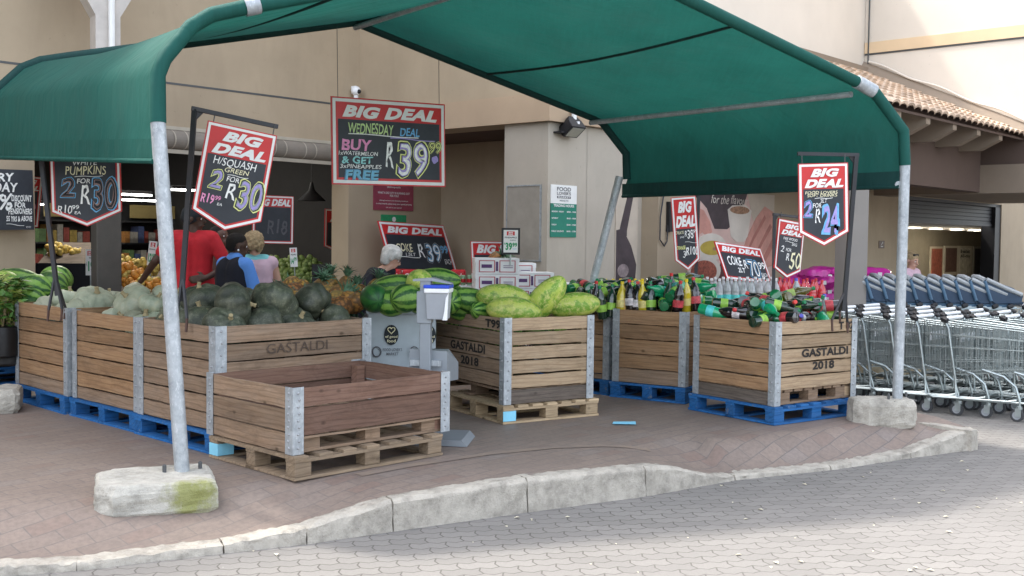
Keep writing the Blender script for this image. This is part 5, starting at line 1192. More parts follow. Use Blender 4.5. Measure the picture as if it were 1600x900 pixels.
# S3 pensioners board and sign beside it
t, wd, h, tt = sign('black board with white brush writing about a pensioners discount at the left edge', (-62, 262, 10.62), (51, 266, 11.2), (-62, 360, 10.62), .0, [
    ('EVERY', (.2, .06, .73, .2), 'w', 'b'), ('TUESDAY', (.05, .22, .78, .38), 'w', 'b'), ('10', (.1, .42, .5, .8), 'w', 'b'), ('%', (.5, .4, .7, .68), 'w', 'm'), ('DISCOUNT', (.68, .42, .97, .53), 'w', 'b'), ('FOR', (.72, .54, .88, .63), 'w', 'b'), ('PENSIONERS', (.63, .64, .97, .74), 'w', 'b'), ('55 YRS & ABOVE', (.6, .77, .97, .86), 'w', 'b'), ('_', (.6, .93, .85, .9), 'w'), ('CC', (.88, .94, .95, .97), 'w')], plainboard=True, name='chalk_board', group='chalkboard notices')
t, wd, h, tt = sign('small shaded pentagon sale sign half hidden beside the pensioners board', (22, 272, 13.2), (67, 277, 13.3), (22, 352, 13.2), .3, [('R', (.3, .5, .5, .7), 'w'), ('99', (.5, .52, .85, .72), 'pk'), ('EA', (.6, .8, .8, .86), 'w')], tip=-.0, header='BIG|DEAL')
# S4 Wednesday board
t, wd, h, tt = sign('large landscape Wednesday deal board, purple R39.99, hung beneath the canopy', (517, 150, 9.9), (695, 163, 10.55), (519, 288, 9.9), .25, [
    ('WEDNESDAY', (.14, .285, .53, .41), 'g', 'm'), ('DEAL', (.585, .315, .76, .41), 'b', 'm'), ('_', (.14, .425, .75, .415), 'w'), ('BUY', (.08, .475, .34, .605), 'pk', 'b'), ('1xWATERMELON', (.055, .615, .39, .66), 'w'), ('& GET', (.08, .67, .35, .755), 't', 'b'), ('3xPINEAPPLES', (.065, .765, .42, .81), 'w'), ('FREE', (.1, .82, .4, .945), 'b,t,b', 'o'), ('R', (.455, .49, .525, .79), 'w', 'm'), ('39', (.54, .455, .855, .92), 'y,p,w', 'o'), ('99', (.845, .455, .965, .61), 'y,dk,y', 'o'), ('.', (.87, .63, .93, .72), 'p', 'b'), ('_', (.5, .455, .9, .44), 'p')], header='BIG DEAL')
S4 = t
for x in (wd*.06, wd*.95): one('hanging_wire', M['steel_mid'], lambda b: b.tube([(x, .006, h), (x, .006, h+.62)], .003, 4), t)
# S5 coke board leaning on the wall
lean = .21
def wallpt(px, py, Yb): s_, z_ = onB(px, py, Yb); return s_, z_
t, wd, h, tt = sign('wide sale board at R39.99 each tilted behind the white-haired woman', (590, 345, 14.4), (693, 352, 15.3), (611, 427, 14.15), .25, [('COKE', (.16, .42, .4, .58), 'cr', 'm'), ('1.5LT', (.27, .6, .42, .66), 'w'), ('_', (.16, .69, .47, .68), 'w'), ('R', (.47, .42, .56, .68), 'w'), ('39', (.57, .38, .83, .8), 'gy,b,w', 'o'), ('99', (.82, .42, .95, .6), 'gy,b', 'o'), ('EACH', (.84, .7, .95, .8), 'w')], header='BIG DEAL')
t, wd, h, tt = sign('red topped sale board partly hidden behind the white cartons', (735, 377, 14.2), (830, 378, 14.3), (775, 440, 13.9), .34, [('R29', (.5, .5, .9, .8), 'w', 'm')], header='BIG DEAL')
# S8 tall narrow
t, wd, h, tt = sign('tall narrow sale sign with two prices, 38.99 above 100, by the mural', (1048, 309, 11.9), (1087, 306, 11.9), (1050, 408, 11.9), .43, [('CREATE', (.08, .46, .42, .5), 'cr'), ('JUICE', (.25, .53, .42, .56), 'w'), ('R', (.45, .46, .54, .54), 'w'), ('38', (.55, .45, .8, .57), 'w'), ('99', (.8, .45, .97, .5), 'w'), ('_', (.45, .63, .95, .61), 'w'), ('ORANGE', (.1, .66, .45, .71), 'y', 'm'), ('3', (.32, .73, .45, .82), 'w'), ('R100', (.46, .68, .95, .79), 'w', 'm')], tip=.17, header='BIG|DEAL')
stand('grey gallows stand of the tall narrow two-price sign', (1092, 300), (1084, 520), 11.95, 11.95, (1040, 301), 11.95, .02)
# S9 parallelogram
t, wd, h, tt = sign('skewed red topped sale board at R70 leaning in front of the mural', (1116, 377, 13.4), (1188, 388, 14.0), (1137, 436, 13.2), .27, [('COKE', (.14, .36, .44, .6), 'w', 'm'), ('2LT', (.3, .65, .46, .78), 'w', 'm'), ('R', (.47, .42, .55, .65), 'w'), ('70', (.54, .38, .8, .9), 'b,dk,w', 'o'), ('99', (.8, .42, .95, .62), 'w'), ('EACH', (.8, .72, .94, .82), 'w')], header='BIG DEAL')
# S10 fire wood
t, wd, h, tt = sign('small pentagon sale sign for fire wood at two for R50', (1217, 341, 11.2), (1258, 349, 11.5), (1213, 419, 11.2), .27, [('FIRE WOOD', (.22, .3, .75, .345), 'w'), ('_', (.3, .37, .6, .37), 'w'), ('5KG', (.55, .38, .75, .43), 'w'), ('2', (.15, .45, .28, .56), 'w'), ('FOR', (.35, .48, .55, .54), 'w'), ('R', (.38, .57, .5, .7), 'w'), ('50', (.52, .54, .95, .83), 'cr')], tip=.17, header='BIG|DEAL')
clips(t, wd, h)
stand('grey gallows stand of the fire wood sign', (1210, 335), (1207, 560), 11.2, 11.2, (1262, 341), 11.5, .018)
# S11 soft drinks
t, wd, h, tt = sign('hanging pentagon sale sign for soft drinks at two for R24, right end of the crates', (1247, 256, 8.75), (1325, 254, 8.75), (1244, 364, 8.75), .31, [('FOOD LOVERS', (.13, .335, .78, .37), 'cr'), ('SOFT DRINKS', (.17, .37, .77, .405), 'cr'), ('_', (.32, .42, .68, .425), 'w'), ('2LT', (.43, .43, .57, .475), 'w'), ('2', (.08, .44, .28, .66), 'b,p', 'o'), ('FOR', (.28, .48, .45, .535), 'w'), ('R', (.32, .55, .43, .72), 'w'), ('24', (.44, .48, .82, .87), 'b,p', 'o')], tip=.2, header='BIG|DEAL')
clips(t, wd, h)
stand('black gallows stand hooked on the front rim of the crate with T 82', (1338, 242), (1318, 486), 8.9, 8.8, (1246, 240), 8.78, .02, [(1300, 500, 8.85), (1324, 503, 9.05), (1312, 486, 9.15)])
# interior hanging boards
sign('dim hanging sale board inside the shop behind the squash sign', (395, 304, 13.9), (459, 307, 14.2), (395, 380, 13.9), .24, [('R18', (.35, .5, .85, .8), 'dg', 'm')], header='BIG DEAL')
sign('dim pentagon sale board inside the shop entrance beside the jamb', (508, 326, 15.6), (565, 329, 16.0), (508, 385, 15.6), .3, [('R50', (.3, .5, .85, .8), 'dg', 'm')], tip=.2, header='BIG|DEAL')
# price cards
def card(label, px, py, Y, w_, h_, lines, rz=0., frame=False, tilt=0):
    p = at(px, py, Y); t = thing('price_card', label, 'price card', p, rz, 'white price cards on stands'); t.rotation_euler = (0, tilt, rz)
    if frame: one('frame', M['black'], lambda b: b.bx(-w_/2-.022, w_/2+.022, -.005, .012, -h_/2-.022, h_/2+.022), t)
    one('card', M['white'], lambda b: b.bx(-w_/2, w_/2, -.009, -.0055, -h_/2, h_/2), t)
    one('red_flash', M['red'], lambda b: b.bx(-w_*.28, w_*.28, -.0105, -.0092, h_*.26, h_*.44), t)
    for s_, q, c, bo in lines: letters(t, s_, ((q[0]-.5)*w_, (.5-q[3])*h_, (q[2]-.5)*w_, (.5-q[1])*h_), M['c_'+c], -.012, bo)
    one('stem', M['chrome'], lambda b: b.tube([(0, .008, -h_/2), (0, .008, -h_/2-.14)], .008, 6), t); return t
BD = [('BIG', (.36, .08, .64, .145), 'w', .04), ('DEAL', (.33, .16, .67, .23), 'w', .04)]
card('framed pineapple price card at 39.99 standing on the white cartons', 798, 377, 11.4, .15, .235, BD+[('PINEAPPLE', (.08, .3, .92, .37), 'dk', .02), ('QUEENS', (.45, .43, .85, .48), 'dk', .02), ('R', (.05, .56, .13, .66), 'gn', .02), ('39', (.14, .56, .6, .9), 'gn', .04), ('99', (.62, .56, .95, .75), 'gn', .04), ('each', (.65, .8, .9, .86), 'b', .0)], frame=True)
card('white price card with a green figure left of the dark column', 141, 410, 12.6, .1, .3, BD+[('RED', (.4, .3, .7, .35), 'dk', .02), ('R', (.1, .5, .2, .65), 'dk', .0), ('19', (.3, .45, .95, .85), 'gn', .05)])
card('white price card tilted behind the left canopy post', 238, 396, 13.2, .1, .3, BD+[('BANANAS', (.15, .3, .85, .36), 'dk', .02), ('12', (.1, .5, .5, .85), 'gn', .05), ('99', (.55, .5, .9, .7), 'gn', .03)], tilt=.12)
card('white price card in the dark shop right of the blonde woman', 459, 402, 14.2, .095, .25, BD+[('PEARS', (.15, .32, .85, .4), 'dk', .02), ('14', (.1, .55, .5, .85), 'gn', .05), ('99', (.55, .5, .9, .7), 'gn', .03)], tilt=-.06)

# ================================================================ PEOPLE
def organic(name, prims, mat, parent, vox=.014, smooth=6):
    b = MB()
    for p in prims:
        if p[0] == 'c': b.cap(*p[1:5], n=10)
        else: b.ball(p[1], p[2], 14, 10, Matrix.Rotation(p[3], 4, 'Z') if len(p) > 3 else None)
    o = b.build(name, mat); r = o.modifiers.new('r', 'REMESH'); r.mode = 'VOXEL'; r.voxel_size = vox
    s_ = o.modifiers.new('s', 'SMOOTH'); s_.iterations = smooth; s_.factor = .5
    me = bpy.data.meshes.new_from_object(o.evaluated_get(bpy.context.evaluated_depsgraph_get())); me.name = name
    bpy.data.objects.remove(o); me.materials.clear(); me.materials.append(mat); me.polygons.foreach_set('use_smooth', [True]*len(me.polygons))
    ob = bpy.data.objects.new(name, me); COL.objects.link(ob); ob.parent = parent; return ob
def hand_prims(w, d, side, curl=.6, s=1.):
    """palm and five fingers from the wrist w along direction d; side = thumb direction"""
    d = Vector(d).normalized(); side = Vector(side); side = (side-d*side.dot(d)).normalized(); n = d.cross(side); out = []
    w = Vector(w); out.append(('c', w, w+d*.03*s, .026*s, .028*s))
    for k in range(4):
        o = side*(.03-.02*k)*s; b0 = w+d*.03*s+o*.7; b1 = w+d*.085*s+o; ln = (.04, .046, .043, .034)[k]*s
        out.append(('c', b0, b1, .016*s, .0125*s)); dd = (d+n*curl*.5).normalized(); k1 = b1+dd*ln; out.append(('c', b1, k1, .0105*s, .0095*s)); dd = (d+n*curl*1.3).normalized(); out.append(('c', k1, k1+dd*ln*.75, .0095*s, .008*s))
    t0 = w+d*.02*s+side*.02*s; t1 = t0+(d*.5+side*.8).normalized()*.045*s; out += [('c', t0, t1, .015*s, .0115*s), ('c', t1, t1+(d*.85+side*.3+n*.3).normalized()*.035*s, .011*s, .009*s)]
    return out
def face_frame(hc, yaw, pitch=0):
    f = Vector((math.sin(yaw)*-1, math.cos(yaw), 0)); f = (f*math.cos(pitch)+Vector((0, 0, math.sin(pitch)))).normalized(); r = f.cross(Vector((0, 0, 1))).normalized(); u = r.cross(f); return Vector(hc), f, r, u
def head_prims(hc, yaw, pitch, s=1.):
    c, f, r, u = face_frame(hc, yaw, pitch); P = lambda a, b_, z: c+f*a*s+r*b_*s+u*z*s
    return [('c', P(-.02, 0, .035), P(.015, 0, .03), .082*s, .078*s), ('c', P(.02, 0, -.0), P(.04, 0, -.06), .066*s, .045*s), ('c', P(.06, 0, -.085), P(.03, 0, -.075), .026*s, .04*s),
            ('c', P(.088, 0, .012), P(.107, 0, -.022), .011*s, .016*s), ('c', P(.083, -.025, -.055), P(.083, .025, -.055), .011*s, .011*s), ('c', P(.078, -.035, .028), P(.078, .035, .028), .012*s, .012*s),
            ('c', P(-.005, .08, .012), P(-.012, .087, -.02), .016*s, .012*s), ('c', P(-.005, -.08, .012), P(-.012, -.087, -.02), .016*s, .012*s)], P
def face_bits(t, P, s, browc):
    one('eye', M['white'], lambda b: b.ball(P(.076, .031, .008), .011*s, 8, 6), t, smooth=True); one('eye', M['white'], lambda b: b.ball(P(.076, -.031, .008), .011*s, 8, 6), t, smooth=True)
    one('pupil', M['black'], lambda b: b.ball(P(.085, .031, .008), .005*s, 6, 5), t); one('pupil', M['black'], lambda b: b.ball(P(.085, -.031, .008), .005*s, 6, 5), t)
    one('eyebrow', browc, lambda b: b.cap(P(.088, .015, .03), P(.08, .045, .03), .005*s, .004*s, 6), t); one('eyebrow', browc, lambda b: b.cap(P(.088, -.015, .03), P(.08, -.045, .03), .005*s, .004*s, 6), t)
    one('lips', plain('lips', (.2, .06, .05), .5), lambda b: b.cap(P(.094, -.018, -.056), P(.094, .018, -.056), .005*s, .005*s, 6), t)
def person(label, px, py, Y, yaw, fyaw, fpitch, skin, s, lean, shirt, sleeve, armsL, armsR, hair, group='people at the stall', low=True, trousers=(.02, .022, .03), extra=None, browc=None):
    """head centre at the pixel; yaw = torso facing (0 faces away from camera)"""
    hc = at(px, py, Y); root = thing('person', label, 'person', (hc.x, hc.y, 0), 0, group); H = hc.z
    Rz = Matrix.Rotation(yaw, 3, 'Z')
    neck = Vector((0, 0, H-.11*s)); fw = Rz @ Vector((0, 1, 0)); rt_ = Rz @ Vector((1, 0, 0))
    ch = neck+fw*(-lean*.25)+Vector((0, 0, -.12*s)); hip = Vector((0, 0, .9*s if H > 1.5*s else H-.66*s))-fw*lean*.9; bel = ch.lerp(hip, .55)+fw*.02
    shL, shR = ch-rt_*.175*s+Vector((0, 0, .06*s)), ch+rt_*.175*s+Vector((0, 0, .06*s))
    hp, P = head_prims(Vector((0, 0, H)), fyaw, fpitch, s)
    def arm(sh, e, w_): return [('c', sh, e, .05*s, .04*s), ('c', e, w_, .04*s, .028*s)]
    L = lambda v: ch+rt_*v[0]+fw*v[1]+Vector((0, 0, v[2]))
    eL, wL, hdL, thL = [Vector(L(q)) if i < 2 else Rz @ Vector(q) for i, q in enumerate(armsL)]; eR, wR, hdR, thR = [Vector(L(q)) if i < 2 else Rz @ Vector(q) for i, q in enumerate(armsR)]
    torso = [('c', neck+Vector((0, 0, .03)), ch+Vector((0, 0, .05)), .052*s, .07*s), ('c', shL*.9+ch*.1, shR*.9+ch*.1, .065*s, .065*s), ('c', ch-rt_*.07*s, bel-rt_*.06*s, .105*s, .1*s), ('c', ch+rt_*.07*s, bel+rt_*.06*s, .105*s, .1*s), ('c', bel-rt_*.06*s, hip-rt_*.08*s, .1*s, .115*s), ('c', bel+rt_*.06*s, hip+rt_*.08*s, .1*s, .115*s)]
    legs = []
    for sg in (-1, 1):
        k = hip+rt_*sg*.1*s; kn = Vector((k.x, k.y, k.z*.53))+fw*.03+rt_*sg*.01; an = Vector((k.x, k.y, .08))+rt_*sg*.015
        legs += [('c', k, kn, .085*s, .06*s), ('c', kn, an, .057*s, .04*s)]
    feet = [('c', Vector((q.x, q.y, .045)), Vector((q.x, q.y, .035))+fw*.16, .042, .035) for q in (legs[1][2], legs[3][2])]
    organic('body', hp+torso+arm(shL, eL, wL)+arm(shR, eR, wR)+hand_prims(wL, hdL, thL, .7, s)+hand_prims(wR, hdR, thR, .7, s)+legs+feet, skin, root, .011, 3)
    face_bits(root, P, s, browc or M['black'])
    infl = lambda p, d: ('c', p[1], p[2], p[3]+d, p[4]+d)
    sh = [infl(p, .016) for p in torso[1:]]
    if sleeve: sh += [infl(('c', shL, shL.lerp(eL, sleeve), .05*s, .048*s), .018), infl(('c', shR, shR.lerp(eR, sleeve), .05*s, .048*s), .018)]
    sh.append(('c', neck-Vector((0, 0, .03)), ch, .055*s, .09*s))
    organic('shirt', sh, shirt, root, .014, 3)
    organic('trousers', [infl(p, .02) for p in legs]+[infl(p, .008) for p in torso[4:]], plain('trouser_cloth', trousers, .9), root, .018, 4)
    for f_ in feet: organic('shoe', [infl(f_, .012)], M['black'], root, .014, 2)
    hair(root, P, s)
    if extra: extra(root, P, s, ch, bel, hip, shL, shR, eL, eR, rt_, fw, torso)
    return root
redcl = plain('red_polo_cotton', (.5, .018, .028), .85, var=.22, s=4, bmp=.7, bs=9); dkcl = plain('navy_knit', (.012, .013, .022), .95, var=.2, bmp=.2, bs=40); blcl = plain('sky_blue_cotton', (.11, .28, .72), .85, var=.1, bmp=.6, bs=10); pkcl = plain('pale_pink_cotton', (.6, .42, .5), .85, var=.1, bmp=.6, bs=10); brcl = plain('dusty_brown_cotton', (.14, .08, .065), .9)
def shorthair(mat, vol=.006, low=-.02):
    def f(root, P, s): organic('hair', [('c', P(-.028, 0, .045), P(.0, 0, .052), (.084+vol)*s, (.078+vol)*s), ('c', P(-.05, 0, .0), P(-.045, 0, low), .062*s, .05*s)], mat, root, .012, 2)
    return f
def cap_(root, P, s):
    organic('cap', [('c', P(-.022, 0, .05), P(.008, 0, .05), .09*s, .088*s), ('c', P(-.04, 0, .02), P(.0, 0, .03), .08*s, .085*s)], M['c_dk'], root, .012, 2)
    organic('cap_peak', [('e', P(.1, 0, .045), (.06, .06, .012))], M['c_dk'], root, .01, 1)
blackhair = plain('black_hair', (.012, .009, .008), .9, bmp=.4, bs=120)
person('person in a red polo shirt and black cap, one hand behind the hip', 302, 343, 10.7, R(12), R(-82), 0, M['skin_d'], 1.04, .0, redcl, .62,
       [(-.36, .02, -.17), (-.5, .18, -.36), (-.5, .5, -.5), (0, 1, .2)], [(.33, -.08, -.22), (.13, -.15, -.33), (-1, -.1, -.12), (0, .1, 1)], cap_, extra=lambda root, P, s, ch, bel, hip, shL, shR, eL, eR, rt_, fw, torso: organic('collar', [('c', ch+Vector((0, 0, .1))-rt_*.04, ch+Vector((0, 0, .1))+rt_*.04, .055, .055)], redcl, root, .014, 2))
person('bald person in a dusty brown shirt half hidden behind the one in red', 343, 371, 11.4, R(-60), R(-110), .1, M['skin_m'], 1.0, .1, brcl, .6, [(-.24, .06, -.25), (-.2, .28, -.3), (0, 1, 0), (1, 0, 0)], [(.24, .06, -.25), (.2, .28, -.3), (0, 1, 0), (-1, 0, 0)], shorthair(blackhair, .0, .03))
def vest(root, P, s, ch, bel, hip, shL, shR, eL, eR, rt_, fw, torso):
    organic('vest', [('c', p[1], p[2], p[3]+.034, p[4]+.034) for p in torso[2:]]+[('c', shL*.72+ch*.28, shR*.72+ch*.28, .085, .085)], dkcl, root, .014, 3)
    one('earring', M['whiteplastic'], lambda b: b.ball(P(-.012, .098, -.035), .01, 8, 6), root); one('earring', M['whiteplastic'], lambda b: b.ball(P(-.012, -.098, -.035), .01, 8, 6), root)
    organic('shirt_collar', [('c', ch+Vector((0, 0, .11))-rt_*.03, ch+Vector((0, 0, .11))+rt_*.03, .066, .066)], blcl, root, .014, 2)
person('person with cropped black hair in a black vest over a bright blue shirt', 371, 385, 10.35, R(-38), R(-62), -.1, M['skin_d'], 1.0, .12, blcl, .75, [(-.24, .1, -.24), (-.14, .3, -.2), (.3, 1, 0), (1, 0, 0)], [(.23, .08, -.24), (.12, .3, -.22), (-.3, 1, 0), (-1, 0, 0)], shorthair(blackhair, .003, .0), extra=vest)
blond = plain('curly_blonde_hair', (.34, .25, .14), .8, var=.45, s=30, bmp=.8, bs=60)
def curly(root, P, s):
    rs = random.Random(5); organic('hair', [('c', P(-.03, 0, .05), P(-.01, 0, .05), .09*s, .085*s)]+[('e', P(-.03+.1*math.cos(k*2.4)*math.sin(.3+k*.024)*(.9 if math.cos(k*2.4) < .3 else .5), .09*math.sin(k*2.4)*math.sin(.3+k*.024), .03+.1*math.cos(.3+k*.024)), rs.uniform(.02, .03)) for k in range(90)], blond, root, .009, 0)
def pinkex(root, P, s, ch, bel, hip, shL, shR, eL, eR, rt_, fw, torso): organic('turquoise_yoke', [('c', ch+Vector((0, 0, .075))-rt_*.1, ch+Vector((0, 0, .075))+rt_*.1, .075, .075)], plain('turquoise_trim', (.2, .55, .58), .8), root, .014, 2)
person('person with curly blonde hair in a pale pink sleeveless top with a turquoise yoke', 398, 384, 11.0, R(15), R(-10), -.15, M['skin_l'], 1.0, .05, pkcl, 0, [(-.23, .06, -.25), (-.2, .25, -.35), (0, 1, 0), (1, 0, 0)], [(.26, .03, -.26), (.27, .2, -.42), (0, .8, -.4), (-1, 0, 0)], curly, extra=pinkex)
silver = plain('silver_hair', (.5, .5, .48), .7, var=.25, s=25, bmp=.6, bs=70)
def bob(root, P, s): organic('hair', [('c', P(-.03, 0, .045), P(.005, 0, .055), .094*s, .09*s), ('c', P(-.05, .035, .0), P(-.045, .045, -.05), .062*s, .05*s), ('c', P(-.05, -.035, .0), P(-.045, -.045, -.05), .062*s, .05*s), ('c', P(.04, -.05, .05), P(.04, .05, .05), .05*s, .05*s), ('c', P(.0, .072, .03), P(.0, .08, -.01), .03*s, .022*s), ('c', P(.0, -.072, .03), P(.0, -.08, -.01), .03*s, .022*s)], silver, root, .011, 2)
def specs(root, P, s, *a):
    for sg in (-1, 1):
        one('spectacle_rim', M['steel_dark'], lambda b: b.tube([P(.093, sg*.032+.022*math.cos(a_), .004+.018*math.sin(a_)) for a_ in [2*PI*i/12 for i in range(13)]], .002, 5), root)
        one('spectacle_arm', M['steel_dark'], lambda b: b.tube([P(.093, sg*.055, .01), P(.0, sg*.085, .014)], .002, 5), root)
person('white-haired person in a navy top looking down beside the wide sale board', 611, 403, 11.2, R(-70), R(-78), -.45, M['skin_l'], 1.0, .6, dkcl, .95, [(-.2, .14, -.22), (-.1, .36, -.2), (0, 1, -.2), (1, 0, 0)], [(.2, .14, -.22), (.1, .36, -.2), (0, 1, -.2), (-1, 0, 0)], bob, extra=specs, browc=silver)
def longblond(root, P, s): organic('hair', [('c', P(-.03, 0, .05), P(.0, 0, .05), .092*s, .088*s), ('c', P(-.06, .02, .0), P(-.08, .02, -.15), .07*s, .05*s)], blond, root, .012, 2); organic('sunglasses', [('c', P(.05, -.05, .1), P(.05, .05, .1), .02, .02)], M['black'], root, .008, 1)
person('person with fair hair and sunglasses on top seen over the seat trolleys', 1424, 408, 15.8, R(-140), R(-140), -.2, M['skin_l'], 1.0, .1, pkcl, .6, [(-.22, .1, -.25), (-.2, .3, -.3), (0, 1, 0), (1, 0, 0)], [(.22, .1, -.25), (.2, .3, -.3), (0, 1, 0), (-1, 0, 0)], longblond)

# ================================================================ TROLLEYS
def make_trolley(label, group, seat=False):
    t = thing('shopping_trolley', label, 'trolley', group=group)
    zt0, zt1, zb0, zb1, L = .93, .86, .4, .5, .92; w0, w1 = .26, .19
    def side(u, v, sg): return Vector((u*L, sg*(w0+(w1-w0)*u)*(.86+.14*v), (zb0+(zb1-zb0)*u)*(1-v)+(zt0+(zt1-zt0)*u)*v))
    def basket(b):
        r = .0042
        for sg in (-1, 1):
            for k in range(19): u = k/18; b.tube([side(u, 0, sg), side(u, 1, sg)], r, 4, cap=False)
            for v in (0, .25, .5, .75): b.tube([side(0, v, sg), side(1, v, sg)], r*1.15, 4, cap=False)
            b.tube([side(0, 1, sg), side(1, 1, sg)], .007, 6)
        for u in (0, 1):
            for k in range(10):
                q = k/9; b.tube([side(u, 0, -1).lerp(side(u, 0, 1), q), side(u, 1, -1).lerp(side(u, 1, 1), q)], r, 4, cap=False)
            for v in (0, .33, .66, 1): b.tube([side(u, v, -1), side(u, v, 1)], r*1.3, 4, cap=False)
        for k in range(1, 14): u = k/14; b.tube([side(u, 0, -1), side(u, 0, 1)], r, 4, cap=False)
        for k in range(1, 6): q = k/6; b.tube([side(0, 0, -1).lerp(side(0, 0, 1), q), side(1, 0, -1).lerp(side(1, 0, 1), q)], r, 4, cap=False)
    one('basket', M['chrome'], basket, t)
    def frame(b):
        for sg in (-1, 1):
            b.tube([(-.1, sg*.26, .93), (-.06, sg*.26, .85), (.02, sg*.26, .36), (.03, sg*.255, .2), (.1, sg*.25, .165), (.8, sg*.2, .185), (.87, sg*.19, .2)], .011, 8)
            b.tube([(.55, sg*.2, .47), (.75, sg*.195, .42), (.86, sg*.19, .33), (.9, sg*.19, .2), (.9, sg*.19, .14)], .012, 8)
        b.tube([(.8, -.2, .185), (.8, .2, .185)], .009, 6); b.tube([(.1, -.25, .165), (.1, .25, .165)], .009, 6)
        for k in range(7): b.tube([(.12+k*.1, -.23+k*.004, .18), (.12+k*.1, .23-k*.004, .18)], .004, 4)
    one('chassis', M['chrome'], frame, t, smooth=True)
    one('handle_bar', M['whiteplastic'], lambda b: b.tube([(-.11, -.24, .945), (-.11, .24, .945)], .02, 10), t, smooth=True)
    for sg in (-1, 1): one('handle_cap', M['black'], lambda b: b.tube([(-.11, sg*.23, .945), (-.11, sg*.29, .945), (-.06, sg*.3, .93)], .026, 8), t)
    for x, y in ((.06, .25), (.06, -.25), (.9, .19), (.9, -.19)):
        cs = one('caster', M['chrome'], lambda b: (b.bx(x-.035, x+.02, y-.022, y-.017, .05, .13), b.bx(x-.035, x+.02, y+.017, y+.022, .05, .13), b.lathe([(.026, .12), (.026, .15)], 10, Matrix.Translation((x, y, 0)))), t)
        one('wheel', [M['rubber'], M['greyplastic']], lambda b: (b.lathe([(.045, -.013), (.062, -.012), (.062, .012), (.045, .013)], 18, Matrix.Translation((x-.02, y, .062)) @ Matrix.Rotation(PI/2, 4, 'X')), b.lathe([(.04, -.0145), (.04, .0145)], 14, Matrix.Translation((x-.02, y, .062)) @ Matrix.Rotation(PI/2, 4, 'X'), 1)), cs)
    one('seat_flap', M['whiteplastic'], lambda b: b.bx(.03, .04, -.2, .2, .72, .8), t)
    if seat:
        sn, sg_ = plain('slate_blue_seat_plastic', (.025, .05, .09), .45), plain('pale_blue_seat_plastic', (.07, .14, .22), .45)
        def shell(b):
            for sg in (-1, 1):
                b.prism([(.1, .98), (.4, .96), (.46, 1.0), (.56, 1.25), (.52, 1.27), (.2, 1.16), (.08, 1.07)], sg*.2-.012, sg*.2+.012)
            b.add([(.42, -.2, .97), (.42, .2, .97), (.54, .2, 1.26), (.54, -.2, 1.26), (.46, -.2, .96), (.46, .2, .96), (.58, .2, 1.25), (.58, -.2, 1.25)], [(0, 1, 2, 3), (7, 6, 5, 4), (3, 2, 6, 7), (0, 3, 7, 4), (1, 5, 6, 2)])
            b.bx(.08, .45, -.2, .2, .96, 1.0)
        one('seat_shell', sn, shell, t, bevel=.008)
        one('seat_base', sg_, lambda b: (b.prism([(.2, .9), (.46, .9), (.44, 1.04), (.26, .99)], -.19, .19), b.tube([(.46, -.215, 1.0), (.54, -.215, 1.24)], .02, 8), b.tube([(.46, .215, 1.0), (.54, .215, 1.24)], .02, 8)), t)
        one('seat_padding', plain('grey_seat_padding', (.33, .35, .36), .7), lambda b: (b.tube([(.54, -.21, 1.25), (.57, -.1, 1.28), (.57, .1, 1.28), (.54, .21, 1.25)], .032, 8), b.tube([(.1, -.21, 1.08), (.3, -.215, 1.16), (.52, -.21, 1.26)], .026, 8), b.tube([(.1, .21, 1.08), (.3, .215, 1.16), (.52, .21, 1.26)], .026, 8), b.ball((.1, 0, 1.07), (.06, .12, .05), 12, 8)), t, smooth=True)
    return t
ang = R(-42)
g1 = 'wire shopping trolleys nested in the nearest row'; g2 = 'wire shopping trolleys nested in the rows behind'; g3 = 'trolleys with blue child seats'
tro = make_trolley('wire shopping trolley with a white handle nested in the row nearest the camera', g1)
w0_ = gr(1450, 643, ROADZ); ca_, sa_ = math.cos(ang), math.sin(ang)
def tm(wp, k=0, row=0, pitch=.29):   # front-left... near caster placed at wp, offset along the nest
    off = Vector((ca_, sa_, 0)); perp = Vector((-sa_, ca_, 0))
    o_ = Vector((wp.x, wp.y, ROADZ))+off*(k*pitch)+perp*row; base = o_-(off*.9+perp*-.19)
    return Matrix.Translation(base) @ Matrix.Rotation(ang, 4, 'Z')
tro.matrix_world = tm(w0_, 0)
for k in (-4, -3, -2, -1, 1, 2, 3, 4): dup(tro, tm(w0_, k, random.uniform(-.02, .02)))
first2 = None
for row, ks in ((.68, range(-3, 7)), (1.36, range(-1, 9))):
    for k in ks:
        dup(tro, tm(w0_, k, row+random.uniform(-.02, .02), .3), 'wire shopping trolley with a white handle nested in %s row' % ('the second' if row < 1 else 'the third'), g2)
seatT = make_trolley('wire trolley carrying a slate blue child seat in the back row', g3, True)
for k in range(10):
    p = at(1346+k*23, 468, 13.6-k*.03); Mx = Matrix.Translation((p.x+.36, p.y, ROADZ)) @ Matrix.Rotation(R(176), 4, 'Z')
    if k == 0: seatT.matrix_world = Mx
    else: dup(seatT, Mx)
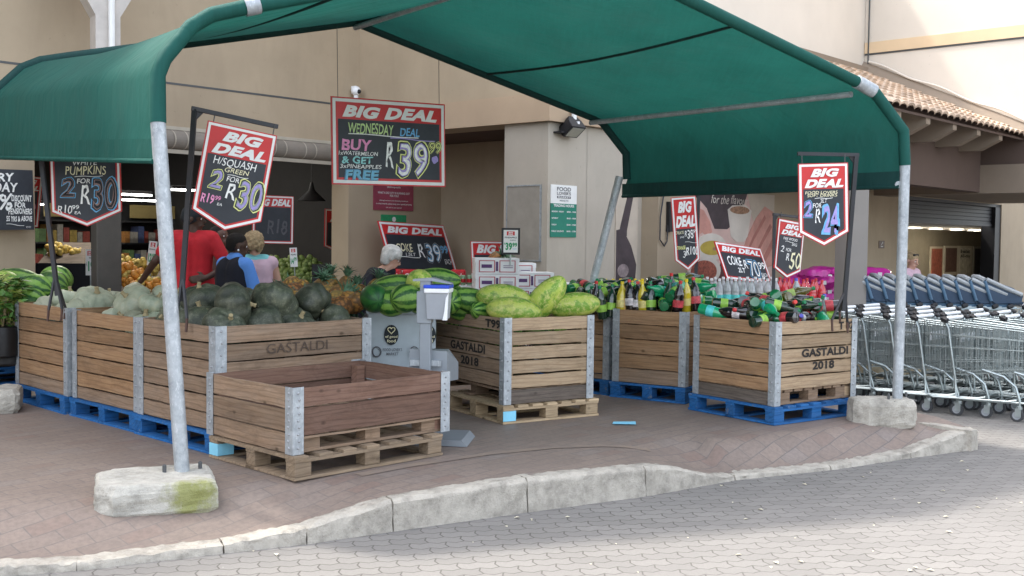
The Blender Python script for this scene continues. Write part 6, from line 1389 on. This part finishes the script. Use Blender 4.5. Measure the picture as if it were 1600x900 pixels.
# ================================================================ OTHER OBJECTS
# bench round the porch column, with magenta bags
cp0 = at(1328, 470, 13.5)
pc = thing('porch_pillar', 'plain grey-brown square porch pillar rising from the stone bench', 'pillar', (cp0.x, cp0.y, -.2), R(48)-.5)
one('shaft', plaster('pillar_grey', (.25, .23, .21)), lambda b: b.bx(-.14, .14, -.14, .14, .8, 3.2), pc, bevel=.008)
bn = thing('stone_bench', 'pale stone bench with a concrete slab top round the porch pillar', 'bench', (cp0.x+.15, cp0.y, -.2), R(6))
one('slab_top', M['block'], lambda b: b.bx(-.75, 1.05, -.4, .4, .76, .86), bn, bevel=.012)
def stonemat():
    m, nt, p = newmat('rough_yellow_stone'); v = coords(nt); vo = N(nt, 'TexVoronoi'); vo.inputs['Scale'].default_value = 9; nt.links.new(v, vo.inputs['Vector'])
    c = mixc(nt, .6, ramp(nt, noise(nt, v, 12, 5), [(.3, (.3, .24, .15)), (.7, (.5, .43, .3))]), ramp(nt, vo.outputs[0], [(.0, .2), (.5, .6)]), 'SOFT_LIGHT'); nt.links.new(c, p.inputs['Base Color']); p.inputs['Roughness'].default_value = .9; bump(nt, p, vo.outputs[0], .6, .02); return m
one('stone_base', stonemat(), lambda b: b.bx(-.68, .98, -.34, .34, 0, .76), bn)
mag = plain('magenta_plastic_film', (.5, .03, .28), .35, var=.3, s=7, bmp=.5, bs=12, coat=.3)
def bag(b):
    nx, ny = 14, 8; V = []
    for j in range(ny+1):
        for i in range(nx+1):
            u, v_ = i/nx*2-1, j/ny*2-1; h = .09*(max(0, (1-u**4))*(1-v_**4))**.5; V.append((u*.22, v_*.13, h+.006*math.sin(u*9+v_*7)))
    m = nx+1; Q = [(j*m+i, j*m+i+1, (j+1)*m+i+1, (j+1)*m+i) for j in range(ny) for i in range(nx)]
    b.add(V, Q); b.add([(x, y, -z) for x, y, z in V], [q[::-1] for q in Q])
bgm = None; gpb = 'magenta bags stacked beside the pillar'
for k, (px, py, Y) in enumerate([(1225+i*27, 466-j*11.5, 14.6+.1*(i % 2)) for j in range(4) for i in range(5) if i+j*.8 < 5.2 and (i >= j-1)]+[(1355, 455, 14.9), (1362, 441, 14.9), (1358, 466, 14.8), (1366, 430, 15), (1290, 428, 14.7), (1310, 432, 14.7), (1256, 434, 14.8)]):
    Mx = TR(at(px, py, Y), random.gauss(0, .1), random.gauss(0, .1), random.uniform(-.4, .4), (1.1, 1.1, random.uniform(.9, 1.2)))
    if bgm is None:
        bgm = thing('plastic_bag', 'plump magenta plastic bag in the stack beside the porch pillar', 'bag', group=gpb); one('film', mag, bag, bgm, smooth=True); one('white_tag', M['white'], lambda b: b.bx(.05, .1, -.134, -.128, -.02, .03), bgm); bgm.matrix_world = Mx
    else: dup(bgm, Mx)
sb = at(1290, 500, 14.8); o = thing('bag_table', 'low dark trestle carrying the magenta bags', 'table', (sb.x, sb.y, -.2)); one('table_top', M['wood_dark'], lambda b: b.bx(-.95, .75, -.35, .4, .74, .78), o)
for x in (-.9, .7):
    for y in (-.3, .35): one('leg', M['steel_dark'], lambda b: b.bx(x-.02, x+.02, y-.02, y+.02, 0, .74), o)
# sanitiser stand
ss = gr(664, 688, 0); zt = at(664, 436, ss.y).z; zz = lambda py: at(664, py, ss.y).z
sx = lambda px: (px-664)/F*ss.y
st = thing('sanitiser_stand', 'grey post stand with a hinged tray, white tub and slanted metal box', 'stand', ss, R(-6))
one('base_plate', M['greypole'], lambda b: b.prism([(-.28, 0), (.34, 0), (.3, .045), (-.24, .045)], -.2, .22), st)
one('post', M['greypole'], lambda b: b.bx(-.04, .04, -.04, .04, .045, zt), st, bevel=.006)
one('post_sleeve', M['greypole'], lambda b: b.bx(-.062, .046, -.05, .05, zz(505), zz(455)), st, bevel=.006)
one('top_arm', M['greypole'], lambda b: b.add([(-.09, -.05, zt), (.05, -.05, zt+.012), (.19, -.03, zt-.025), (.19, .05, zt-.025), (.05, .06, zt+.012), (-.09, .06, zt), (-.09, -.05, zt-.015), (.05, -.05, zt-.012), (.19, -.03, zt-.035), (.19, .05, zt-.035), (.05, .06, zt-.012), (-.09, .06, zt-.015)], [(0, 1, 4, 5), (1, 2, 3, 4), (11, 10, 7, 6), (10, 9, 8, 7), (0, 6, 7, 1), (1, 7, 8, 2), (2, 8, 9, 3), (5, 4, 10, 11), (4, 3, 9, 10), (0, 5, 11, 6)]), st)
one('slanted_box', M['greypole'], lambda b: (b.add([(sx(637), 0.03, zz(596)), (sx(697), .03, zz(596)), (sx(697), .03, zz(549)), (sx(637), .03, zz(546))]+[(sx(656), .3, zz(600)), (sx(706), .3, zz(600)), (sx(706), .3, zz(572)), (sx(690), .3, zz(551))], [(0, 1, 2, 3), (1, 5, 6, 2), (2, 6, 7, 3), (0, 4, 5, 1), (4, 0, 3, 7), (4, 7, 6, 5)]),), st)
one('box_bracket', M['galv'], lambda b: (b.bx(sx(639), sx(688), .0, .028, zz(572), zz(563)),), st)
tb = thing('white_tub', 'grey and white plastic tub with a blue rim hooked on the grey stand', 'tub', ss+Vector((0, 0, 0)), R(-6))
x0, x1 = sx(666), sx(701); zb_, zt_ = zz(498), zz(447)
one('tub_body', M['greyplastic'], lambda b: b.add([(x0+.008, -.07, zb_), (x1-.01, -.07, zb_), (x1-.01, .08, zb_), (x0+.008, .08, zb_), (x0, -.09, zt_-.045), (x1, -.09, zt_-.045), (x1, .1, zt_-.045), (x0, .1, zt_-.045)], [(0, 1, 5, 4), (1, 2, 6, 5), (2, 3, 7, 6), (3, 0, 4, 7), (3, 2, 1, 0)]), tb, bevel=.006)
one('white_corner', M['whiteplastic'], lambda b: b.prism([(x1-.035, zb_-.002), (x1-.002, zb_-.002), (x1+.006, zt_-.045), (x1-.012, zt_-.08), (x1-.022, zb_+.06)], -.095, -.07), tb)
one('white_rim', M['whiteplastic'], lambda b: b.bx(x0-.008, x1+.01, -.1, .11, zt_-.045, zt_-.012), tb, bevel=.006)
one('blue_lid', plain('royal_blue_plastic', (.015, .06, .5), .35), lambda b: b.bx(x0-.012, x1+.012, -.104, .114, zt_-.012, zt_+.012), tb, bevel=.005)
one('label', M['whiteplastic'], lambda b: b.bx(x0+.012, x0+.04, -.083, -.08, zt_-.085, zt_-.055), tb)
# white cartons, cans and packs
cm = plain('white_carton', (.72, .72, .72), .7, var=.08); pur = plain('carton_purple_print', (.08, .03, .12), .6); crd = plain('carton_red_print', (.4, .05, .07), .6)
cart = thing('carton', 'white fruit carton with red-edged print in the stack behind the long watermelons', 'carton', group='white cartons stacked behind the watermelons')
cw, cd, chh = .46, .36, .165
one('box', cm, lambda b: b.bx(-cw/2, cw/2, -cd/2, cd/2, 0, chh), cart, bevel=.004)
one('lid_edge', cm, lambda b: b.bx(-cw/2-.004, cw/2+.004, -cd/2-.004, cd/2+.004, chh-.045, chh+.003), cart)
def frames(b):
    for x0_ in (-.42, .05):
        for a, c_, d, e in ((0, .37, .12, .17), (0, .37, .83, .88), (0, .02, .12, .88), (.35, .37, .12, .88)): b.bx((x0_+a)*cw, (x0_+c_)*cw, -cd/2-.006, -cd/2-.0045, d*chh, e*chh)
        b.bx(cw/2+.0045, cw/2+.006, -cd*.3, cd*.3, .3*chh, .36*chh)
one('red_print', crd, frames, cart); one('dark_print', pur, lambda b: (b.bx(-.36*cw, -.12*cw, -cd/2-.0065, -cd/2-.0045, .4*chh, .62*chh), b.bx(.14*cw, .36*cw, -cd/2-.0065, -cd/2-.0045, .52*chh, .56*chh), b.bx(.14*cw, .36*cw, -cd/2-.0065, -cd/2-.0045, .4*chh, .44*chh), b.bx(-.03*cw, .02*cw, -cd/2-.0065, -cd/2-.0045, .2*chh, .8*chh)), cart)
one('hand_hole', M['black'], lambda b: b.bx(cw/2+.0045, cw/2+.006, -.05, .05, .62*chh, .75*chh), cart)
cpx = at(778, 470, 11.6); i_ = 0
for col, (dx, dy, top, sc_) in enumerate(((-.04, 0, 1.11, 1), (.42, .1, .96, 1), (-.3, .45, .8, 1), (.2, .5, 1.05, 1), (.7, .3, .84, 1))):
    z = top-.02
    for k in range(5):
        z -= chh+.006
        Mx = TR((cpx.x+dx*.8, cpx.y+dy, z+.17+.02), 0, 0, random.uniform(-.06, .06)+.1)
        if z < .05: break
        if i_ == 0: cart.matrix_world = Mx
        else: dup(cart, Mx, ['white fruit carton topmost at the left of the carton stack', 'white fruit carton in the body of the stack behind the watermelons'][k > 0] if col == 0 else ('white fruit carton on top of the lower right pile' if k == 0 and col == 1 else None))
        i_ += 1
o = thing('carton_pallet', 'low wooden stand beneath the white cartons', 'stand', (cpx.x+.1, cpx.y+.2, 0), .1); one('boards', M['wood_dark'], lambda b: b.bx(-.75, .7, -.3, .7, 0, .12), o)
pt = make_fruit('pineapple', 0, 'lone spiky pineapple standing on top of the white cartons', 'pineapple', 'pineapples heaped behind the squash crate', 'pine'); put(pt, TR(at(775, 405, 11.7), 1.1, .3, .5, 1.1))
cang, canr = plain('green_can', (.2, .32, .2), .3, .5, var=.2), plain('red_can', (.5, .03, .04), .3, .4); can_ = None
for j in range(3):
    for i in range(7):
        Mx = Matrix.Translation(at(703+i*10.2, 437+j*14.6, 11.9)-Vector((0, 0, .05)))
        if can_ is None:
            can_ = thing('drink_can', 'pale green can in the stack left of the white cartons', 'can', group='cans stacked beside the cartons'); one('can_body', cang, lambda b: b.lathe([(.024, 0), (.031, .008), (.031, .092), (.025, .1)], 14), can_, smooth=True); one('red_badge', canr, lambda b: b.lathe([(.0315, .02), (.0315, .06)], 14, cap=False), can_); can_.matrix_world = Mx
        else: dup(can_, Mx)
rp = None
for i in range(5):
    for j in range(2):
        Mx = Matrix.Translation(at(616+i*25, 431+j*22, 12.1)-Vector((0, 0, .07)))
        if rp is None:
            rp = thing('drink_pack', 'red shrink-wrapped pack of cans below the wide sale board', 'pack', group='red packs under the wide sale board'); one('wrap', plain('red_shrink_film', (.5, .02, .03), .3, var=.3, s=12, coat=.5), lambda b: b.bx(-.083, .083, -.06, .06, 0, .14), rp, bevel=.02); letters(rp, 'Cola', (-.06, .04, .06, .1), M['white'], -.0625, .02, .3); rp.matrix_world = Mx
        else: dup(rp, Mx)
d0 = at(690, 470, 12.0); o = thing('pack_stand', 'dark low stand carrying the red packs and cans', 'stand', (d0.x, 12.05, 0)); one('top', M['wood_dark'], lambda b: b.bx(-.65, .4, -.2, .3, 0, .66), o)
# pale blue leaflet on the paving and litter
lf = gr(975, 662, 0); o = one('leaflet', M['sky_blue'], lambda b: b.add([(-.1, -.05, .006), (.09, -.06, .006), (.1, .05, .012), (-.08, .055, .007)], [(0, 1, 2, 3)])); o.location = lf; tag(o, 'pale blue paper leaflet lying flat on the paving near the middle crate', 'leaflet')
lm = plain('dry_leaf', (.55, .5, .38), .8, var=.3); leafs = None
rs = random.Random(3)
for k in range(70):
    px, py = rs.uniform(380, 1600), rs.uniform(690, 895)
    p = gr(px, py, ROADZ)
    near = min(KS, key=lambda q: (q[0]-p).length); onp = (p-near[0]).y > 0 and (p-near[0]).dot(Vector((-.36, .93, 0))) > 0
    if onp: continue
    z = ROADZ
    o = bpy.data.objects.new('dry_leaf', leafs) if leafs else one('dry_leaf', lm, lambda b: b.add([(-.012, 0, .003), (0, -.007, .006), (.014, 0, .003), (.001, .008, .007)], [(0, 1, 2, 3)]))
    if leafs: COL.objects.link(o)
    leafs = o.data; o.location = (p.x, p.y, z); o.rotation_euler = (0, 0, rs.uniform(0, 6)); s_ = rs.uniform(.6, 1.8); o.scale = (s_, s_, s_); tag(o, 'tiny pale dry leaf fallen on the grey road paving', 'leaf', 'dry leaves scattered on the road')
# potted plants at the left edge
lv = plain('leaf_green', (.06, .15, .025), .5, var=.5, s=6); lv2 = plain('yellowing_leaf', (.16, .2, .04), .5, var=.4, s=6); potm = plain('black_nursery_bag', (.012, .012, .013), .45, bmp=.3, bs=10)
def plant(label, p, h, n, spread, big=1.):
    t = thing('potted_plant', label, 'plant', p, 0, 'bushy plants in black bags at the left edge')
    one('plant_bag', potm, lambda b: b.lathe([(.11, 0), (.135, .02), (.14, .2), (.13, .27), (.115, .275)], 16), t, smooth=True)
    one('stem', M['stem'], lambda b: [b.tube([(0, 0, .25), (random.uniform(-.05, .05), random.uniform(-.05, .05), .25+h*.5), (random.uniform(-spread, spread)*.7, random.uniform(-spread, spread)*.7, .25+h*.95)], [.007, .005, .003], 5) for _ in range(5)], t)
    def lf_(b):
        for k in range(n):
            z = .3+h*random.random()**.8; a = random.uniform(0, 6.3); r = spread*random.uniform(.15, 1)*(1-.35*abs(z-.3-h*.5)/h); c = Vector((r*math.cos(a), r*math.sin(a), z))
            d = Vector((math.cos(a)+random.gauss(0, .5), math.sin(a)+random.gauss(0, .5), random.gauss(-.1, .5))).normalized(); sd = d.cross(Vector((random.gauss(0, .3), random.gauss(0, .3), 1))).normalized(); ln = random.uniform(.05, .1)*big; up = d.cross(sd)
            b.add([c, c+d*ln*.45+sd*ln*.36+up*.006, c+d*ln, c+d*ln*.45-sd*ln*.36+up*.006, c+d*ln*.5-up*.008], [(0, 1, 4), (1, 2, 4), (2, 3, 4), (3, 0, 4)], None, random.random() < .3)
    one('leaves', [lv, lv2], lf_, t)
for k, (px, py, Y, z0, h) in enumerate([(-22, 596, 9.75, .3, .5), (14, 594, 9.7, .3, .45), (30, 590, 9.95, .3, .42), (-20, 570, 10.3, .3, .5)]):
    p = at(px, py, Y); p.z = z0; plant(['bushy leafy plant in a black bag cut off by the left edge', 'bushy leafy plant in a black bag on the blue pallets', 'leafy plant in a black bag against the far left crate', 'leafy plant in a black bag behind the others at the left edge'][k], p, h, 230, .2)
for k, (px, py, Y) in enumerate([(4, 470, 9.6), (-25, 460, 9.8)]):
    p = at(px, py, Y); p.z -= .5; plant(['upright large-leafed plant in front of the left edge watermelons', 'large-leafed plant half out of the picture at the left edge'][k], p, .42-.06*k, 110, .17, 1.3)
wc = thing('plant_crate', 'small grey wooden crate supporting the watermelons at the left edge', 'crate', (-5.3, 10.45, 0), GA[2]); one('slats', M['wood_old'], lambda b: [b.bx(-.6, .75, -.02, .0, z, z+.09) for z in (.3, .41, .52, .63, .74)], wc); one('crate_body', M['wood_dark'], lambda b: b.bx(-.58, .73, .003, .75, .29, .76), wc)
# ---------------- inside the shop
tube_m = emis('fluorescent_tube', (1, .98, .93), 3.5)
tg = 'fluorescent tubes inside the shop'
for k, (x0, y0, x1, y1, Yb) in enumerate([(190, 307, 237, 302, 16.5), (191, 315, 243, 311, 17.5), (268, 300, 310, 294, 15.5), (178, 345, 216, 341, 21), (225, 342, 250, 341, 21.5), (430, 285, 506, 276, 17.5), (425, 296, 487, 290, 19.), (460, 329, 505, 327, 21.), (460, 336, 498, 335, 22), (528, 327, 543, 326, 21), (510, 291, 530, 287, 17.2), (58, 320, 82, 319, 19), (425, 303, 450, 301, 20)]):
    s0, z0 = onB(x0, y0, Yb); s1, z1 = onB(x1, y1, Yb); zc = (z0+z1)/2
    A_, B_ = at(x0, y0, 12), at(x1, y1, 12)
    pA, pB = BM @ Vector((s0, Yb, zc)), BM @ Vector((s1, Yb, zc))
    t = thing('fluorescent_light', 'lit fluorescent tube under the dark ceiling of the shop', 'light', pA, group=tg)
    one('tube', tube_m, lambda b: b.tube([(0, 0, 0), pB-pA], .016, 6), t); one('fitting', M['steel_dark'], lambda b: b.tube([Vector((0, 0, .045)), pB-pA+Vector((0, 0, .045))], .03, 4), t)
pdl = thing('pendant_lamp', 'dark wide conical pendant lamp hanging inside the shop', 'lamp', at(487, 314, 16.5)); one('shade', M['steel_dark'], lambda b: b.lathe([(.02, .28), (.05, .16), (.22, 0), (.21, 0)], 18), pdl, smooth=True); one('cord', M['steel_dark'], lambda b: b.tube([(0, 0, .26), (0, 0, 1.4)], .008, 5), pdl)
# display counters with bagged fruit
def counter(label, px0, px1, Y, top, depth, rz):
    p0, p1 = at(px0, 430, Y), at(px1, 430, Y); t = thing('display_counter', label, 'counter', (p0.x, p0.y, 0), rz, 'dark fruit counters in the shop'); L = (p1-p0).length
    one('front_panel', plain('navy_black_panel', (.012, .013, .02), .6), lambda b: b.bx(0, L, 0, .03, 0, top), t); one('sloped_bed', M['wood_dark'], lambda b: b.add([(0, .03, top-.02), (L, .03, top-.02), (L, depth, top+.25), (0, depth, top+.25), (0, depth, 0), (L, depth, 0)], [(0, 1, 2, 3), (3, 2, 5, 4)]), t); return p0, L
counter('navy black fruit counter at the left end of the shop entrance', 56, 146, 13.2, 1.12, .7, R(4)); counter('dark fruit counter behind the red shirted shopper', 178, 330, 13.4, .75, .9, R(10)); counter('dark stacked fruit counter at the right of the shop', 405, 500, 15.2, .9, .9, R(20))
cb2 = at(522, 455, 14.9); ck = thing('crate_stack', 'stack of black fruit crates with white labels beside the entrance jamb', 'crates', (cb2.x, cb2.y, 0), R(10))
one('crate_body', M['black'], lambda b: [b.bx(-.3, .22, -.2, .2, .16*k, .16*k+.14) for k in range(7)], ck)
for k in range(3): one('white_label', M['white'], lambda b: b.bx(-.06, .05, -.206, -.202, .72+.16*k-.0, .785+.16*k), ck)
orange = plain('orange_fruit', (.55, .22, .03), .5, var=.3, s=9); yfr = plain('yellow_fruit', (.55, .4, .1), .5, var=.3, s=9); gfr = plain('green_fruit', (.14, .2, .05), .5, var=.3, s=9)
BG = {}
def fruitbag(kind, px, py, Y, label, group):
    if kind not in BG:
        b = MB(); rs_ = random.Random(kind)
        for k in range(16): b.ball((rs_.uniform(-.09, .09), rs_.uniform(-.06, .06), rs_.uniform(-.05, .06)), rs_.uniform(.036, .044), 9, 6)
        o = b.build('fruit_bag', {'o': orange, 'y': yfr, 'g': gfr}[kind], smooth=True); BG[kind] = o.data; bpy.data.objects.remove(o)
    o = bpy.data.objects.new('fruit_bag', BG[kind]); COL.objects.link(o); o.matrix_world = TR(at(px, py, Y), 0, 0, random.uniform(0, 6), random.uniform(.9, 1.2)); tag(o, label, 'fruit bag', group)
for i in range(7): fruitbag('y', 85+i*8.5, 389+i*2.4, 13.5+.05*i, 'pale bagged fruit on the left shop counter', 'bagged fruit on the left counter')
for k, (px, py) in enumerate([(186, 425), (195, 418), (190, 436), (203, 432), (213, 428), (205, 442), (222, 440), (212, 445), (245, 444), (255, 442), (236, 446), (262, 447)]): fruitbag('o' if k % 3 else 'y', px, py, 12.9-.1*(py > 438), 'bag of orange fruit on the counter behind the left canopy post', 'bagged fruit on the middle counter')
for k, (px, py) in enumerate([(200, 412), (212, 414), (224, 412), (234, 416), (190, 408), (243, 420)]): fruitbag('y', px, py, 13.8, 'dim yellow fruit heaped at the back of the middle counter', 'yellow fruit at the back')
for k in range(18): fruitbag('g', 424+(k % 6)*13, 409+(k//6)*12+random.uniform(-2, 2), 15.3-.12*(k//6), 'dim green fruit heap in the shop behind the blonde woman', 'green fruit in the dark shop')

for k, (sx_, yb_) in enumerate(((xl+1.6, YA+2.2), (xl+3.4, YA+4.5), (xl+2., YA+8.))):  # extra battens above the opening, added to brighten the shop interior
    lt_ = thing('added_batten', 'unseen batten added to brighten the shop, %s from the entrance' % ('first', 'second', 'third')[k], 'ceiling light', M=BM @ Matrix.Translation((sx_, yb_, 3.44)), group='unseen battens added to brighten the shop')
    one('fitting', M['steel_dark'], lambda b: b.bx(-.7, .7, -.05, .05, 0, .04), lt_); one('diffuser', tube_m, lambda b: b.bx(-.68, .68, -.03, .03, -.02, -.001), lt_)
    al = bpy.data.lights.new('lamp', 'AREA'); al.shape = 'RECTANGLE'; al.size = 1.3; al.size_y = .1; al.energy = 16; al.color = (1, .94, .82); ao = bpy.data.objects.new('lamp', al); COL.objects.link(ao); ao.parent = lt_; ao.location = (0, 0, -.05)
pc_ = [plain('shelf_goods', c, .6, var=.3, s=20) for c in ((.3, .22, .06), (.22, .05, .04), (.08, .14, .06), (.25, .24, .22), (.05, .07, .16), (.3, .14, .04))]
rs = random.Random(11)
for k, (px0, px1, Yb) in enumerate(((60, 150, 19.), (195, 300, 18.5), (300, 420, 19.5), (430, 540, 18.))):
    s0 = onB(px0, 400, Yb)[0]; s1 = onB(px1, 400, Yb)[0]; L = s1-s0
    t = thing('shop_shelf', 'dim stocked shelf deep inside the shop, %s from the left' % ('first', 'second', 'third', 'fourth')[k], 'shelf', M=BM @ Matrix.Translation((s0, Yb, 0)), group='stocked shelves deep in the shop')
    one('shelf_frame', M['steel_dark'], lambda b: ([b.bx(0, L, 0, .4, z, z+.03) for z in (.1, .5, .9, 1.3, 1.7)], b.bx(0, L, .4, .43, 0, 2.0)), t)
    def goods(b):
        for z in (.53, .93, 1.33):
            x = .02
            while x < L-.15:
                w_ = rs.uniform(.08, .16); b.bx(x, x+w_-.012, .02, .3, z, z+rs.uniform(.18, .32), None, rs.randrange(6)); x += w_
    go = one('goods', pc_, goods, t); go['kind'] = 'stuff'
    one('header_panel', plain('dim_yellow_header', (.3, .24, .1), .7), lambda b: b.bx(.1, L-.1, -.03, 0, 1.78, 2.02), t)
